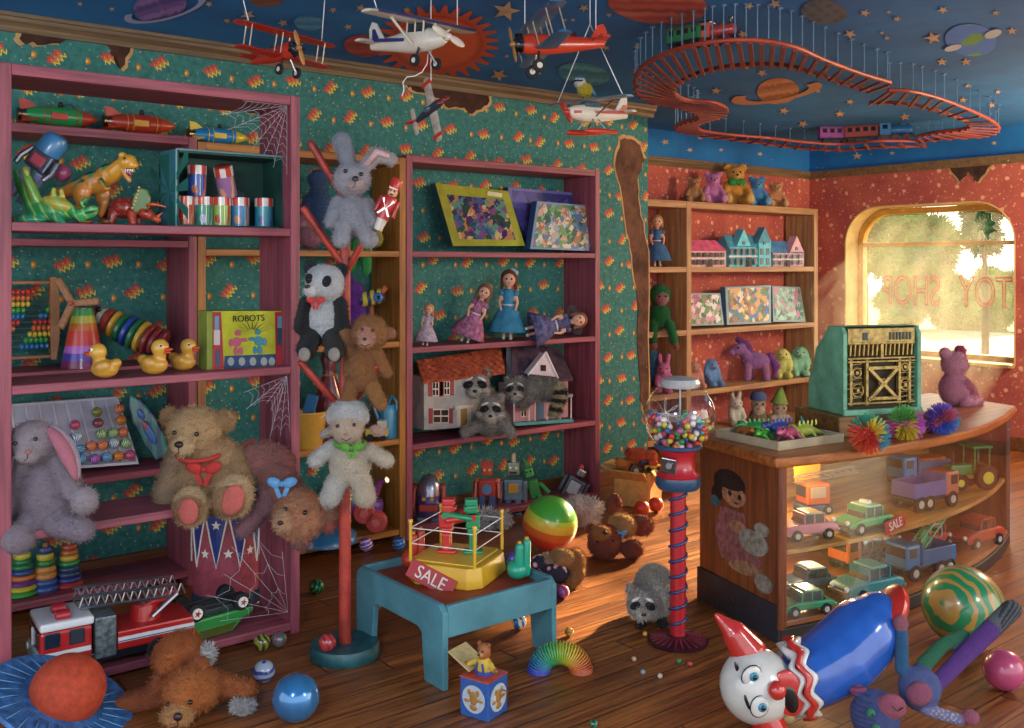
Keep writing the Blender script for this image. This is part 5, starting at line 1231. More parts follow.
MB().cyl((-7.8/U, -1/U, 12/U), (-10.5/U, -1/U, 11.6/U), 1/U, .2/U, 8).build('beak', BLK, r); MB().box((-5/U, -4.2/U, 12.4/U), (6/U, 1.4/U, 1.2/U)).build('eye_stripe', BLK, r, 0)
ball('eye', r, (-5.5/U, -4.8/U, 12.6/U), .9/U, BLK)
for q in (-1, 1): MB().cyl((q*1.4/U, 0, 3/U), (q*1.4/U, 0, 0), .4/U, None, 6).build('leg', NOSE, r)
# ------------------------------------------------------------ overhead train track
ZT = 2.635
def tpix(x, y, z=ZT): 
    return at(x, y, FPX*(EYE-z)/(y-HOR))
def smoothline(P, n=8):
    out = []; m = len(P)
    for i in range(m-1):
        p0, p1, p2, p3 = P[max(i-1, 0)], P[i], P[i+1], P[min(i+2, m-1)]
        for j in range(n):
            t = j/n; out.append(tuple(.5*((2*p1[k])+(-p0[k]+p2[k])*t+(2*p0[k]-5*p1[k]+4*p2[k]-p3[k])*t*t+(-p0[k]+3*p1[k]-3*p2[k]+p3[k])*t**3) for k in (0, 1)))
    out.append(P[-1]); return out
outA = [(890, 82), (860, 73), (825, 60), (795, 47), (765, 41), (735, 40), (705, 43), (675, 50), (650, 61), (637, 74), (636, 90), (648, 100), (672, 105), (692, 111), (698, 117), (686, 121), (676, 126), (680, 131), (715, 137), (760, 143), (800, 148), (840, 150), (880, 147), (926, 146)]
inA = [(868, 90), (845, 83), (815, 73), (790, 66), (765, 64), (740, 65), (712, 69), (690, 76), (676, 85), (675, 93), (688, 100), (712, 102), (726, 108), (724, 115), (712, 119), (700, 123), (697, 127), (705, 131), (735, 135), (770, 138), (805, 142), (838, 144), (875, 141), (920, 141)]
outB = [(888, 90), (910, 91), (935, 97), (960, 106), (985, 117), (998, 126), (996, 132), (980, 136), (950, 138), (924, 141)]
inB = [(870, 102), (900, 103), (925, 107), (945, 113), (962, 119), (970, 125), (962, 129), (945, 131), (930, 133), (918, 136)]
TRK = mat('a8402a', .5, var=.25, vs=5, name='red painted track'); TIE = mat('7a2a24', .6, var=.2)
def track(outp, inp, label, nt_):
    A_, B_ = [tpix(*q) for q in smoothline(outp)], [tpix(*q) for q in smoothline(inp)]
    c = sum(A_, V())/len(A_); r = thing('hanging_track', label, 'toy train track', c)
    for P in (A_, B_): MB().tube([p-c for p in P], .012, 8).build('rail', TRK, r, 180)
    n = len(A_)
    for i in range(nt_):
        j = int((n-1)*i/(nt_-1)); a, b = A_[j]-c, B_[j]-c; d = (b-a); L_ = d.length; yaw = math.degrees(math.atan2(d.y, d.x))
        MB().box((a+b)/2-V((0, 0, .016)), (L_*1.04, .022, .012), (0, 0, yaw)).build('sleeper', TIE, r, 0, .002)
    ROD = metal('7a98b0', .4)
    for i in range(nt_):
        j = int((n-1)*(i+.5)/nt_); a = (A_[j] if True else B_[j])-c
        mb = MB().cyl(a, (a.x, a.y, CEIL-c.z), .0035, None, 6).cyl((a.x, a.y, CEIL-c.z-.006), (a.x, a.y, CEIL-c.z), .014, None, 8); mb.build('hanger_rod', ROD, r)
    return r
track(outA, inA, 'long looping section of red toy railway hung from the ceiling by thin rods', 62)
track(outB, inB, 'short curved section of red toy railway hung at the far right of the ceiling', 20)
def loco(r, c1, c2, c3):
    MB().box((0, 0, .16), (.95, .26, .06)).build('frame', plastic('1c1c22'), r, 0, .01)
    MB().lathe([(0, -.12), (.14, -.12), (.14, .42), (.11, .46), (0, .46)], (0, 0, .33), (0, 90, 0), 18).build('boiler', plastic(c1), r, 40)
    MB().box((-.28, 0, .36), (.30, .30, .36)).build('cab', plastic(c2), r, 0, .012); MB().box((-.28, 0, .56), (.36, .34, .04)).build('cab_roof', plastic(c3), r, 0, .012)
    for s in (-1, 1): MB().box((-.28, s*.151, .42), (.14, .01, .12)).build('cab_window', mat('1a222a', .1, coat=.5), r, 0)
    MB().lathe([(.035, 0), (.035, .12), (.06, .17), (.05, .17)], (.34, 0, .45), None, 12).build('chimney', plastic('1c1c22'), r, 40); MB().ell((.1, 0, .47), (.05, .05, .06)).build('dome', metal('b08a3a'), r, 180)
    MB().prism([(.47, .1), (.56, .06), (.50, .2), (.47, .2)], .24).build('cowcatcher', plastic(c3), r, 0)
    for x in (-.3, 0, .3):
        for s in (-1, 1): MB().cyl((x, s*.12, .1), (x, s*.16, .1), .1, None, 16).build('wheel', plastic('6a2a2a'), r, 40)
def wagon(r, c1, c2):
    MB().box((0, 0, .16), (.95, .24, .05)).build('frame', plastic('1c1c22'), r, 0, .01); MB().box((0, 0, .36), (.95, .28, .34)).build('body', plastic(c1), r, 0, .012)
    MB().lathe([(.16, -.49), (.16, .49)], (0, 0, .50), (0, 90, 0), 18, sc=(.5, 1)).build('roof', plastic(c2), r, 40)
    for i in range(4):
        for s in (-1, 1): MB().box((-.33+i*.22, s*.142, .40), (.13, .01, .12)).build('window', mat('2a2a30', .15, coat=.5), r, 0)
    for x in (-.3, .3):
        for s in (-1, 1): MB().cyl((x, s*.11, .09), (x, s*.15, .09), .09, None, 14).build('wheel', plastic('2a2a30'), r, 40)
def onrail(x0, y0, x1, y1, dz=.012):
    a, b = tpix(x0, y0), tpix(x1, y1); d = b-a; return (a+b)/2+V((0, 0, dz)), math.degrees(math.atan2(d.y, d.x)), d.length
for (x0, y0, x1, y1), fn, lb in (((706, 44, 728, 43), lambda r: loco(r, 'a83a38', 'c05a4a', '1c1c22'), 'small red locomotive at the left of the hanging track'), ((668, 50, 704, 45), lambda r: wagon(r, '2f7a4a', '3a5a3a'), 'green tender coupled to the red locomotive on the track')):
    c, yw, L_ = onrail(x0, y0+5, x1, y1+3); r = thing('toy_locomotive' if 'loco' in lb[:24] else 'toy_wagon', lb, 'toy train', c, yw, .2); fn(r)
for (x0, y0, x1, y1), fn, lb, nm in (((877, 143.5, 914, 142), lambda r: loco(r, '2a6aa0', '3a78b0', '1c1c22'), 'blue locomotive pulling two carriages on the hanging track', 'toy_locomotive'), ((849, 145.5, 876, 144), lambda r: wagon(r, 'b04a3a', '8a3a34'), 'red carriage behind the blue locomotive on the hanging track', 'toy_wagon'), ((821, 146, 848, 146), lambda r: wagon(r, 'a04a90', '7a3a6a'), 'purple carriage at the tail of the blue train', 'toy_wagon')):
    c, yw, L_ = onrail(x0, y0, x1, y1); r = thing(nm, lb, 'toy train', c, yw, .29); fn(r)
# ------------------------------------------------------------ coat stand
r = thing('coat_stand', 'red wooden coat stand with a round teal base and hung with soft toys', 'coat stand', PB, FC, U*mp(PB)); AX = PXC+FPX*(PB.x*RX+PB.y*RY)/depth(PB); AY = HOR+FPX*EYE/depth(PB)
RP = mat('b0382a', .45, var=.3, vs=2.2, bp=.15, bs=20, name='worn red paint')
MB().lathe([(0, 0), (34/U, 0), (35/U, 3/U), (35/U, 9/U), (33/U, 13/U), (0, 13/U)], n=40).build('base', mat('1f5a60', .4, var=.3, vs=4), r, 40)
MB().cyl((0, 0, 12/U), (0, 0, (AY-150)/U), 6.2/U, 5.2/U, 18).build('pole', RP, r, 40)
MB().ell((0, 0, (AY-150)/U), (6/U, 6/U, 6/U)).build('finial', RP, r, 180)
for (x0, y0), (x1, y1), d in (((313, 145), (343, 196), -6), ((307, 210), (346, 270), -8), ((382, 214), (346, 272), -10), ((304, 362), (341, 408), -8), ((380, 364), (348, 412), -18)):
    MB().cap(pt(x1, y1, 0), pt(x0, y0, d*1.6), 3.4/U, 3.8/U).build('arm', RP, r, 180)
floorball(332, 641, 8.5, swirl('b83a3a', '8a2a34', 14), 'bouncy_ball', 'red bouncy ball resting on the teal base of the coat stand', group='bouncy balls').location = PB+V((-RX*.055-FX*.09, -RY*.055-FY*.09, .053+.033))
# wooden soldier on the right arm
r = begin('toy_soldier', 'wooden toy soldier in red coat and tall red hat on the coat stand arm', 'toy soldier', hang(383, 224, .12))
m = tq(22, 388, 206, -4); m.lathe([(0, -14), (6.5, -14), (7, -4), (8.2, 6), (6, 10), (0, 10)], n=16, col='b02a24'); m.lathe([(0, -26), (4.5, -26), (5.5, -14), (0, -14)], n=14, col='c8c0b0'); m.build('coat', VGLOSS, r, 45)
m = tq(22, 388, 206, -4); m.ell((0, 0, 14), (5, 5, 5.5)); m.build('head', plastic('d8a078'), r, 180)
m = tq(22, 388, 206, -4); m.lathe([(0, 17), (5.6, 17), (5.8, 28), (5.0, 29), (0, 29)], n=16); m.box((0, -4, 18), (9, 5, 1.4)); m.build('hat', plastic('b83020'), r, 45)
for a in (35, -35):
    m = tq(22+a*.0, 388, 206, -10.5); m.box((0, 0, -2), (2, 1.2, 20), (0, a, 0)); m.build('white_cross_belt', WHT, r, 0)
for s in (-1, 1):
    m = tq(22, 388, 206, -4); m.cap((s*8.5, 0, 6), (s*9.5, -2, -8), 2.6, 2.2); m.build('arm', plastic('a02a24'), r, 180)
    m = tq(22, 388, 206, -4); m.ell((s*1.9, -4.6, 15.5), (.8, .6, .9), n=8); m.build('eye', BLK, r, 180)
m = tq(22, 388, 206, -4); m.ell((0, -4.8, 11.8), (2.2, .7, .8), n=8); m.build('moustache', NOSE, r, 180)
# ------------------------------------------------------------ half hidden toys in the amber bookcase
def blob(name, label, cat, lo, L, vox=1.1, fz=1200, m=None, grp=None):
    r = begin(name, label, cat, lo, grp); L = L(); body(r, L, vox, fz, 2., material=m); return r
blob('plush_toy', 'blue plush toy sitting on the amber bookcase behind the grey rabbit', 'soft toy', sh(316, 4.97, O1), lambda: [e(318, 208, 0, 12, 26, 12, '3a5a88'), e(319, 180, -3, 11, 10, 10, '3f6494'), e(309, 210, -6, 6, 16, 7, '345280')])
blob('plush_pig', 'dusty pink plush pig on the amber bookcase shelf beside the front post', 'soft toy', sh(310, 4.92, O1), lambda: [e(310, 236, 0, 13, 13, 12, 'b07a88'), e(306, 222, -5, 9, 8, 8, 'b88490'), e(303, 214, -4, 3, 4, 3, 'a06a78'), e(305, 225, -13, 4, 3, 3, 'c08a98')])
blob('plush_frog', 'bright green plush frog with long legs behind the grey rabbit', 'soft toy', sh(366, 4.94, O1), lambda: [e(362, 232, 0, 12, 16, 11, '2f9a4a'), k(358, 244, -10, 354, 268, -18, 6, 5, '2f9a4a'), k(368, 244, -10, 369, 270, -18, 6, 5, '35a050'), e(378, 238, -4, 6, 9, 6, 'b8a83a')])
blob('plush_toy', 'purple plush toy behind the panda in the amber bookcase', 'soft toy', sh(356, 4.95, O2), lambda: [e(354, 318, 0, 14, 28, 12, '6a2f98'), e(354, 294, -3, 12, 14, 11, '7436a0'), k(350, 285, 0, 348, 270, -2, 5, 4, '6a2f98')])
r = begin('toy_bird', 'yellow and blue toy bird with round goggle eye beside the purple plush', 'toy', sh(372, 4.9, O2))
m = Q(); m.lathe([(0, -14), (7, -12), (8, 0), (7, 10), (0, 12)], (374, -6, -297), (0, 78, 0), 18); m.build('body', swirl('c8b43a', '2a3a5a', 2, .4, 'painted toy', .55), r, 40)
pbead('eye', r, 380, 297, -14, 5, plastic('3a78b8')); pbead('pupil', r, 381, 297, -18, 2, BLK); m = Q(); m.cyl((383, -8, -292), (387, -9, -287), 2, 3, 10); m.build('tuft', plastic('c86a3a'), r)
m = Q(); m.cyl((372, -4, -306), (371, 0, -344), 2.2, None, 8).box((371, 0, -345), (16, 12, 3)); m.build('perch', plastic('8a4a30'), r, 40)
r = begin('toy_bucket', 'yellow toy bucket on the lower shelf of the amber bookcase', 'bucket', sh(309, 4.9, O3)); h_ = (AY-412)/U
MB().lathe([(0, 0), (13/U, 0), (18/U, h_), (19/U, h_), (18.5/U, h_*1.04), (16/U, h_*.98), (11/U, .05), (0, .05)], n=24).build('pail', plastic('c8983a'), r, 40); MB().torus((0, 0, h_*1.0), 18.5/U, 1.2/U).build('rim', plastic('d8a848'), r)
MB().tube([(18/U*math.cos(R_(t)), -4/U-10/U*math.sin(R_(t)), h_-6/U*math.sin(R_(t))) for t in range(0, 181, 15)], .8/U, 6).build('handle', plastic('d8d0b8'), r)
MB().box((2/U, -2/U, h_+8/U), (12/U, 3/U, 20/U), (0, 14, 0)).build('blue_spade', plastic('2a6a98'), r, 0, .04)
r = begin('bowling_pin', 'maroon toy skittle behind the sheep on the amber bookcase', 'toy', sh(329, 4.96, O3)); MB().lathe([(0, 0), (12/U, 0), (16/U, 25/U), (15/U, 45/U), (7/U, 66/U), (6/U, 74/U), (9/U, 84/U), (6/U, 92/U), (0, 94/U)], n=22).build('skittle', plastic('6a2430'), r, 60); MB().torus((0, 0, 68/U), 6.5/U, 1.2/U).build('collar', plastic('b06a3a'), r)
r = begin('watering_can', 'bright blue toy watering can right of the sheep', 'watering can', sh(389, 4.9, O3)); h_ = (AY-404)/U
MB().lathe([(0, 0), (9/U, 0), (9.5/U, h_*.8), (7/U, h_), (0, h_)], n=20).build('can', plastic('2a86a8'), r, 40); MB().tube([(0, -3/U, h_), (3/U, -5/U, h_+9/U), (8/U, -4/U, h_+4/U), (9/U, -2/U, h_*.6)], 1.6/U, 8).build('handle', plastic('2a86a8'), r)
MB().tube([(-7/U, 0, 10/U), (-14/U, -2/U, 28/U), (-16/U, -2/U, 38/U)], [2.6/U, 1.8/U, 1.8/U], 8).lathe([(1.8/U, 0), (4/U, 4/U), (0, 5/U)], (-16/U, -2/U, 37/U), None, 10).build('spout', plastic('2a7a9a'), r)
r = begin('toy_truck', 'small yellow toy truck between the sheep and the blue watering can', 'toy vehicle', sh(377, 4.87, O3))
MB().box((0, 0, 8/U), (22/U, 12/U, 8/U)).build('body', plastic('c8b04a'), r, 0, .02); MB().box((5/U, 0, 16/U), (9/U, 11/U, 8/U)).build('cab', plastic('c8c0b0'), r, 0, .02)
for x in (-6, 6):
    for s in (-1, 1): MB().cyl((x/U, s*5/U, 3.5/U), (x/U, s*7/U, 3.5/U), 3.5/U, None, 12).build('wheel', TYRE, r, 40)
r = begin('ride_on_toy', 'purple and green ride-on toy with red wheels in the amber bookcase bottom', 'ride-on toy', sh(352, 4.95, O4))
m = Q(); m.box((352, 0, -506), (62, 20, 16)); m.build('body', plastic('6a3a8a'), r, 0, .12, 3); m = Q(); m.lathe([(0, 10), (14, 10), (24, 0), (26, -8), (0, -8)], (350, 0, -492), None, 24, sc=(1, .5)); m.build('seat', plastic('2f7a4a'), r, 40)
for x, y in ((378, 519), (330, 519), (366, 510)):
    m = Q(); m.cyl((x, -14, -y), (x, -6, -y), 11, None, 24); w_ = m.build('wheel', plastic('b8403a'), r, 40, .03); m = Q(); m.cyl((x, -16, -y), (x, -13, -y), 4, None, 14); m.build('hub', plastic('c8605a'), w_, 40)
m = Q(); m.tube([(374, 0, -500), (380, -2, -482), (388, -8, -478)], 3, 8); m.build('handlebar', plastic('8a3a7a'), r)
lo = sh(326, 4.86, O4); r = begin('flying_disc', 'blue flying disc lying at the foot of the amber bookcase', 'flying disc', lo); MB().lathe([(0, 14/U), (20/U, 13/U), (30/U, 8/U), (31/U, 0), (29/U, 0), (28/U, 6/U), (0, 10/U)], n=32).build('disc', plastic('2a6f9a'), r, 60)
# ------------------------------------------------------------ boxed jigsaw puzzles
def picture(cols, sc, name):
    m, nt, b = newmat(name); _, vec = coords(nt)
    vo = ND(nt, 'TexVoronoi'); vo.inputs['Scale'].default_value = sc; n_ = noise(nt, vec, sc*1.3, 3)
    ad = ND(nt, 'VectorMath', operation='ADD'); nt.links.new(vec, ad.inputs[0]); cbx = ND(nt, 'CombineXYZ'); nt.links.new((n_*.12).k, cbx.inputs[0]); nt.links.new((n_*.1).k, cbx.inputs[2]); nt.links.new(cbx.outputs[0], ad.inputs[1]); nt.links.new(ad.outputs[0], vo.inputs['Vector'])
    sp = ND(nt, 'SeparateColor'); nt.links.new(vo.outputs[1], sp.inputs[0])
    ra = ND(nt, 'ValToRGB'); ra.color_ramp.interpolation = 'CONSTANT'; el = ra.color_ramp.elements
    while len(el) < len(cols): el.new(0)
    for i, c in enumerate(cols): el[i].position = i/len(cols); el[i].color = (*lin(c), 1)
    nt.links.new(sp.outputs[0], ra.inputs[0]); nt.links.new(ra.outputs[0], b.inputs['Base Color']); b.inputs['Roughness'].default_value = .35; return m
def slabbox(r, corners, th, m, name, push=0., ythick=None):
    """four picture corners on a plane already turned into local points; th is depth away from the viewer"""
    mb = MB(); A = [V(p)+V((0, -push, 0)) for p in corners]; Bk = [p+V((0, th, 0)) for p in A]
    mb.add(A+Bk, [(3, 2, 1, 0), (4, 5, 6, 7), (0, 1, 5, 4), (1, 2, 6, 5), (2, 3, 7, 6), (3, 0, 4, 7)]); 
    return mb.build(name, m, r, 0, .002)
def puzzle(name, label, pix, cbot, ctop, z, box, border, pic, inset=.12, ins_top=None, grp='boxed jigsaw puzzles', bordert=None):
    """pix corners: top-left, top-right, bottom-right, bottom-left; leans from cbot to ctop"""
    xs_ = sum(p[0] for p in pix)/4; lo = sh(xs_, cbot, z); r = thing(name, label, 'puzzle box', lo, 0, 1, grp)
    P = [onY(pix[0][0], pix[0][1], ctop)-lo, onY(pix[1][0], pix[1][1], ctop)-lo, onY(pix[2][0], pix[2][1], cbot)-lo, onY(pix[3][0], pix[3][1], cbot)-lo]
    slabbox(r, P, .055, box, 'carton'); slabbox(r, P, .003, border, 'lid_border', .002)
    f = lambda u, v: P[0].lerp(P[1], u).lerp(P[3].lerp(P[2], u), v); t_ = ins_top if ins_top is not None else inset
    I = [f(inset, t_), f(1-inset, t_), f(1-inset, 1-inset), f(inset, 1-inset)]; slabbox(r, I, .002, pic, 'printed_picture', .004)
    return r, f
YEL = mat('a8a830', .5, var=.2, vs=6)
PICA = picture(['2a2a5a', '3a5a8a', '7a4a7a', 'b07a4a', '2a4a3a', '5a8a7a', 'c8a87a', '40305a'], 26, 'puzzle art')
r, f = puzzle('puzzle_box', 'yellow green framed jigsaw puzzle box leaning at a slant on the top shelf', [(435, 183), (508, 191), (525, 246), (453, 246)], 4.92, 5.04, D1, mat('24505a', .6), YEL, PICA, .11, .17)
sl = f(.78, .09); MB().box(sl+V((0, -.006, 0)), (.12, .003, .028), (0, 4, 0)).build('title_bar', mat('d0d0a0', .5), r, 0)
PICB = picture(['3a7a3a', '6a9a5a', 'c8a08a', 'd8c8b0', '5a7a98', '2f5a48', 'a06a4a', '8ab0c0'], 30, 'puzzle art')
r, f = puzzle('puzzle_box', 'purple jigsaw puzzle box partly hidden behind the blue one', [(508, 187), (577, 193), (574, 247), (512, 246)], 5.02, 5.06, D1, mat('3a3a78', .6), mat('6a6aa8', .5), picture(['3a3470', '4a4488', '5a549a', '383068'], 12, 'puzzle art'), .05)
r, f = puzzle('puzzle_box', 'blue edged jigsaw puzzle box with a leafy picture at the right of the top shelf', [(537, 201), (595, 206), (589, 251), (530, 249)], 4.87, 4.93, D1, mat('2a4a7a', .6), mat('7a98b8', .5), PICB, .04)
# ------------------------------------------------------------ dolls
def doll(name, label, lo, dress, hair, tilt=0, hat=None, extra=None, h=64, rot=None, hairlen=.3, arms=.25, skin='d8a890', grp='dolls'):
    """unit: height 1 ; front -y"""
    s = h*mp(lo); r = thing(name, label, 'doll', lo, FC, s, grp, rot=rot or (0, tilt, FC))
    hd = E((0, -.01, .865), (.098, .095, .11), skin)
    L = [hd, C((0, 0, .70), (0, 0, .80), .035, .035, skin), E((0, 0, .60), (.085, .06, .13), skin), E((0, 0, .46), (.09, .07, .08), skin)]
    L += mir(C((.085, 0, .68), (.13, -.03, .54), .032, .026, skin), C((.13, -.03, .54), (.10, -.10, .43), .026, .022, skin), C((.045, 0, .42), (.05, 0, .22), .045, .036, skin), C((.05, 0, .22), (.05, -.01, .05), .034, .026, skin), E((.05, -.04, .025), (.032, .06, .025), 'e0dcd8'))
    soft('body', L, r, .017, 0, 0, 3, VPAINT)
    pr = [(.02, .735), (.075, .715), (.092, .64), (.072, .52), (.15, .42), (.225, .28), (.285, .12), (.27, .115), (.2, .25), (.05, .5)]
    mb = MB(); mb.lathe(pr, n=32, sc=(1, .85))
    for i, v in enumerate(mb.v):
        a = math.atan2(v.y, v.x); z = v.z; kf = 1+.05*math.sin(a*9)*max(0, (.5-z)/.4); mb.v[i] = V((v.x*kf, v.y*kf, z))
    d = mb.build('dress', dress, r, 180)
    mb = MB()
    for s_ in (-1, 1): mb.ell((s_*.10, -.005, .665), (.05, .05, .055), n=10)
    mb.build('sleeves', dress, d, 180); MB().torus((0, 0, .50), .078, .014, None, 20, 6).build('sash', cloth('d8d0d8'), d)
    mb = MB(); mb.ell((0, .03, .895), (.122, .112, .115)); 
    for s_ in (-1, 1): mb.cap((s_*.085, .02, .88), (s_*.10, .02, .88-hairlen), .04, .025)
    mb.cap((0, .07, .85), (0, .07, .85-hairlen), .06, .04)
    mb.build('hair', cloth(hair), r, 180)
    for s_ in (-1, 1): ball('eye', r, (s_*.036, -.098, .87), .015, BLK)
    ball('mouth', r, (0, -.1, .815), (.018, .008, .008), plastic('b04040'))
    if hat: MB().lathe([(0, .99), (.06, .985), (.085, .93), (.09, .92), (.24, .89), (.245, .885), (.09, .9)], (0, .02, 0), (-14, 0, 0), 26).build('hat', hat, r, 60)
    if extra: extra(r)
    return r
PINKD = mat('c07aa0', .9, var=.4, vs=16, bp=.6, bs=40, name='ruffled pink lace'); BLUED = mat('3a8ab0', .85, var=.2, vs=10, bp=.2); LILD = mat('6a6a98', .9, var=.45, vs=14, bp=.5, name='faded lilac print'); WHD = mat('c8b8c8', .9, var=.3, vs=12)
doll('doll', 'fair haired doll in a ruffled pink dress leaning on the blue doll', sh(464, 4.93, D2), PINKD, '7a5a48', 22, h=63, hairlen=.34)
doll('doll', 'brown haired doll in a long pale blue dress standing upright', sh(507, 4.95, D2), BLUED, '6a3a20', 2, h=70, hairlen=.14, extra=lambda r: MB().ell((.06, .02, .99), (.05, .03, .03), (0, 30, 0)).ell((.10, .02, .96), (.03, .03, .04)).build('hair_bow', cloth('a8c8d8'), r, 180))
lo = sh(522, 4.86, D2)+V((.02, 0, .05))
doll('doll', 'doll in a faded lilac dress and wide hat lying on its side on the shelf', lo, LILD, '8a5a40', 0, hat=mat('8a7a78', .9, var=.3), h=66, rot=(-10, 78, FC), hairlen=.1)
doll('doll', 'small doll in a pale white dress at the left end of the doll shelf', sh(425, 4.9, D2), WHD, 'd8a060', 6, h=42, hairlen=.12)
# ------------------------------------------------------------ dollhouses on the mauve bookcase
cH = 4.90; lo = sh(450, cH, D3)
r = thing('dollhouse', 'white dollhouse with an orange tiled roof and red shutters', 'dollhouse', lo, 0)
STUC = mat('b8b4ae', .8, var=.2, vs=12); 
def lay(name, P, m, off=.0, th=.02, c=cH, root=None, bev=0): 
    mb = MB(); fp(mb, lo, c-off, P, th); return mb.build(name, m, root or r, 0, bev)
lay('house_front', [(424, 430), (424, 377), (489, 372), (489, 426)], STUC, 0, .16)
mb = MB(); a0, a1, b0_, b1_ = [onY(x, y, c_)-lo for x, y, c_ in ((423, 384, cH-.03), (505, 374, cH-.03), (416, 364, cH+.10), (500, 350, cH+.10))]
th_ = V((0, 0, .02)); mb.add([a0, a1, b1_, b0_, a0+th_, a1+th_, b1_+th_, b0_+th_], [(3, 2, 1, 0), (4, 5, 6, 7), (0, 1, 5, 4), (1, 2, 6, 5), (2, 3, 7, 6), (3, 0, 4, 7)]); roof = mb.build('roof', mat('a8482a', .8, var=.4, vs=18, name='clay tiles'), r, 0)
for i in range(7):
    for j in range(11):
        q = a0.lerp(a1, (j+.5+(i % 2)*.5-.25)/11).lerp(b0_.lerp(b1_, (j+.5+(i % 2)*.5-.25)/11), (i+.3)/7)+th_; MB().box(q, (.030, .026, .009), (42, 0, 0)).build('roof_tile', mat(['b04e2c', 'a0422a', 'c05c34'][(i*3+j*5) % 3], .8, var=.3, vs=20), roof, 0, .003) if (i+j) % 1 == 0 and i < 7 else None
def window_(x0, y0, x1, y1, sh_c=None, off=.004):
    w_ = lay('window', rect(x0, y0, x1, y1), mat('e0dcd0', .5), off, .006); xm = (x0+x1)/2; ym = (y0+y1)/2
    for (p, q) in ((0, 0), (1, 0), (0, 1), (1, 1)):
        lay('pane', rect(x0+.8+p*(xm-x0-.2), y0+1+q*(ym-y0-.2), x0+.8+p*(xm-x0-.2)+(xm-x0-1.4), y0+1+q*(ym-y0-.2)+(ym-y0-1.6)), mat('1c222a', .15), off+.003, .005, root=w_)
    if sh_c:
        for xa, xb in ((x0-4, x0-.3), (x1+.3, x1+4)): lay('shutter', rect(xa, y0-.5, xb, y1+.5), mat(sh_c, .6), off, .008)
window_(432.5, 382, 439, 396, 'a04038'); window_(444, 381, 450, 395, 'a04038'); window_(433, 409, 449, 423, 'a04038')
lay('door', [(457, 427), (457, 408), (471, 407), (471, 426)], mat('d8ccb8', .6), .003, .006); lay('door_panel', [(461, 426), (461, 408.5), (467, 408), (467, 425)], mat('a87a3a', .6), .006, .006)
lay('porch', [(455, 407), (473, 404), (474, 407), (455, 410)], mat('e0dcd0', .6), .02, .02)
lo = sh(545, cH, D3)
r = thing('dollhouse', 'pink and pale blue dollhouse with a purple roof and white gable', 'dollhouse', lo, 0)
SLA = mat('4a3448', .8, var=.4, vs=20, name='purple slates'); PNK = mat('c08a98', .7, var=.15); 
lay('house_front', [(513, 422), (513, 384), (568, 380), (568, 417)], PNK, 0, .15)
mb = MB(); a0, a1, b0_, b1_ = [onY(x, y, c_)-lo for x, y, c_ in ((511, 384, cH-.03), (573, 381, cH-.03), (512, 344, cH+.12), (560, 352, cH+.12))]
mb.add([a0, a1, b1_, b0_, a0+th_, a1+th_, b1_+th_, b0_+th_], [(3, 2, 1, 0), (4, 5, 6, 7), (0, 1, 5, 4), (1, 2, 6, 5), (2, 3, 7, 6), (3, 0, 4, 7)]); mb.build('roof', SLA, r, 0)
lay('gable', [(529, 374), (557, 377), (546, 353)], mat('d0c4cc', .7), .045, .06); lay('gable_window', rect(541, 365, 546, 371), mat('1c222a', .2), .05, .006)
mb = MB()
for A, B in (((528, 375), (546, 352)), ((546, 352), (558, 378))):
    p, q = onY(*A, cH-.05)-lo, onY(*B, cH-.05)-lo; mb.cyl(p, q, .006, None, 6)
mb.build('gable_trim', mat('e8e4e4', .6), r)
lay('front_door', rect(537, 402, 544, 419), mat('4a7a9a', .5), .004, .006); window_(521, 402, 527, 417, None); window_(551, 398, 557, 411, None)
lay('porch_floor', [(513, 423), (573, 419), (574, 422), (515, 426)], mat('4a9aa0', .6), .04, .05)
for x in (514, 529, 535, 547, 560, 571): 
    p, q = onY(x, 422-(x-513)*.06, cH-.035)-lo, onY(x, 400-(x-513)*.05, cH-.035)-lo; MB().cyl(p, q, .005, None, 8).build('porch_post', mat('e0dcdc', .6), r)
lay('porch_roof', [(513, 401), (573, 394), (573, 397), (513, 404)], mat('8a98a8', .6), .05, .06)
lay('rear_chimney', rect(508, 346, 511, 388), mat('b8c0cc', .6), -.14, .02)
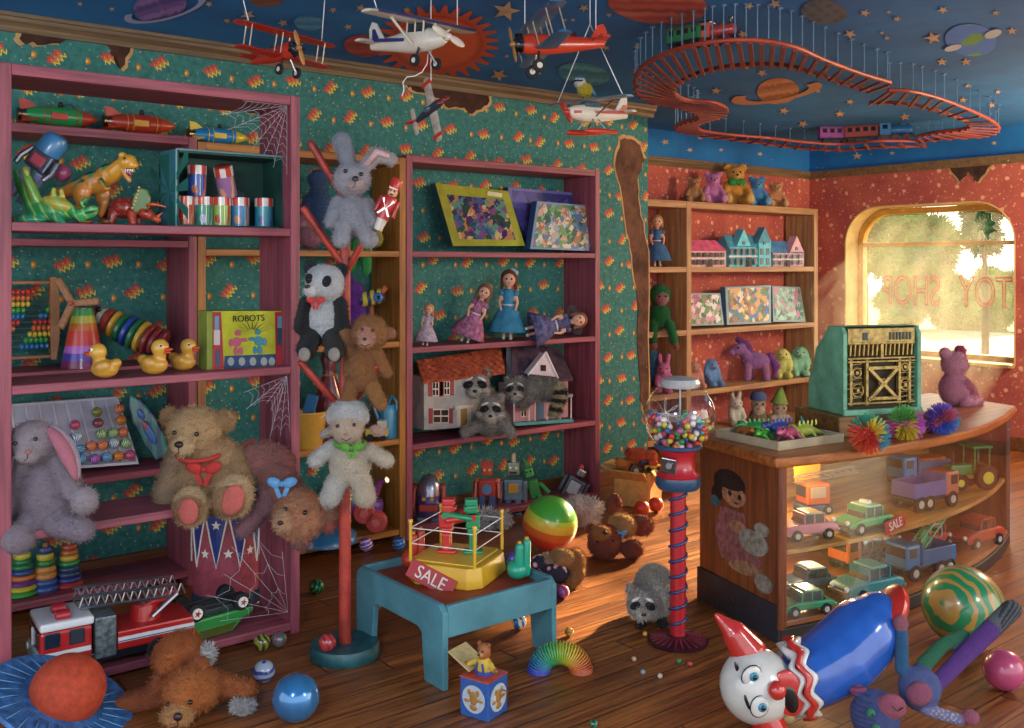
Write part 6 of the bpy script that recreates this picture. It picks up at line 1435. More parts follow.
# ------------------------------------------------------------ tin robots
def robot(label, px, c, h, fn): 
    lo = sh(px, c, D4); r = begin('toy_robot', label, 'toy robot', lo, 'tin robots on the bottom shelf'); fn(r); return r
def bolt(r, nm, c, d, m, rot=None, bv=.03): q = Q(); q.box((c[0], c[1], -c[2]), d, rot); return q.build(nm, m, r, 0, bv)
def cylq(r, nm, a, b, r0, m, r1=None, n=16): q = Q(); q.cyl((a[0], a[1], -a[2]), (b[0], b[1], -b[2]), r0, r1, n); return q.build(nm, m, r, 40)
def rb1(r):
    q = Q(); q.lathe([(0, 0), (13, 0), (14, 12), (12.5, 14), (12.5, 20), (11, 30), (6, 38), (0, 40)], (429, 0, -514), None, 22); q.build('domed_body', mat('5a4a80', .35, .3, var=.2), r, 40)
    q = Q(); q.lathe([(12.8, 20), (11.4, 30), (6.4, 38.3), (0, 40.6)], (429, 0, -514), None, 22); q.build('dome', mat('a0a0b0', .25, .7), r, 40)
    for x in (-14.5, 14.5): cylq(r, 'arm', (429+x, -3, 487), (429+x*1.05, -6, 507), 2.6, plastic('b03a34')); cylq(r, 'shoulder', (429+x*.8, 0, 487), (429+x*1.15, 0, 487), 4, plastic('b03a34'))
    bolt(r, 'red_band', (429, -12, 505), (18, 6, 7), plastic('b84030')); 
    for x in (-7, 7): bolt(r, 'foot', (429+x, -4, 519), (9, 14, 8), plastic('4a6a88'))
    for x in (-4, 4): cylq(r, 'light', (429+x, -11.5, 496), (429+x, -13.5, 496), 2, plastic('d8a03a'))
    for t in range(5): q = Q(); q.tube([(421+t*4, -10+abs(t-2), -496+0), (423+t*3, -7+abs(t-2)*.6, -482)], .7, 6); q.build('dome_rib', plastic('3a7a4a' if t % 2 else 'b8a03a'), r)
robot('purple domed robot with red arms at the left end of the bottom shelf', 429, 4.93, 48, rb1)
def rb2(r):
    bolt(r, 'torso', (487, 0, 487), (17, 12, 16), plastic('b83a2c')); bolt(r, 'head', (487, 0, 470), (11, 10, 10), plastic('c04a34')); cylq(r, 'antenna', (487, 0, 465), (487, 0, 458), 1.2, plastic('d86a4a'), .4)
    q = Q(); q.prism([(481, -466), (481, -459), (484, -464), (487, -458), (490, -464), (493, -459), (493, -466)], 5); q.build('crest', plastic('c83a2a'), r, 0)
    for s in (-1, 1):
        cylq(r, 'arm', (487+s*11, 0, 482), (487+s*12, -4, 497), 2.6, plastic('a83428')); bolt(r, 'leg', (487+s*5, 0, 503), (6.5, 9, 18), plastic('4a6090')); bolt(r, 'foot', (487+s*5.5, -3, 514), (8.5, 13, 5), plastic('b03a30')); pbead('eye', r, 487+s*2.6, 469, -5.4, 1.3, plastic('e8d870')); pbead('shoulder', r, 487+s*10, 481, 0, 3.4, plastic('c85a3a'))
    q = Q(); q.cyl((487, -5, -488), (487, -7.5, -488), 5, None, 16); q.build('chest_dial', plastic('5a88b0'), r, 40)
robot('red crested robot with blue legs on the bottom shelf', 487, 4.95, 60, rb2)
TINB = mat('7a98a8', .35, .6, var=.2)
def rb3(r):
    bolt(r, 'torso', (513, 0, 489), (19, 13, 21), TINB); bolt(r, 'head', (513, 0, 468), (13, 11, 13), mat('98a8a0', .35, .6)); cylq(r, 'antenna', (513, 0, 462), (513, 0, 453), 3.4, mat('a8a890', .4, .5), 2.6)
    bolt(r, 'chest_plate', (513, -7, 487), (10, 2, 10), plastic('c8963a'))
    for s in (-1, 1):
        bolt(r, 'arm', (513+s*12, -1, 490), (5, 7, 20), TINB); bolt(r, 'leg', (513+s*5, 0, 505), (7, 10, 13), mat('6a889a', .35, .6)); bolt(r, 'foot', (513+s*5, -3, 512), (8.5, 14, 4), TINB); bolt(r, 'claw', (513+s*12.5, -2, 501), (4, 5, 4), plastic('b04a3a')); pbead('eye', r, 513+s*3, 467, -6, 1.7, plastic('e8e0a0'))
    bolt(r, 'mouth_grille', (513, -5.8, 471.5), (8, 1.2, 2.4), DG, None, .01)
robot('silver blue square robot with a gold chest plate, tallest on the shelf', 513, 4.95, 62, rb3)
GRN = plastic('3a9a4a')
def rb4(r):
    bolt(r, 'torso', (534, 0, 487), (11, 9, 15), GRN, (0, -14, 0)); bolt(r, 'head', (529, 0, 472), (9, 8, 9), plastic('58b058'), (0, -14, 0)); bolt(r, 'leg', (533, 0, 501), (5, 7, 15), GRN, (0, 6, 0)); bolt(r, 'leg', (541, 0, 500), (5, 7, 16), GRN, (0, -24, 0)); bolt(r, 'foot', (533, -3, 510), (8, 11, 3.6), GRN); bolt(r, 'foot', (546, -3, 509), (8, 11, 3.6), GRN)
    cylq(r, 'arm', (540, -2, 483), (549, -7, 491), 2.2, GRN); cylq(r, 'arm', (527, -3, 484), (522, -8, 493), 2.2, GRN); pbead('eye', r, 526.5, 471, -4.6, 1.1, BLK); pbead('eye', r, 530.5, 470.4, -4.6, 1.1, BLK); q = Q(); q.prism([(526, -467), (523, -458), (531, -466)], 3); q.build('crest', GRN, r, 0)
robot('small bright green robot leaning to one side on the bottom shelf', 537, 4.94, 46, rb4)
GRY = mat('6a6e78', .4, .5, var=.3)
def rb5(r):
    for nm, c, d, m, dd in (('torso', (0, 0, 16), (19, 13, 22), GRY, 0), ('screen', (-1, -7, 17), (11, 1.6, 13), mat('b8c0c4', .3), 0), ('head', (0, 0, 33), (9, 8, 8), metal('9a9aa0'), 0), ('arm', (-12, 0, 16), (4, 6, 18), GRY, 0), ('arm', (12, 0, 18), (4, 6, 18), GRY, 0), ('leg', (-5, 0, 0), (6, 8, 11), GRY, 0), ('leg', (5, 0, 0), (6, 8, 11), GRY, 0)):
        m_ = tq(28, 566, 502, 0); m_.box(c, d); m_.build(nm, m, r, 0, .03)
    m_ = tq(28, 566, 502, 0); m_.ell((-3, -1, 38), (3, 3, 3)); m_.build('red_lamp', plastic('b83a3a'), r, 180)
robot('grey robot with a pale screen toppled against the right end of the shelf', 567, 4.93, 46, rb5)
# ------------------------------------------------------------ striped beach ball, carton of toys
Z = FPX*EYE/(551+.0-HOR); q = at(550, 525.5, Z); rad = 27.5*Z/FPX
def beach():
    m, nt, b = newmat('striped beach ball'); (x, y, z), vec = coords(nt); t = (z*.96+x*.22-y*.18)/rad*.5+.5
    ra = ND(nt, 'ValToRGB'); ra.color_ramp.interpolation = 'CONSTANT'; el = ra.color_ramp.elements
    for i, (p_, c) in enumerate(((0, 'c8486a'), (.17, 'd8452f'), (.36, 'e06a2f'), (.52, 'e0b83a'), (.66, 'b8c83a'), (.74, '4aa83a'))):
        if i > 1: el.new(p_)
        el[i].position = p_; el[i].color = (*lin(c), 1)
    nt.links.new(t.k, ra.inputs[0]); nt.links.new(ra.outputs[0], b.inputs['Base Color']); b.inputs['Roughness'].default_value = .3; b.inputs['Coat Weight'].default_value = .3; return m
o = MB().ell((0, 0, 0), rad, n=40).build('beach_ball', beach(), None, 180); o.location = (q.x, q.y, rad); o.rotation_euler = (0, 0, R_(FC)); tag(o, 'rainbow striped beach ball, green on top and pink below, behind the play table', 'ball')
CARD = mat('d0a05a', .85, var=.15, vs=6, name='corrugated card')
lo = fl(638, 503); r = begin('cardboard_box', 'open cardboard box overflowing with toys at the end of the teal wall', 'cardboard box', lo, None, FC-28)
w_, d_, h_ = 36/U, 34/U, 34/U
for c, s_ in (((0, -d_/2, h_/2), (w_, .04, h_)), ((0, d_/2, h_/2), (w_, .04, h_)), ((-w_/2, 0, h_/2), (.04, d_, h_)), ((w_/2, 0, h_/2), (.04, d_, h_)), ((0, 0, .02), (w_, d_, .04))): MB().box(c, s_).build('side' if c[2] > .1 else 'bottom', CARD, r, 0, .01)
for c, rt, s_ in (((0, -d_/2-.16, h_-.04), (-38, 0, 0), (w_*.98, .34, .03)), ((-w_/2-.17, 0, h_+.02), (0, 20, 0), (.34, d_*.98, .03)), ((w_/2+.14, 0, h_-.08), (0, 48, 0), (.34, d_*.98, .03))): MB().box(c, s_, rt).build('flap', CARD, r, 0, .01)
bx = lo.copy()
def inbox(dx, dd, dz): 
    s_ = mp(bx); return bx+V((RX*dx*s_+FX*dd*s_, RY*dx*s_+FY*dd*s_, dz*s_))
blob('plush_tiger', 'orange plush toy spilling over the left of the cardboard box', 'soft toy', inbox(-10, 0, 32), lambda: [E((0, 0, .1), (.22, .2, .16), 'd87a2f'), E((-.16, -.12, .16), (.12, .1, .1), 'd88a3a'), E((-.22, -.1, .26), (.04, .03, .05), 'c86a28')], .9, 900)
r = blob('plush_cat', 'red and orange plush cat on top of the cardboard box pile', 'soft toy', inbox(2, 4, 36), lambda: [E((0, 0, .16), (.24, .2, .2), 'd85a30'), E((.22, -.06, .2), (.14, .12, .14), 'd86a34'), E((-.2, -.02, .28), (.1, .1, .09), 'c84a2c')], .9, 900); MB().box((.05, -.22, .12), (.16, .06, .1), (10, 0, 20)).build('check_patch', plastic('2a3a5a'), r, 0, .02)
r = begin('toy_car', 'little yellow and red toy car in the cardboard box', 'toy vehicle', inbox(14, -6, 34)); MB().box((0, 0, .06), (.34, .18, .1)).build('body', plastic('d8b03a'), r, 0, .03); MB().box((0, 0, .15), (.18, .16, .1)).build('roof', plastic('b83a30'), r, 0, .03)
for x in (-.1, .1):
    for s_ in (-1, 1): MB().cyl((x, s_*.08, .04), (x, s_*.11, .04), .05, None, 12).build('wheel', TYRE, r, 40)
r = begin('toy_camera', 'small dark toy camera among the toys in the cardboard box', 'toy', inbox(-4, -12, 32)); MB().box((0, 0, .08), (.24, .12, .16), (0, 30, 15)).build('case', plastic('2a3038'), r, 0, .02); MB().cyl((0, -.06, .08), (0, -.12, .08), .05, None, 14).build('lens', plastic('b8b0a0'), r, 40)
floorball(642, 509, 8, plastic('c8402f'), 'toy_ball', 'left red ball of the pair in front of the cardboard box', group='red balls by the box'); floorball(656, 505, 7.5, plastic('c8482f'), 'toy_ball', 'right red ball of the pair in front of the cardboard box', group='red balls by the box')
# ------------------------------------------------------------ play table with the boxing robots
TB = mat('4f8894', .5, var=.2, vs=5, bp=.1, name='blue grey painted board'); 
tz = .335; c1 = fl(443, 692); 
XT = c1.x; YT = c1.y
XR = fl(556, 650).x-c1.x; YL = fl(355, 642).y-c1.y
TW_, TD_ = .60, .56
W2 = onY(557, 600, c1.y).x-c1.x; D2_ = onX(356, 600, c1.x).y-c1.y
r = thing('play_table', 'low blue grey play table with a red recessed top', 'table', (c1.x+W2/2, c1.y+D2_/2, 0))
tz = onY(443, 607, c1.y).z
leg_w, lw2 = .13, .13
def arch(w, h0):
    a = w/2; return [(-a, 0), (-a+leg_w, 0), (-a+leg_w+.02, h0*.92), (-a+leg_w+.05, h0), (a-leg_w-.05, h0), (a-leg_w-.02, h0*.92), (a-leg_w, 0), (a, 0), (a, tz-.03), (a-.03, tz), (-a+.03, tz), (-a, tz-.03)]
for s_ in (-1, 1):
    mb = MB(); mb.prism(arch(D2_, tz*.62), .026, (s_*(W2/2-.013), 0, 0), (0, 0, 90)); mb.build('end_panel', TB, r, 0, .005, 3)
for s_ in (-1, 1):
    MB().box((0, s_*(D2_/2-.013), tz*.80), (W2-.05, .024, tz*.38)).build('side_rail', TB, r, 0, .004)
MB().box((0, 0, tz*.86), (W2-.05, D2_-.05, .02)).build('tabletop', mat('9a3a24', .5, var=.25, vs=6), r, 0)
TTOP = tz*.86+.01
tc = V((c1.x+W2/2, c1.y+D2_/2, TTOP))
lo = at(457, 575, 0.001+FPX*(EYE-TTOP)/(575-HOR)); lo.z = TTOP
r = thing('boxing_robots_game', 'yellow boxing ring game with a red and a green robot and a sale sign', 'game', lo, -60)
gp = mp(lo); YP = plastic('d8a82a'); g_w = 78*gp; hb = 20*gp
oc = [(-.5, -.32), (-.32, -.5), (.36, -.5), (.5, -.36), (.5, .36), (.36, .5), (-.36, .5), (-.5, .36)]
mb = MB(); n_ = 8; P = [(x*g_w, y*g_w) for x, y in oc]
mb.add([(x*1.06, y*1.06, 0) for x, y in P]+[(x, y, hb) for x, y in P], [tuple(range(n_-1, -1, -1)), tuple(range(n_, 2*n_))]+[(i, (i+1) % n_, n_+(i+1) % n_, n_+i) for i in range(n_)]); mb.build('ring_base', YP, r, 0, .006, 3)
MB().box((0, 0, hb+.002), (g_w*.8, g_w*.8, .006)).build('canvas', plastic('e0b838'), r, 0, .003)
pp = g_w*.44; ph = 38*gp
for sx_ in (-1, 1):
    for sy_ in (-1, 1): MB().cyl((sx_*pp, sy_*pp, hb), (sx_*pp, sy_*pp, hb+ph), .007, None, 12).cyl((sx_*pp, sy_*pp, hb+ph), (sx_*pp, sy_*pp, hb+ph+.012), .011, .009, 12).build('corner_post', YP, r, 40)
for z_ in (.45, .85):
    for a, b in (((-1, -1), (1, -1)), ((1, -1), (1, 1)), ((1, 1), (-1, 1)), ((-1, 1), (-1, -1))): MB().cyl((a[0]*pp, a[1]*pp, hb+ph*z_), (b[0]*pp, b[1]*pp, hb+ph*z_), .0022, None, 6).build('rope', WHT, r)
def boxer(nm, x, y, m, f, yaw):
    t = bpy.data.objects.new('boxer', None); COL.objects.link(t); t.parent = r; t.location = (x, y, hb+.005); t.rotation_euler = (0, 0, R_(yaw)); s_ = 58*gp/1.0; t.scale = (s_,)*3
    g = [MB().box((0, 0, .03), (.34, .26, .06)), MB().box((0, -.07, .20), (.14, .12, .30)), MB().box((0, .07, .20), (.14, .12, .30)), MB().box((0, 0, .40), (.20, .26, .10)), MB().box((0, 0, .57), (.24, .34, .24)), MB().box((.02, 0, .76), (.2, .2, .14)), MB().box((.03, 0, .88), (.22, .2, .12))]
    for i, q in enumerate(g): q.build(('foot_base', 'leg', 'leg', 'waist', 'torso', 'neck_block', 'head')[i], m, t, 0, .03, 3)
    MB().box((.13, 0, .77), (.06, .22, .08)).build('jaw', m, t, 0, .02)
    for s2, z_ in ((-1, .60), (1, .64)): MB().cap((.05, s2*.2, z_), (.42, s2*.10, z_+.04), .05, .05).box((.46, s2*.10, z_+.04), (.14, .1, .1)).build('arm', m, t, 60)
    for s2 in (-1, 1): ball('eye', t, (.14, s2*.05, .9), .022, BLK)
    MB().cyl((.12, 0, .57), (.135, 0, .57), .06, None, 14).build('chest_plate', plastic('7a2018' if f else '0f4a3a'), t, 40)
boxer('r', -.15*g_w, .02*g_w, plastic('c8302a'), 1, 14); boxer('g', .17*g_w, .12*g_w, plastic('1f8a5a'), 0, 204)
def joystick(c, m, nm):
    mb = MB().ell((c[0], c[1], 11*gp), (11*gp, 13*gp, 10*gp)).cap((c[0]+.01, c[1]-.015, 8*gp), (c[0]+.014, c[1]-.018, 34*gp), 5*gp, 4.2*gp).cap((c[0]+.03, c[1]+.01, 8*gp), (c[0]+.034, c[1]+.012, 37*gp), 5*gp, 4.2*gp); o_ = mb.build('controller', m, r, 60); o_['label'] = nm
    for dx, dy, z_ in ((.014, -.018, 38), (.034, .012, 41)): MB().cyl((c[0]+dx, c[1]+dy, z_*gp-.006), (c[0]+dx, c[1]+dy, z_*gp+.008), .009, None, 10).build('thumb_button', plastic('d8963a'), o_, 40)
joystick((g_w*.80, g_w*.10, 0), plastic('1f9a7a'), 'green controller'); joystick((-g_w*.64, g_w*.0, 0), plastic('b8382a'), 'red controller')
SGN = plastic('b02a2a')
def salesign(label, c, w, yaw, lean=-18, roll=0):
    q = thing('sale_sign', label, 'sign', c, 0, 1, 'red sale signs', rot=M.Rotation(R_(yaw), 3, 'Z') @ M.Rotation(R_(lean), 3, 'X') @ M.Rotation(R_(roll), 3, 'Y'))
    MB().box((0, 0, w*.17), (w, .006, w*.34)).build('board', SGN, q, 0, .002); text('lettering', 'SALE', w*.33, mat('e8ddd0', .6, var=.2, vs=60), q, (0, -.0045, w*.165), (90, 0, 0), .001, .95); return q
sg = lo+M.Rotation(R_(-60), 3, 'Z') @ V((-.13*g_w, -.60*g_w, .004))
salesign('red SALE sign propped against the yellow boxing ring', sg, 54*mp(sg), -56, -24, 20)
p_ = at(513, 550, depth(tc)+.17); o = MB().ell((0, 0, 0), 7.5*mp(p_), n=18).build('toy_ball', plastic('4a4a98'), None, 180); o.location = (p_.x, p_.y, TTOP+7.5*mp(p_)); tag(o, 'violet ball at the far corner of the play table top', 'ball')
# ------------------------------------------------------------ jack-in-the-box
lo = fl(484, 712); r = begin('jack_in_the_box', 'blue jack-in-the-box with a brown bear puppet popping out of its red lid', 'jack-in-the-box', lo, None, FC-38+4)
s_ = 34/U
MB().box((0, 0, s_*.56), (s_, s_, s_*1.12)).build('box', plastic('2a5aa0'), r, 0, .02)
MB().box((0, 0, s_*1.12), (s_*1.04, s_*1.04, .03)).build('top_frame', plastic('b83a28'), r, 0, .01)
for rt, c in ((0, (0, -s_/2-.006, s_*.56)), (90, (s_/2+.006, 0, s_*.56)), (-90, (-s_/2-.006, 0, s_*.56))):
    mb = MB(); mb.lathe([(0, .0), (s_*.40, 0), (s_*.40, .012), (0, .012)], c, (90, 0, rt), 28); mb.build('picture_roundel', mat('b8c0c8', .5), r, 40)
    mb = MB(); Qr = M.Rotation(R_(rt), 3, 'Z')
    for dx, dz, a, b in ((0, .02, .12, .16), (-.1, .13, .06, .07), (.1, .14, .06, .07), (-.16, -.05, .1, .04), (.15, .0, .1, .04), (0, -.16, .12, .07)):
        mb.ell(V(c)+Qr @ V((dx, -.014, dz)), (a*.8, .012, b*.9), (0, 0, rt), n=10)
    mb.build('printed_figure', plastic('a8783a'), r, 180)
MB().box((-s_*.72, .1, s_*1.42), (s_*.9, s_*.9, .03), (0, 28, 0)).build('lid', mat('c8b078', .6, var=.15), r, 0, .01)
L = [E((0, 0, 1.22), (.15, .14, .17), '9a5a2a'), E((0, -.12, 1.18), (.07, .06, .05), 'b07a44')]+mir(E((.12, 0, 1.36), (.055, .04, .055), '8a4e24'))+[E((0, 0, .92), (.19, .15, .2), 'c8a83a')]+mir(C((.17, -.02, 1.0), (.32, -.08, .92), .06, .05, 'c8a83a'), E((.36, -.1, .93), (.055, .05, .05), '9a5a2a'))+[E((0, 0, .8), (.2, .16, .12), '2a4a90')]
soft('bear_puppet', L, r, .022, 0, 0, 4, VPAINT)
for q in (-1, 1): ball('eye', r, (q*.06, -.135, 1.26), .022, BLK); MB().box((q*.08, -.155, .93), (.045, .02, .2), (0, q*-10, 0)).build('overall_strap', plastic('2a4a90'), r, 0, .008)
ball('nose', r, (0, -.18, 1.2), .026, BLK); MB().tube([(s_/2, .1, .5), (s_/2+.14, .1, .5), (s_/2+.14, .1, .36)], .02, 8).build('crank', metal('a8a8a8'), r)
# ------------------------------------------------------------ coil spring toy
lo = fl(560, 672); r = begin('coil_spring_toy', 'rainbow plastic coil spring toy arched on the floor', 'coil spring', lo)
n_, tps = 30, 14; P = []; seg = []
for i in range(n_*tps+1):
    t = i/(n_*tps); th = math.pi*(1-t); Rr = 21/U; cx, cz = Rr*math.cos(th), 1.5/U+18/U*math.sin(th)
    a = 2*math.pi*i/tps; nx, nz = math.cos(th), math.sin(th); rr = 11/U
    P.append(V((cx+rr*math.cos(a)*nx, rr*math.sin(a), max(.015, cz+rr*math.cos(a)*nz))))
def hue(t):
    cs = ['4a5ab0', '2f8aa8', '3aa86a', '8ab83a', 'd8b83a', 'd87a3a', 'c8503a']; f_ = t*(len(cs)-1); i = min(int(f_), len(cs)-2); a, b = [tuple(int(c[j:j+2], 16) for j in (0, 2, 4)) for c in cs[i:i+2]]; q = f_-i
    return tuple(a[j]*(1-q)+b[j]*q for j in range(3))
mb = MB(); mb.tube(P, .016, 6)
for i in range(len(mb.v)): mb.c[i] = hue((i//6)/len(P))
mb.build('coil', VGLOSS, r, 180)
for x, c, nt_ in ((-21, '3a4ab0', 4), (21, 'b8603a', 4)):
    mb = MB()
    for j in range(nt_): mb.torus((x/U, 0, (.9+j*1.4)/U), 11/U, .8/U, None, 26, 6)
    mb.build('end_coil', plastic(c), r, 180)
# ------------------------------------------------------------ gumball machine
lo = fl(678, 642); r = begin('gumball_machine', 'red gumball machine on a tall pole with a cracked glass globe', 'gumball machine', lo); GM = r; GLO = lo.copy()
GR = plastic('b02028')
mb = MB(); mb.lathe([(0, 0), (29/U, 0), (30/U, 2/U), (22/U, 5/U), (10/U, 8/U), (0, 9/U)], n=36); mb.build('foot', plastic('3a1a24'), r, 40)
for i in range(24): t = 2*math.pi*i/24; MB().box((20/U*math.cos(t), 20/U*math.sin(t), 5.6/U), (16/U, 1.6/U, 1.2/U), (0, 11, math.degrees(t))).build('foot_rib', plastic('7a2430'), r, 0)
yz = lambda y: (AY-y)/U
MB().cyl((0, 0, 8/U), (0, 0, yz(486)), 8/U, 8/U, 20).build('pole', GR, r, 40)
P = [V((8.3/U*math.cos(t), 8.3/U*math.sin(t), 10/U+(yz(490)-12/U)*t/(2*math.pi*9))) for t in [i*2*math.pi/16 for i in range(9*16)]]
MB().tube(P, 1.8/U, 5).build('blue_spiral_stripe', plastic('2a3a68'), r, 180)
MB().lathe([(0, yz(489)), (20/U, yz(488)), (23/U, yz(483)), (22/U, yz(476)), (0, yz(475))], n=32).build('tray_collar', plastic('2a4a68'), r, 40)
MB().lathe([(21/U, yz(477)), (22/U, yz(474)), (18/U, yz(470)), (16/U, yz(456)), (21/U, yz(447)), (20/U, yz(445))], n=32).build('body', GR, r, 40)
MB().torus((0, 0, yz(446)), 22/U, 2.2/U, None, 32).build('neck_ring', plastic('2f4a70'), r)
pl_ = MB().box((-12/U, -16/U, yz(463)), (15/U, 2/U, 17/U), (14, 6, -28)); pl_.build('coin_plate', metal('b8bcc0', .25), r, 0, .02)
MB().cyl((-12/U, -17/U, yz(462)), (-12.5/U, -21/U, yz(462)), 3/U, None, 14).build('turn_knob', metal('8a8a90', .3), r, 40); MB().box((-5/U, -17/U, yz(479)), (10/U, 4/U, 5/U)).build('chute_flap', metal('a0a4a8', .3), r, 0, .02)
gc = V((2/U, 0, yz(417))); GRd = 36/U
MB().ell(gc, (GRd, GRd, 37/U), None, 0, 40).build('glass_globe', clear('globe glass', (1, 1, 1), .05), r, 180)
MB().lathe([(0, yz(376)), (8/U, yz(376.5)), (18/U, yz(379)), (20/U, yz(383)), (19/U, yz(387)), (0, yz(387))], (2/U, 0, 0), None, 32).build('lid', mat('c8c8c4', .3, .3), r, 40)
MB().cyl((2/U, 0, yz(387)), (2/U, 0, yz(432)), 1.2/U).build('centre_rod', metal('a8a8a8'), r)
MB().ell((2/U, 0, yz(434)), (10/U, 10/U, 2.4/U)).build('stirring_plate', metal('d0d0d0'), r, 180)
mb = MB(); rs = random.Random(3)
for j in range(13):
    a = rs.uniform(0, 6.28); p = V((-.5, -.1)); u, v = -.52, .25; pts = []
    for s_ in range(6):
        w_ = math.sqrt(max(.02, 1-u*u-v*v)); pts.append(gc+V((u*GRd, -w_*GRd, v*37/U))*1.003)
        u += math.cos(a)*.075; v += math.sin(a)*.075; a += rs.uniform(-.5, .5)
    mb.tube(pts, .14/U, 4)
mb.build('crack_lines', mat('e8e8e8', .4, var=0), r)
sc_ = r.scale[0]; GC = ['c83038', '2f8a4a', 'd8b83a', 'd87a2f', '2f5a98', 'e0d8d0', 'c05a98', '3aa0a0']; GN = ['red', 'green', 'yellow', 'orange', 'blue', 'white', 'pink', 'turquoise']
Ry = M.Rotation(R_(FC), 3, 'Z'); pos = []; gr_ = 3.1/U; tries = 0
while len(pos) < 150 and tries < 30000:
    tries += 1; p = V((rs.uniform(-1, 1)*GRd, rs.uniform(-1, .35)*GRd, rs.uniform(-.92, .22)*37/U))
    if p.length > GRd-gr_*1.1 or p.z > -.02+.12*math.sin(p.x*9) or (p.x**2+p.y**2 < (4/U)**2): continue
    if p.length < GRd*.62 and p.z < -.1: continue
    if all((p-q).length > gr_*1.75 for q in pos): pos.append(p)
GBM = [MB().ell((0, 0, 0), gr_*sc_, n=10).build('gumball', plastic(c), None, 180) for c in GC]; cnt = [0]*8
for i, p in enumerate(pos):
    kx = i % 8; o = GBM[kx] if i < 8 else GBM[kx].copy()
    if i >= 8: COL.objects.link(o)
    o.location = lo+Ry @ ((gc+p)*sc_); tag(o, f'{GN[kx]} gumball inside the glass globe of the gumball machine', 'gumball', f'{GN[kx]} gumballs in the globe')
# ------------------------------------------------------------ goods in the counter
ZC1, ZC0 = .38, .085
def veh(label, px, y, z, L, yaw, fn, nm='toy_car', flip=False):
    lo = sh(px, y, z); r = thing(nm, label, 'toy vehicle', lo, yaw+(180 if flip else 0), L, 'toy vehicles in the counter'); fn(r); return r
def whl(r, xs, y, rad, th=.06, hub='b8b0a0'):
    for x in xs:
        for s in (-1, 1):
            w_ = MB().cyl((x, s*(y-th/2), rad), (x, s*(y+th/2), rad), rad, None, 18).build('wheel', TYRE, r, 40); MB().cyl((x, s*(y-th*.6), rad), (x, s*(y+th*.6), rad), rad*.5, None, 12).build('hubcap', plastic(hub), w_, 40)
GLZ = mat('1a2a30', .1, coat=.6)
def car(c, roof=None, low=False, extra=None):
    def f(r):
        h = .30 if low else .34
        P = [(-.5, .10), (-.5, .2), (-.44, h-.10), (-.22, h-.06), (.38, h-.06), (.49, h-.1), (.5, .12)]
        MB().prism(P, .40).build('body', plastic(c), r, 0, .03, 3)
        MB().prism([(-.20, h-.07), (-.08, h+.10), (.20, h+.10), (.34, h-.07)], .34).build('cabin', GLZ, r, 0, .02); MB().prism([(-.09, h+.085), (-.07, h+.115), (.19, h+.115), (.22, h+.085)], .35).build('roof', plastic(roof or c), r, 0, .01)
        for x in (-.13, .05, .24): MB().box((x, 0, h+.015), (.025, .352, .15)).build('pillar', plastic(c), r, 0)
        whl(r, (-.29, .30), .19, .095)
        MB().box((-.50, 0, .14), (.03, .40, .05)).build('bumper', metal('a8a8a8'), r, 0, .01); MB().box((.50, 0, .15), (.03, .40, .05)).build('bumper', metal('a8a8a8'), r, 0, .01)
        for s in (-1, 1): ball('headlamp', r, (-.495, s*.13, .2), .035, WHT)
        if extra: extra(r)
    return f
def truck(cab, bed, load=None, tank=False, boom=None):
    def f(r):
        MB().box((0, 0, .15), (1, .30, .06)).build('chassis', DG, r, 0, .01); MB().box((-.34, 0, .32), (.28, .38, .34)).build('cab', plastic(cab), r, 0, .04, 3)
        MB().box((-.485, 0, .38), (.02, .32, .13)).build('windscreen', GLZ, r, 0, .01)
        for s in (-1, 1): MB().box((-.36, s*.192, .38), (.14, .01, .13)).build('side_window', GLZ, r, 0, .01)
        if tank:
            MB().lathe([(0, -.15), (.17, -.15), (.19, -.12), (.19, .48), (.17, .51), (0, .51)], (0, 0, .36), (0, 90, 0), 20).build('tank', metal('a8a8a0', .25), r, 40)
            for x in (0, .2, .4): MB().torus((x, 0, .36), .193, .012, (0, 90, 0), 20, 6).build('tank_band', plastic('c8602f'), r)
        elif bed:
            for s in (-1, 1): MB().box((.15, s*.19, .30), (.66, .02, .20)).build('bed_side', plastic(bed), r, 0, .01)
            MB().box((.15, 0, .21), (.66, .38, .03)).build('bed_floor', plastic(bed), r, 0); MB().box((.48, 0, .30), (.02, .38, .2)).build('tailgate', plastic(bed), r, 0, .01); MB().box((-.18, 0, .34), (.02, .38, .28)).build('headboard', plastic(bed), r, 0, .01)
        if load: MB().box((.15, 0, .33), (.58, .32, .22)).build('load', mat(load, .7, var=.3), r, 0, .03)
        if boom: boom(r)
        whl(r, (-.32, .18, .36), .17, .11)
    return f
def lattice(r, a, b, w, m, nm='boom', n=9):
    a, b = V(a), V(b); mb = MB(); d = (b-a); u = V((0, 1, 0))*w; v = d.cross(V((0, 1, 0))).normalized()*w
    for p in (u+v, u-v, -u+v, -u-v): mb.tube([a+p, b+p], .013, 5)
    for i in range(n):
        t0, t1 = i/n, (i+1)/n
        for p, q in ((u+v, u-v), (-u+v, -u-v), (u+v, -u+v)): mb.tube([a+d*t0+p, a+d*t1+q], .008, 4)
    return mb.build(nm, m, r)
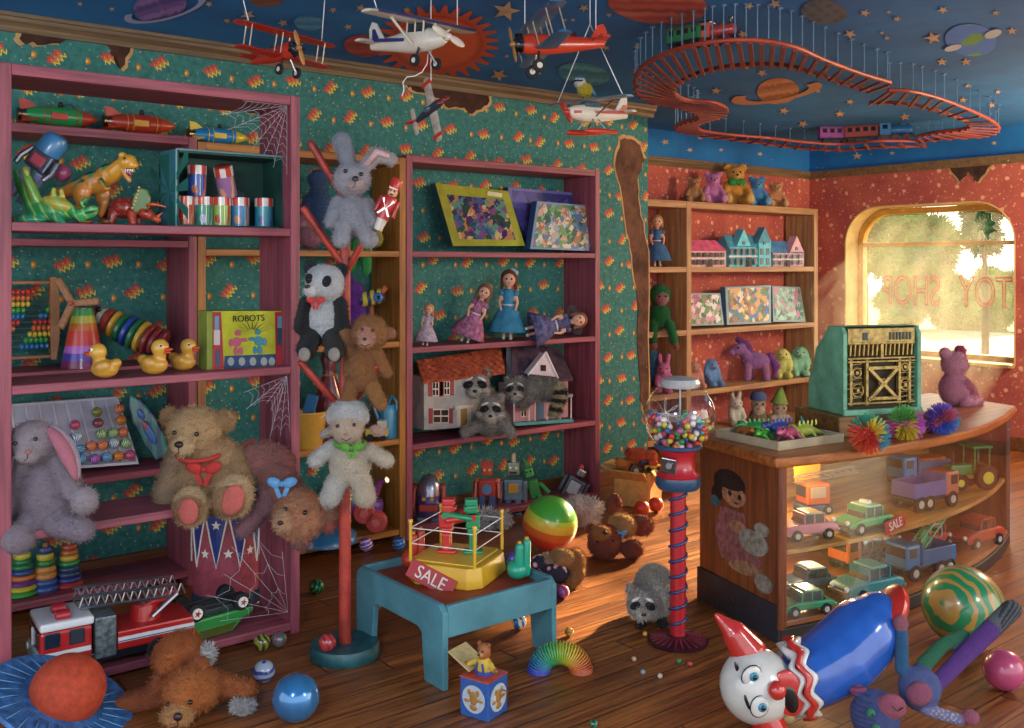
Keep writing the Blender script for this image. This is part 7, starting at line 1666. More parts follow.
def crane(r):
    MB().box((0, 0, .14), (.7, .4, .12)).build('chassis', plastic('3a5a7a'), r, 0, .03); MB().box((0, 0, .42), (.56, .42, .42)).build('cab', plastic('c8602a'), r, 0, .04)
    MB().box((-.02, -.212, .46), (.36, .01, .22)).build('side_window', plastic('b8a890'), r, 0, .01); MB().box((-.29, 0, .48), (.01, .32, .22)).build('windscreen', GLZ, r, 0, .01)
    lattice(r, (-.5, -.1, .72), (1.0, -.1, .86), .06, metal('c0b8a0', .4)); whl(r, (-.22, .22), .2, .1)
    MB().prism([(-.3, .62), (.3, .62), (.34, 1.02), (-.34, 1.02)], .04, (0, .2, 0)).build('signboard', plastic('d89a2a'), r, 0, .02)
def tow(r):
    MB().cyl((.02, 0, .3), (.1, 0, .6), .05, None, 10).build('mast', plastic('2a8a5a'), r); lattice(r, (-.02, 0, .42), (.42, 0, .78), .06, plastic('2fa060'), 'crane_boom', 6)
    MB().tube([(.42, 0, .8), (.44, 0, .5), (.40, 0, .45)], .015, 6).build('hook', metal('a8a8a8'), r)
def tractor(r):
    G = plastic('1f8a4a'); MB().box((-.22, 0, .38), (.5, .24, .22)).build('bonnet', G, r, 0, .04, 3); MB().box((.18, 0, .34), (.34, .34, .16)).build('body', G, r, 0, .03)
    for x in (.02, .36):
        for s in (-1, 1): MB().cyl((x, s*.17, .4), (x+.01, s*.17, .82), .016, None, 8).build('cab_post', G, r)
    MB().box((.19, 0, .84), (.46, .44, .05)).build('cab_roof', G, r, 0, .02); MB().cyl((-.3, .06, .48), (-.3, .06, .72), .022, None, 10).build('exhaust', DG, r); MB().box((.24, 0, .46), (.16, .2, .1)).build('seat', DG, r, 0, .02)
    for x, rad, y, th in ((-.34, .15, .2, .1), (.22, .25, .26, .14)):
        for s in (-1, 1):
            w_ = MB().cyl((x, s*(y-th/2), rad), (x, s*(y+th/2), rad), rad, None, 20).build('wheel', TYRE, r, 40, .015); MB().cyl((x, s*(y-th*.6), rad), (x, s*(y+th*.55), rad), rad*.5, None, 14).build('hub', plastic('d8c83a'), w_, 40)
veh('orange crane with a lattice boom and yellow board at the left of the display shelf', 813, 2.86, ZC1, .24, -20, crane, 'toy_crane')
veh('pink and cream open toy car in front of the crane on the display shelf', 806, 2.62, ZC1, .27, -22, car('b86a78', 'c8b878'), flip=False)
veh('pale green toy car with a white roof light on the display shelf', 863, 2.53, ZC1, .30, -8, car('3f9a58', '8ac8a0', True, lambda r: MB().box((.05, 0, .44), (.1, .16, .05)).build('roof_light', WHT, r, 0, .01)))
veh('blue cabbed truck with an orange load at the back of the display shelf', 918, 2.86, ZC1, .36, -14, truck('2a78b8', '2a5a8a', 'c0603a'), 'toy_truck')
veh('orange and violet dumper truck behind the sale sign in the counter', 926, 2.58, ZC1, .36, -8, truck('b8684a', '5a5a98'), 'toy_truck', True)
veh('green toy tractor with yellow wheel hubs at the right end of the display shelf', 968, 2.66, ZC1, .27, -26, tractor, 'toy_tractor')
q = sh(896, 2.435, ZC1); salesign('red SALE sign standing on the display shelf behind the counter glass', q, .17, 0, -6, -7)
veh('dark blue toy car with a white roof on the counter floor, left end', 808, 2.72, ZC0, .29, -20, car('1f4a68', 'd0d8d8', True))
veh('green toy racing car at the front left of the counter floor', 803, 2.56, ZC0, .27, -20, car('2a8a5a', '3aa070', True))
veh('orange toy tanker with a silver tank on the counter floor', 862, 2.76, ZC0, .36, -10, truck('c0602f', None, None, True), 'toy_tanker')
veh('teal blue toy estate car at the front of the counter floor', 867, 2.5, ZC0, .34, -12, car('1f7a80', '2a8a88'))
veh('red and white toy rally car at the back of the counter floor', 926, 2.74, ZC0, .34, -6, car('c04a48', 'd8c0b0', True))
veh('blue toy tow truck with a green crane boom on the counter floor', 920, 2.52, ZC0, .36, -10, truck('1f6a98', '1f5a88', None, False, tow), 'toy_truck')
veh('red toy saloon car with a blue windscreen at the right of the counter floor', 976, 2.6, ZC0, .34, -6, car('b8402f', 'b8402f'))
# faded transfer of a child with a lamb on the counter's end
r = counter
def endp(u, v, o=.002): return CB.lerp(CA, u)-nS*o+V((0, 0, v))
def decal(nm, P, c, o):
    n = len(P); F_ = [endp(u, v, o) for u, v in P]; B_ = [endp(u, v, 0) for u, v in P]
    return MB().add(F_+B_, [tuple(range(n)), tuple(range(n-1, -1, -1))]+[(i, n+i, n+(i+1) % n, (i+1) % n) for i in range(n)]).build(nm, mat(c, .7, var=.35, vs=40, name='faded transfer'), counter, 0)
def oval(cu, cv, a, b, n=18, t=0): return [(cu+a*math.cos(i*2*math.pi/n)*math.cos(t)-b*.6*math.sin(i*2*math.pi/n)*math.sin(t), cv+b*math.sin(i*2*math.pi/n)*math.cos(t)+a*.6*math.cos(i*2*math.pi/n)*math.sin(t)) for i in range(n)]
for nm, P, c, o in (('decal_hair', oval(.40, .60, .20, .065), '2a1410', .003), ('decal_hair', oval(.24, .535, .07, .04), '2a1410', .003), ('decal_bow', oval(.22, .50, .06, .025), '3a6a78', .004), ('decal_face', oval(.46, .555, .145, .052), 'b8805a', .005), ('decal_fringe', oval(.42, .605, .17, .03), '2a1410', .006), ('decal_dress', [(.30, .49), (.58, .49), (.66, .38), (.80, .30), (.72, .24), (.30, .25), (.22, .36)], '9a5a58', .004), ('decal_arm', oval(.52, .42, .10, .03), 'b07a58', .006),
    ('decal_lamb', oval(.70, .38, .17, .055), '9a9080', .007), ('decal_lamb', oval(.80, .45, .08, .03), 'a09684', .008), ('decal_leg', oval(.60, .25, .20, .03, 16, .1), 'a87a58', .006), ('decal_leg', oval(.82, .22, .10, .04), 'a09080', .007), ('decal_eye', oval(.42, .56, .022, .012, 10), '1a1010', .007), ('decal_eye', oval(.54, .556, .022, .012, 10), '1a1010', .007), ('decal_mouth', oval(.50, .525, .03, .006, 10), '8a3a34', .007)): decal(nm, P, c, o)
# ------------------------------------------------------------ on the counter: register, tray, spiky balls, bear
CZ = CH+.045
r = thing('cash_register', 'antique mint green cash register with its brass workings showing on the counter', 'cash register', (4.38, 2.72, CZ), -22, 1.05)
RW, RH, RD = .42, .47, .28; MINT = mat('74b490', .45, var=.3, vs=7, bp=.15, bs=30, name='chipped mint enamel'); BRS = mat('b89a58', .35, .55, var=.35, vs=40, name='old brass')
MB().box((0, 0, .045), (RW+.10, RD+.08, .09)).build('wooden_drawer', paintedwood('5a3a1c', '9a7038', 'register drawer wood', 0), r, 0, .006)
sp_ = [(-RD/2, .09), (RD/2, .09), (RD/2, .22), (RD/2-.03, .27), (RD/2-.06, .38), (RD/2-.12, .44), (-.02, RH+.02), (-RD/2+.02, RH+.02), (-RD/2, RH-.01)]
for s in (-1, 1):
    mb = MB(); mb.prism(sp_, .022, (s*(RW/2-.011), 0, 0), (0, 0, 90)); mb.build('side_cheek', MINT, r, 0, .006, 3)
mb = MB(); P = sp_[1:8]; 
for i in range(len(P)-1):
    a, b = P[i], P[i+1]; mb.add([(-RW/2+.01, a[0], a[1]), (RW/2-.01, a[0], a[1]), (RW/2-.01, b[0], b[1]), (-RW/2+.01, b[0], b[1])], [(0, 1, 2, 3)])
mb.build('curved_cover', MINT, r, 30); MB().box((0, -RD/2+.004, .10), (RW, .02, .03)).build('front_sill', MINT, r, 0, .004); MB().box((0, -RD/2+.05, .27), (RW-.05, .02, .34)).build('inner_plate', mat('3a2e1c', .6, .3), r, 0)
yf = -RD/2+.022
def bar(nm, x0, z0, x1, z1, w=.012, d=.02, m=BRS, y=yf): 
    L_ = math.hypot(x1-x0, z1-z0); MB().box(((x0+x1)/2, y, (z0+z1)/2), (L_, d, w), (0, -math.degrees(math.atan2(z1-z0, x1-x0)), 0)).build(nm, m, r, 0, .002)
bar('brass_top_plate', -RW/2+.03, .445, RW/2-.03, .445, .075, .024)
for i in range(7): MB().box((.045+i*.018, yf-.013, .445), (.009, .006, .035)).build('indicator_slot', DG, r, 0)
MB().box((-.09, yf-.013, .445), (.025, .006, .035)).build('counter_window', DG, r, 0)
for i in range(15): bar('key_lever', -RW/2+.045+i*.0235, .355, -RW/2+.05+i*.0235, .41, .008, .02)
for z in (.345, .415, .33, .14): bar('cross_shaft', -RW/2+.03, z, RW/2-.03, z, .009, .03)
for x in (-.16, -.075, .10, .155): bar('upright_bar', x, .13, x, .34, .014, .02)
for a in ((-.07, .15, .09, .30), (-.07, .30, .09, .15), (-.07, .30, .09, .30), (-.07, .16, .09, .16), (.0, .34, .0, .41)): bar('diagonal_brace', *a, .016, .018, BRS, yf-.008)
for x, z, R__ in ((-.125, .20, .03), (-.13, .28, .022), (.13, .22, .026), (.128, .30, .018), (.01, .23, .018)): MB().torus((x, yf-.006, z), R__, .005, (90, 0, 0), 20, 6).cyl((x, yf, z), (x, yf-.012, z), .008, None, 10).build('gear_wheel', BRS, r)
for i in range(9): bar('linkage', -.185+(i % 3)*.01, .14+i*.022, -.10, .145+i*.022, .005, .012); bar('linkage', .11, .14+i*.022, .185, .15+i*.021, .005, .012)
# tray of rubber creatures
tw, td = .41, .38; tl_ = V((3.79, 2.79, CZ)); r = thing('wooden_tray', 'shallow cream wooden tray of rubber creatures on the counter corner', 'tray', tl_, -7)
TRW = mat('b8a888', .6, var=.15, name='cream wood'); MB().box((0, 0, .006), (tw, td, .012)).build('base', TRW, r, 0)
for c, s_ in (((0, -td/2, .02), (tw, .012, .04)), ((0, td/2, .02), (tw, .012, .04)), ((-tw/2, 0, .02), (.012, td+.012, .04)), ((tw/2, 0, .02), (.012, td+.012, .04))): MB().box(c, s_).build('rim', TRW, r, 0, .003)
def critter(label, dx, dy, c1, c2, sc, yaw, kind):
    lo = tl_+M.Rotation(R_(-7), 3, 'Z') @ V((dx, dy, .012)); q = thing('rubber_creature', label, 'rubber toy', lo, yaw, sc, 'rubber creatures in the tray'); L = [E((0, 0, .26), (.42, .2, .19), c1), E((-.5, 0, .36), (.19, .15, .15), c1), E((-.66, 0, .33), (.1, .1, .07), c2), C((.35, 0, .24), (.8, 0, .12), .12, .03, c1)]
    for x in (-.26, .24):
        for s in (-1, 1): L.append(C((x, s*.14, .2), (x+.05, s*.26, .05), .075, .06, c1))
    if kind: L += [E((-.2+i*.17, 0, .5), (.05, .03, .12), c2) for i in range(5)]
    soft('body', L, q, .035, 0, 0, 2, VGLOSS)
    for s in (-1, 1): ball('eye', q, (-.6, s*.1, .44), .035, BLK)
for a in (('bright green rubber lizard at the left of the tray', -.12, -.02, '3a9a2f', '6ac04a', .13, 20, 0), ('green rubber dinosaur with back spines at the tray rear', -.04, .11, '2a8a3f', '4aa05a', .13, -40, 1), ('pink rubber pig-like creature at the front of the tray', -.03, -.09, 'b84a6a', 'd07a90', .15, 10, 0), ('blue rubber dinosaur in the middle of the tray', .06, .05, '3a4a98', '6a78c0', .13, -20, 1), ('lime yellow rubber creature at the front right of the tray', .08, -.08, 'a0a83a', 'c0c85a', .14, -15, 1), ('teal rubber lizard raised at the right end of the tray', .165, .01, '1f8a80', '3ab0a0', .13, 40, 1), ('orange rubber creature between the green ones in the tray', -.12, .10, 'b06a2a', 'd89a4a', .11, 70, 0)): critter(*a)
def spiky(px, py, rp, cols, label):
    Z = FPX*(EYE-CZ)/(py+rp*.9-HOR); R__ = rp*Z/FPX*.95; c = at(px, py, Z); c.z = CZ+R__*.8
    mb = MB(); mb.ell((0, 0, 0), R__*.45, n=12, col=cols[0]); rs_ = random.Random(int(px)); ax_ = [V((rs_.gauss(0, 1), rs_.gauss(0, 1), rs_.gauss(0, 1))).normalized() for _ in cols]
    for i in range(700):
        d = V((rs_.gauss(0, 1), rs_.gauss(0, 1), rs_.gauss(0, 1))).normalized(); ci = max(range(len(cols)), key=lambda j: d.dot(ax_[j])); L_ = R__*rs_.uniform(.9, 1.05); s = d.orthogonal().normalized()*.0022; t = d.cross(s)
        cl = cols[ci]; mb.add([d*R__*.4+s, d*R__*.4-s*.5+t, d*R__*.4-s*.5-t, d*L_+s*.8, d*L_-s*.4+t*.8, d*L_-s*.4-t*.8], [(0, 1, 4, 3), (1, 2, 5, 4), (2, 0, 3, 5), (3, 4, 5)], 0, cl)
    o = mb.build('spiky_ball', VPAINT, None, 0); o.location = c; tag(o, label, 'rubber strand ball', 'spiky rubber balls on the counter')
spiky(869, 431, 22, ['d8562f', 'd84a3a', '2f8a6a', 'd8c03a', '3a8aa0', 'e0743a'], 'orange and green spiky rubber ball, leftmost of three on the counter')
spiky(906, 421, 20, ['c050a0', 'd8c03a', 'd85a9a', '5aa04a', 'b04ab0', 'e0a040'], 'pink and yellow spiky rubber ball between the other two')
spiky(942, 417, 18, ['3a5ab8', '8a4ab0', '2f8a7a', 'c05a70', '4a6ad0', '6a4aa8'], 'blue and purple spiky rubber ball beside the pink bear')
r = begin('teddy_bear', 'pink teddy bear sitting on the counter looking out of the window', 'teddy bear', fl(957, 405, CZ))
PK = 'e89ab0'; hd = e(955, 364, 2, 13, 13, 12, PK); body(r, [e(955, 389, 2, 15, 17, 13, 'e090a8'), hd, e(967, 366, 8, 5, 5, 5, 'd08a9c'), e(945, 353, 0, 6, 6, 5.5, PK), e(963, 352, 6, 6, 6.5, 5.5, 'b84a6a'), k(964, 384, -6, 976, 394, 6, 5, 5, 'cc7890'), k(958, 398, 8, 976, 399, 22, 7, 6, PK), k(962, 401, -8, 980, 402, 4, 6.5, 5.5, PK)], 1.0, 3500, 2); pbead('eye', r, 967, 361, 0, 1.3)
# ------------------------------------------------------------ inflatable clown
lo = fl(800, 722); r = begin('inflatable_clown', 'inflatable clown punching toy lying on the floor with a blue body and red hair', 'inflatable toy', lo)
VB = mat('2a5ab0', .18, var=.12, vs=3, coat=.7, name='shiny vinyl'); VR = mat('c03028', .2, var=.12, vs=3, coat=.6, name='shiny vinyl'); VW = mat('d0ccc4', .22, var=.08, vs=3, coat=.6, name='shiny vinyl')
soft('body', [k(812, 678, 6, 846, 662, 14, 33, 38, '000000'), k(846, 662, 14, 872, 642, 22, 38, 37, '000000'), k(872, 642, 22, 888, 630, 28, 37, 29, '000000')], r, 2.4/U, 0, 0, 24, VB)
m = tq(-62, 897, 622, 28); m.lathe([(0, 8), (24, 6), (31, 0), (30, -6), (24, -10)], n=28); m.build('red_base_rim', VR, r, 50)
hc_ = (756, 682); m = Q(); m.ell((756, -4, -684), (37, 36, 37), None, 0, 28); m.build('head', VW, r, 180)
H_ = E(pt(756, 684, -4), (37/U, 36/U, 37/U), '000000')
def face(nm, x, y, rx, rz, m, t=0, dd=0, th=2.5, root=None): 
    return MB().ell(pt(x, y, ond(H_, x, y)+1.0-dd), (rx/U, th/U, rz/U), (0, -t, 0), n=20).build(nm, m, root or r, 180)
for x, y, t in ((744, 663, -10), (750, 689, 8)):
    w_ = face('eye_outline', x, y, 11.5, 9.2, BLK, t+60, 0, 2.4); face('eye_white', x, y, 10.6, 8.4, VW, t+60, .8, 2.6); face('iris', x+2, y, 4.6, 4.6, plastic('2a8aa8'), 0, 2.3, 2.2); face('pupil', x+2.5, y, 2.6, 2.8, BLK, 0, 3.4, 2.); face('brow', x-11, y-2, 2, 8, BLK, 20, 0, 1.6)
face('mouth_paint', 780, 680, 15, 23, VR, 14, 0, 4); face('open_mouth', 781, 684, 8, 15, BLK, 14, 2.6, 3); face('smile_tongue', 786, 690, 4, 7, plastic('c85a5a'), 14, 4.6, 2)
m = Q(); m.ell((766, -40, -673), (9, 9, 9)); m.build('red_nose', VR, r, 180)
soft('hair_tuft', [C(pt(750, 655, 4), pt(737, 637, 6), 19/U, 14/U, '000000'), C(pt(737, 637, 6), pt(718, 618, 8), 14/U, 3/U, '000000')], r, 2/U, 0, 0, 5, VR)
soft('hair_tuft', [C(pt(760, 708, -14), pt(768, 722, -18), 17/U, 16/U, '000000')], r, 2/U, 0, 0, 5, VR)
mb = MB(); n_ = 64; Qr = rotm((0, 78, 0)); 
for Rr, z0, cc, wv in ((40, 0, VR, 3), (38, 5, VW, 4), (36, -6, VW, 4)):
    m = MB(); vs = []
    for j, (rr, zz) in enumerate(((.45, 0), (1.0, 3.2), (1.02, 0), (1.0, -3.2))):
        for i in range(n_): a = 2*math.pi*i/n_; vs.append(pt(799, 678, 0)+(Qr @ V((Rr*rr*math.cos(a), Rr*rr*math.sin(a)*.92, z0+zz+(wv*math.sin(a*9) if j else 0))))/U)
    m.add(vs, [(j*n_+i, j*n_+(i+1) % n_, (j+1)*n_+(i+1) % n_, (j+1)*n_+i) for j in range(3) for i in range(n_)]+[(3*n_+i, 3*n_+(i+1) % n_, (i+1) % n_, i) for i in range(n_)]); m.build('ruffle_collar', cc, r, 180)
floorball(963, 608, 39, None or swirl('1f7a4a', 'a8803a', 9, .3, 'patterned rubber', .6, 6), 'rubber_ball', 'large green ball with wavy gold stripes in front of the counter', seg=40)
floorball(1004, 671, 20, mat('b84a70', .25, var=.1, coat=.4), 'rubber_ball', 'pink ball at the right edge of the floor')
# ------------------------------------------------------------ sock monkey
lo = fl(905, 732); r = begin('sock_monkey', 'blue and purple knitted sock monkey sprawled on the floor below the green ball', 'soft toy', lo)
hd = e(873, 712, -6, 25, 25, 22, '4a5a98'); mz = e(884, 697, -20, 15, 12, 10, 'b8607a', -10)
knit = lambda p, n: ('32407a' if math.sin(p[2]*55) > .45 else None) if p[0]*U+AX < 862 else None
body(r, [hd, mz, e(858, 690, 0, 9, 6, 5, 'b04a78'), e(921, 690, 4, 21, 22, 20, '5a6aa8'), e(913, 688, -14, 13, 12, 8, 'a85a7a'), k(905, 672, 8, 908, 640, 16, 7, 6.5, '2f6a9a'), e(908, 630, 18, 8, 9, 7, 'b0687a'), k(930, 670, 14, 955, 656, 28, 8, 7, '2a7a58'), k(955, 656, 28, 982, 650, 40, 7, 6, '2a7a58'),
    k(938, 686, 4, 975, 662, 20, 8, 9, '6a3a98'), k(975, 662, 20, 1008, 638, 30, 9, 10, '6a3a98'), k(1008, 638, 30, 1030, 622, 36, 10, 10, '6a7078'), k(922, 706, -8, 952, 713, -14, 6, 6, '8a88b8'), e(963, 710, -16, 9, 8, 7, 'b0607a')], 1.5, 0, smooth=4,
    colfn=lambda p, n: ('32407a' if (math.sin(p[2]*70) > .5 and p[0]*U+AX < 866) else ('30343c' if p[0]*U+AX > 1012 and math.sin((p[0]-p[2])*60) > 0 else ('d0d0e0' if 924 < p[0]*U+AX < 953 and (AY-p[2]*U) > 703 and math.sin(p[0]*60)*math.sin(p[2]*60) > .4 else None))))
for x, y in ((862, 702), (866, 716)): pbead('eye_patch', r, x, y, ond(hd, x, y)-.3, 4.5, cloth('3a7a5a')); pbead('eye', r, x+.5, y, ond(hd, x, y)-4, 1.6)
MB().tube([pt(880, 692, -31), pt(886, 697, -31), pt(891, 694, -30)], .7/U, 6).build('mouth', NOSE, r)
# ------------------------------------------------------------ corner bookcase toys
YQ = YG+.17
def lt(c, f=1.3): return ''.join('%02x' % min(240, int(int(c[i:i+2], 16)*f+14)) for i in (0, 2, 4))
def sitbear(label, px, h, c, z=G0, yaw=0, c2=None, extra=None, ears=(.055, .05), y=YQ, nm='teddy_bear', cat='teddy bear', grp='teddy bears on the corner bookcase'):
    lo = sh(px, y, z); r = thing(nm, label, cat, lo, FC+yaw, h*mp(lo), grp); c = lt(c); c2 = lt(c2, 1.2) if c2 else c
    L = [E((0, 0, .33), (.24, .2, .29), c), E((0, -.03, .76), (.23, .2, .2), c), E((0, -.2, .70), (.1, .09, .08), c2)]+mir(E((.19, 0, .93), (.10, .075, .10), c), C((.2, -.04, .52), (.3, -.2, .3), .085, .08, c), C((.13, -.1, .13), (.24, -.38, .13), .12, .1, c), E((.26, -.45, .16), (.11, .07, .14), c2))
    soft('body', L, r, .03, 900, .045, 3)
    for s in (-1, 1): ball('eye', r, (s*.085, -.205, .80), .026, BLK)
    ball('nose', r, (0, -.285, .73), (.035, .02, .025), NOSE)
    if extra: extra(r)
    return r
sitbear('small brown teddy bear, leftmost on top of the corner bookcase', 694, 26, '9a7048'); sitbear('pink teddy bear between the brown and the large golden bear', 713, 32, 'b0689a', c2='c080a8')
sitbear('large golden teddy bear with a green bow, tallest on the corner bookcase', 735, 41, 'b07a30', c2='c89a50', extra=lambda r: MB().ell((-.1, -.2, .56), (.12, .06, .09)).ell((.1, -.2, .56), (.12, .06, .09)).ell((0, -.22, .56), (.05, .05, .05)).build('green_bow', cloth('2f8a3a'), r, 180))
sitbear('blue teddy bear right of the golden one', 757, 30, '3a7ab0', c2='5a98c8'); sitbear('small tan teddy bear at the right end of the row', 776, 26, 'b07850', c2='c89870')
cW = YG+.08
def house(label, x0, x1, yb, ye, walls, roofc, z=G1, gables=(), door='3a3a40', rfpx=None):
    global lo
    lo = sh((x0+x1)/2, cW, z); r = thing('dollhouse', label, 'dollhouse', lo, 0, 1, 'dollhouses in the corner bookcase'); yb = AYp(lo); WM = mat(lt(walls, 1.25), .7, var=.15, vs=10); RM = mat(lt(roofc, 1.2), .7, var=.25, vs=14)
    lay('house_front', rect(x0, ye, x1, yb), WM, 0, .16, cW, r)
    t = rfpx or (yb-ye)*.45; mb = MB(); a0, a1 = onY(x0-1, ye+1, cW-.02)-lo, onY(x1+1, ye+1, cW-.02)-lo; h_ = t*mp(lo); b0_, b1_ = a0+V((.05, .09, h_)), a1+V((-.05, .09, h_)); c0_, c1_ = a0+V((0, .2, 0)), a1+V((0, .2, 0)); mb.add([a0, a1, b1_, b0_, c1_, c0_], [(0, 1, 2, 3), (3, 2, 4, 5), (0, 3, 5), (1, 4, 2), (0, 5, 4, 1)]); mb.build('roof', RM, r, 0)
    for gx, gw, gt, tower in gables:
        if tower: lay('tower', rect(gx-gw, ye-3, gx+gw, yb), WM, .03, .1, cW, r)
        lay('gable', [(gx-gw-1, ye-(3 if tower else 0)), (gx+gw+1, ye-(3 if tower else 0)), (gx, gt)], WM if not tower else RM, .035, .08, cW, r)
        lay('gable_window', rect(gx-1.2, ye-5, gx+1.2, ye-1.5), DG, .04, .01, cW, r)
    n = max(3, int((x1-x0)/6)); 
    for i in range(n):
        xm = x0+(i+.5)*(x1-x0)/n
        for j, (ya, yc) in enumerate(((ye+2.5, ye+(yb-ye)*.42), (ye+(yb-ye)*.58, yb-2))):
            if j and i == n//2: lay('door', rect(xm-1.6, ye+(yb-ye)*.55, xm+1.6, yb), mat(door, .6), .034, .008, cW, r)
            else: lay('window', rect(xm-1.6, ya, xm+1.6, yc), DG, .034, .008, cW, r)
    lay('string_course', rect(x0, (ye+yb)/2-.6, x1, (ye+yb)/2+.8), mat('d8d0d0', .6), .02, .03, cW, r); return r
def AYp(l): return HOR+FPX*(EYE-l.z)/depth(l)
house('pink roofed low dollhouse at the left of the corner bookcase', 690, 726, 0, 250, 'b08a88', 'b84a68', rfpx=11)
house('tall turquoise dollhouse with two pointed gables in the corner bookcase', 729, 771, 0, 246, '4a98a8', '3a7a90', gables=((744, 6, 229, False), (765, 6, 227, True)), rfpx=12)
house('small pink and blue roofed dollhouse at the right of the corner bookcase', 773, 804, 0, 252, 'a8808a', '3a6a98', gables=((797, 6, 236, False),), rfpx=12)
for a in (('puzzle box with a white rose picture, left of three in the corner bookcase', [(688, 293), (720, 293), (724, 325), (689, 326)], ['3a6a3a', '5a8a4a', 'c08a98', 'd8d0d0', '7a9a6a', 'a06078'], '4a6a5a'), ('wide puzzle box with a brown town picture, middle of three in the corner bookcase', [(725, 287), (771, 285), (771, 323), (727, 325)], ['6a4a2a', 'a0703a', '3a6a9a', 'c8985a', '4a7a4a', 'd8c8a0'], '4a7aa0'), ('puzzle box with a pale green cottage picture, right of three in the corner bookcase', [(772, 286), (800, 287), (806, 322), (773, 322)], ['5a8a78', '8ab0a0', 'a0c0b0', 'b07a90', '3a6a5a', '7a9a8a'], '4a7a7a')):
    puzzle('puzzle_box', a[0], a[1], YG+.06, YG+.14, G2, mat(a[3], .6), mat('8aa0a8', .5), picture(a[2], 22, 'puzzle art'), .05, None, 'puzzle boxes in the corner bookcase')
def bunny(label, px, h, c, z=G3, yaw=0, up_=False, nm='plush_rabbit', c2=None, y=YQ-.04):
    lo = sh(px, y, z); r = thing(nm, label, 'soft toy', lo, FC+yaw, h*mp(lo), 'soft toys in the corner bookcase'); c = lt(c); c2 = lt(c2, 1.2) if c2 else c
    L = [E((0, 0, .3), (.25, .22, .3), c), E((0, -.05, .68), (.2, .19, .19), c), E((0, -.22, .63), (.09, .07, .07), c2)]+mir(C((.17, -.05, .5), (.2, -.2, .28), .08, .08, c), E((.15, -.3, .1), (.12, .2, .1), c))
    L += mir(C((.1, 0, .82), (.13, .02, 1.08), .06, .07, c)) if up_ else mir(C((.07, .02, .85), (.17, -.02, .74), .045, .06, c), C((.17, -.02, .74), (.25, -.06, .40), .06, .085, c))
    soft('body', L, r, .03, 700, .045, 3)
    for s in (-1, 1): ball('eye', r, (s*.09, -.2, .72), .024, BLK)
    ball('nose', r, (0, -.285, .65), (.03, .02, .02), cloth('c07080')); return r
bunny('coral plush rabbit at the left of the pony shelf', 694, 30, 'c07a6a', yaw=20); bunny('blue lop eared plush rabbit left of the purple pony', 711, 31, '5a80b8', yaw=25)
bunny('cream yellow plush rabbit right of the purple pony', 782, 33, 'c8b060', yaw=-5); bunny('mint green plush rabbit at the right end of the pony shelf', 800, 33, '7ab090', yaw=-10)
lo = sh(753, YQ, G3); r = begin('toy_pony', 'purple plush pony with a dark mane standing on the corner bookcase', 'toy pony', lo)
hd = e(737, 349, -4, 9, 6, 5.5, 'a070b0', 22); b_0 = AY
body(r, [e(756, 361, 0, 15, 9, 9, 'a070b0'), k(748, 358, 0, 741, 348, -2, 7, 5, 'a070b0'), hd, e(731, 352, -5, 4, 3.6, 4, 'b080bc'), e(743, 342, -2, 2, 4, 1.6, '9060a0'), k(747, 366, -5, 746, b_0-3, -6, 4, 4, 'b07aa8'), k(764, 366, -5, 765, b_0-3, -6, 4, 4, 'b07aa8'), k(750, 366, 5, 752, b_0-3, 5, 4, 3.6, '8a5a98'), k(767, 366, 5, 769, b_0-3, 5, 4, 3.6, '8a5a98')], .95, 500, 1.4)
soft('mane', [C(pt(738, 340, -1), pt(746, 345, -1), 3/U, 4/U, '7a4a9a'), C(pt(746, 345, -1), pt(752, 357, -1), 4/U, 3/U, '7a4a9a')], r, .9/U, 300, 1.6/U, 3); soft('tail', [C(pt(770, 356, 0), pt(776, 366, 0), 3.5/U, 4.5/U, '8a4a98'), C(pt(776, 366, 0), pt(774, 376, 0), 4/U, 2/U, '8a4a98')], r, .9/U, 300, 1.6/U, 3); pbead('eye', r, 736, 347, -9.4, 1.1)
bunny('white plush rabbit with upright ears and a lime skirt on the lowest visible shelf', 736, 31, 'c0b8a0', G4, 6, True, c2='d0c8b8', y=YG+.1)
lo = sh(758, YG+.1, G4); r = begin('plush_bird', 'brown and white plush duck in a blue cap on the lowest visible shelf', 'soft toy', lo, 'soft toys in the corner bookcase')
hd = e(758, 404, -2, 7.5, 7, 6.5, 'b8a890'); body(r, [e(758, 418, 0, 9.5, 10, 8, '8a7a60'), hd, e(758, 409, -5, 6, 5, 4, 'd0c8b8')], .95, 700, 1.6); eyes(r, hd, [(755, 403), (761, 403)], 1.1); pbead('beak', r, 757, 407, -10, 1, plastic('c88a3a'), (2.6, 2.2, 1.3)); m = Q(); m.lathe([(8.2, 0), (8, 4), (5, 8), (0, 9)], (758, -1, -399.5), None, 18); m.build('blue_cap', cloth('4a5a88'), r, 180)
lo = sh(779, YG+.1, G4); r = begin('plush_gnome', 'pale plush gnome in a green pointed hat on the lowest visible shelf', 'soft toy', lo, 'soft toys in the corner bookcase')
hd = e(779, 408, -2, 7.5, 7, 6.5, 'c8b098'); body(r, [e(779, 420, 0, 10, 9, 9, 'b8b0a0'), hd, k(772, 418, -4, 768, 424, -7, 4, 4, 'c8c0b0'), k(786, 418, -4, 790, 424, -7, 4, 4, 'c8c0b0')], .95, 700, 1.6); eyes(r, hd, [(776, 407), (782, 407)], 1.); m = Q(); m.lathe([(9, 0), (7.6, 3), (3, 13), (0, 18)], (779, -1, -403), (0, 6, 0), 18); m.build('pointed_hat', cloth('7a9a4a'), r, 180)
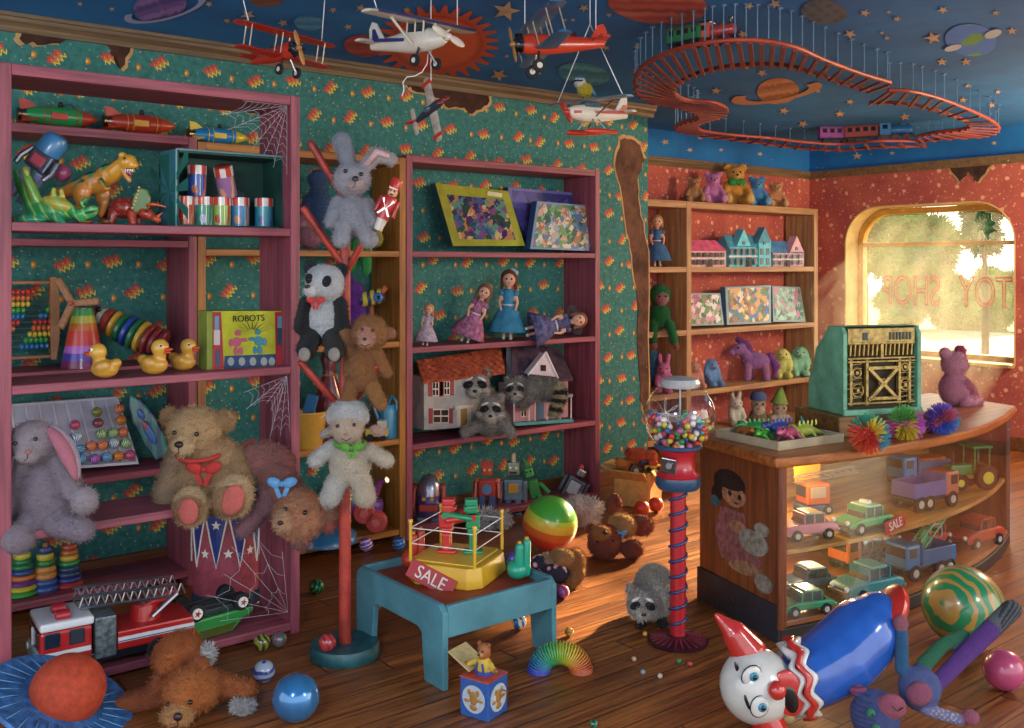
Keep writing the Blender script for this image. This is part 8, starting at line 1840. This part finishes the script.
# left column of the corner bookcase
lo = sh(657, YQ-.06, G1); doll('doll', 'fair haired doll in a sky blue frock standing in the narrow side column', lo, mat('3a6a98', .85, var=.2), 'b0905a', 0, h=52, hairlen=.1, grp='dolls in the side column')
lo = sh(660, YG+.05, G2-.0); r = begin('plush_monkey', 'green plush monkey with a pink face sitting in the narrow side column', 'soft toy', lo)
fc = e(661, 298, -6, 7, 7, 6, 'b07a80'); body(r, [e(659, 316, 0, 12, 14, 10, '1f6a3a'), e(660, 295, 0, 11, 11, 10, '247a44'), fc, k(652, 324, -6, 651, 340, -12, 5, 4.5, '1f6a3a'), k(669, 324, -6, 672, 340, -12, 5, 4.5, '247a44'), e(652, 345, -13, 3.6, 4.5, 4, 'a06a60'), e(674, 345, -13, 3.6, 4.5, 4, 'a06a60')], 1., 1500, 1.8); eyes(r, fc, [(658, 296), (664, 296)], 1.1)
lo = sh(664, YQ-.06, G3); bunny('pink plush rabbit with upright ears in the narrow side column', 664, 34, 'a05a88', G3, -10, True, c2='b87098', y=YQ-.08); blob('plush_toy', 'blue plush toy partly hidden by the wall corner in the side column', 'soft toy', sh(652, YQ, G3), lambda: [e(652, 372, 6, 10, 15, 10, '2f5a80'), e(652, 356, 4, 8, 8, 8, '34648c')])
# ------------------------------------------------------------ outside the window
struct(MB().box((30, 6, -.35), (42, 60, .1)).build('ground_outside', mat('5c7030', .95, var=.3, vs=.6), None, 0)); struct(MB().box((24, 10, -.29), (7, 40, .02)).build('road_outside', mat('8a8268', .9, var=.15, vs=.8), None, 0))
def tree(label, px, Z, h, w, c, trunk=True, nm='tree', cat='tree', seed=1, grp='trees outside the window'):
    q = at(px, 300, Z); q.z = -.3; r = thing(nm, label, cat, q, 0, 1, grp); rs = random.Random(seed); L = []; z0 = h*.35 if trunk else 0
    for i in range(14): 
        t = rs.uniform(0, 1); a = rs.uniform(0, 6.28); rr = w*.32*math.sin(math.pi*(.15+.8*t)); L.append(E((rr*math.cos(a), rr*math.sin(a), z0+(h-z0)*(.15+.75*t)), [w*rs.uniform(.16, .26)]*3, c))
    soft('crown', L, r, w*.05, 3500, w*.085, 1)
    if trunk: MB().tube([(0, 0, 0), (.05, 0, h*.3), (.0, .05, h*.6)], [w*.05, w*.04, w*.02], 10).build('trunk', mat('4a3a2a', .9), r, 180)
tree('tall tree at the left edge of the window view', 864, 22, 4.3, 2.0, '5f8a30', seed=2); tree('leafy tree beside the middle lettering of the window', 915, 30, 3.6, 2.6, '587e34', seed=3); tree('dark green tree seen through the broken top pane', 985, 20, 4.6, 1.6, '2a5a2c', seed=4)
for px, sd in ((900, 5), (935, 6), (962, 7), (990, 8), (1012, 9)): tree(f'round bush outside the window, {["leftmost", "second from left", "middle", "second from right", "rightmost"][sd-5]} of five by the road', px, 29, 1.7, 1.5, '6a8c38', False, 'bush', 'bush', sd, 'bushes by the road')
# ------------------------------------------------------------ sunbeams modelled as separate slanting strips of haze; cobwebs
def hazebeam():
    m = bpy.data.materials.new('sunbeam haze'); m.use_nodes = True; nt = m.node_tree; nt.nodes.clear()
    o = nt.nodes.new('ShaderNodeOutputMaterial'); v = nt.nodes.new('ShaderNodeVolumeScatter'); v.inputs['Density'].default_value = .11; v.inputs['Anisotropy'].default_value = .35; v.inputs['Color'].default_value = (1, .93, .78, 1)
    nt.links.new(v.outputs[0], o.inputs['Volume']); return m
SD = V((-5.2, -1.25, -1.75)).normalized()
hb_ = MB()
for y0, y1, z0, z1 in ((4.03, 4.14, .8, 2.0), (4.24, 4.33, .8, 2.08), (4.44, 4.66, .8, 2.08), (4.80, 4.90, .8, 2.08), (5.02, 5.24, .8, 2.06), (5.36, 5.46, .8, 1.9)):
    A_ = [V((WR+.18, y, z)) for y, z in ((y0, z0), (y1, z0), (y1, z1), (y0, z1))]; B_ = [p+SD*1.6 for p in A_]
    hb_.add(A_+B_, [(0, 1, 2, 3), (7, 6, 5, 4)]+[(i, 4+i, 4+(i+1) % 4, (i+1) % 4) for i in range(4)])
c = V((WR-.4, 4.7, 1.2)); hb_.v = [p-c for p in hb_.v]; hz = hb_.build('haze', hazebeam(), None, 0); hz.location = c
bm = bmesh.new(); bm.from_mesh(hz.data); bmesh.ops.recalc_face_normals(bm, faces=bm.faces); bm.to_mesh(hz.data); bm.free()
tag(hz, 'slanting strips of haze shaped as sunbeams at the shop window', 'haze', None, 'stuff')
WEB = mat('b8bcc4', .6, var=0, name='cobweb thread')
def cobweb(label, o, u, v, R_max, n=7, rings=6, seed=0):
    rs = random.Random(seed); o, u, v = V(o), V(u), V(v); mb = MB(); sp = []
    for i in range(n):
        t = R_(90*i/(n-1)); L_ = R_max*rs.uniform(.6, 1.1); sp.append((u*math.cos(t)+v*math.sin(t))*L_); mb.tube([(0, 0, 0), sp[-1]], .0009, 4)
    for k_ in range(1, rings+1):
        f_ = k_/rings*.9
        for i in range(n-1):
            a, b = sp[i]*f_, sp[i+1]*f_; m_ = (a+b)/2*.9; mb.tube([a, m_, b], .0007, 4)
    q = mb.build('cobweb', WEB, None, 180); q.location = o; return tag(q, label, 'cobweb', 'cobwebs')
xr = xat(289, YA0)-.005
cobweb('cobweb in the upper right corner of the front bookcase above the tins', (xr, 3.93, 2.29), (-1, 0, 0), (0, 0, -1), .30, 8, 7, 1)
cobweb('cobweb strung down the right post under the robots game', (xr, 3.93, 1.12), (-.7, 0, -.2), (.05, -.02, -1), .26, 7, 6, 2)
cobweb('cobweb between the honey teddy shelf and the fire engine', (xr, 3.92, .10), (-1, 0, .1), (-.1, 0, 1), .42, 6, 3, 3)
tl0 = tc+V((-W2/2+.02, -D2_/2*.4, tz*.55-TTOP)); cobweb('cobweb inside the left arch of the play table', (c1.x+.014, c1.y+D2_-.10, tz*.9), (0, -1, 0), (0, 0, -1), .2, 6, 5, 4)

mb = MB(); rs = random.Random(9)
for i in range(420):
    p = V((rs.uniform(5.0, 8.5), rs.uniform(2.6, 5.85), rs.uniform(.5, 2.4))); q = rs.uniform(.0018, .0042); mb.add([p+V(d)*q for d in ((1, 0, 0), (-1, 0, 0), (0, 1, 0), (0, -1, 0), (0, 0, 1), (0, 0, -1))], [(0, 2, 4), (2, 1, 4), (1, 3, 4), (3, 0, 4), (2, 0, 5), (1, 2, 5), (3, 1, 5), (0, 3, 5)])
tag(mb.build('dust', mat('f0e4c8', .8, var=0, name='dust motes'), None, 180), 'fine dust motes drifting in the warm air near the window', 'dust', None, 'stuff')
# ------------------------------------------------------------ camera and light
cam = bpy.data.cameras.new('camera'); co = bpy.data.objects.new('camera', cam); COL.objects.link(co)
co.location = (0, 0, EYE); co.rotation_euler = (R_(90), 0, R_(FC))
cam.sensor_width = 36; cam.lens = FPX/1024*36; cam.shift_y = -(364-HOR)/1024; cam.clip_start = .05
S.camera = co
sun = bpy.data.lights.new('low_sun', 'SUN'); so = bpy.data.objects.new('low_sun', sun); COL.objects.link(so)
sun.energy = 20; sun.color = (1, .72, .36); sun.angle = R_(1.2)
sd = V((-5.2, -1.25, -1.75)).normalized(); so.rotation_euler = sd.to_track_quat('-Z', 'Y').to_euler(); so.location = (14, 7, 4)
w = bpy.data.worlds.new('sky'); S.world = w; w.use_nodes = True; nt = w.node_tree
bg = nt.nodes['Background']
(gx, gy, gz), gv = coords(nt, 'Generated')
# towards the window (+x) a bright hazy afternoon sky, elsewhere an added cool fill from the room's open side
k = ((gx-.25)*1.6).mx(0).mn(1)
col = mixc(nt, k, (1.3, 1.35, 1.45), (3.4, 3.1, 2.5))
nt.links.new(col, bg.inputs[0]); bg.inputs[1].default_value = 1.0
def point_fill(nm, loc, e_, c, rad):
    l = bpy.data.lights.new(nm, 'POINT'); l.energy = e_; l.color = c; l.shadow_soft_size = rad; o = bpy.data.objects.new(nm, l); COL.objects.link(o); o.location = loc
point_fill('warm_offscreen_fill', (7.9, 2.1, 2.1), 190, (1, .72, .42), .3)  # unseen light added to warm the alcove and window wall
point_fill('offscreen_fill', (-.6, .9, 2.2), 78, (.9, .96, 1), .35)  # unseen light added beside the camera to brighten the left side
point_fill('offscreen_fill', (3.2, -.9, 2.2), 78, (1, .88, .72), .35)  # second unseen fill, added off to the right
point_fill('case_fill', (3.98, 2.84, .66), 5, (1, .74, .34), .04); point_fill('case_fill', (3.98, 2.8, .31), 3, (1, .78, .42), .03)  # added inside the counter to imitate its yellow backlit glow
S.view_settings.view_transform = 'Standard'; S.view_settings.look = 'None'; S.view_settings.gamma = 1; S.view_settings.use_curve_mapping = False
S.view_settings.exposure = 0.68
S.cycles.use_denoising = True; S.cycles.max_bounces = 8; S.cycles.transparent_max_bounces = 24; S.cycles.sample_clamp_indirect = 6
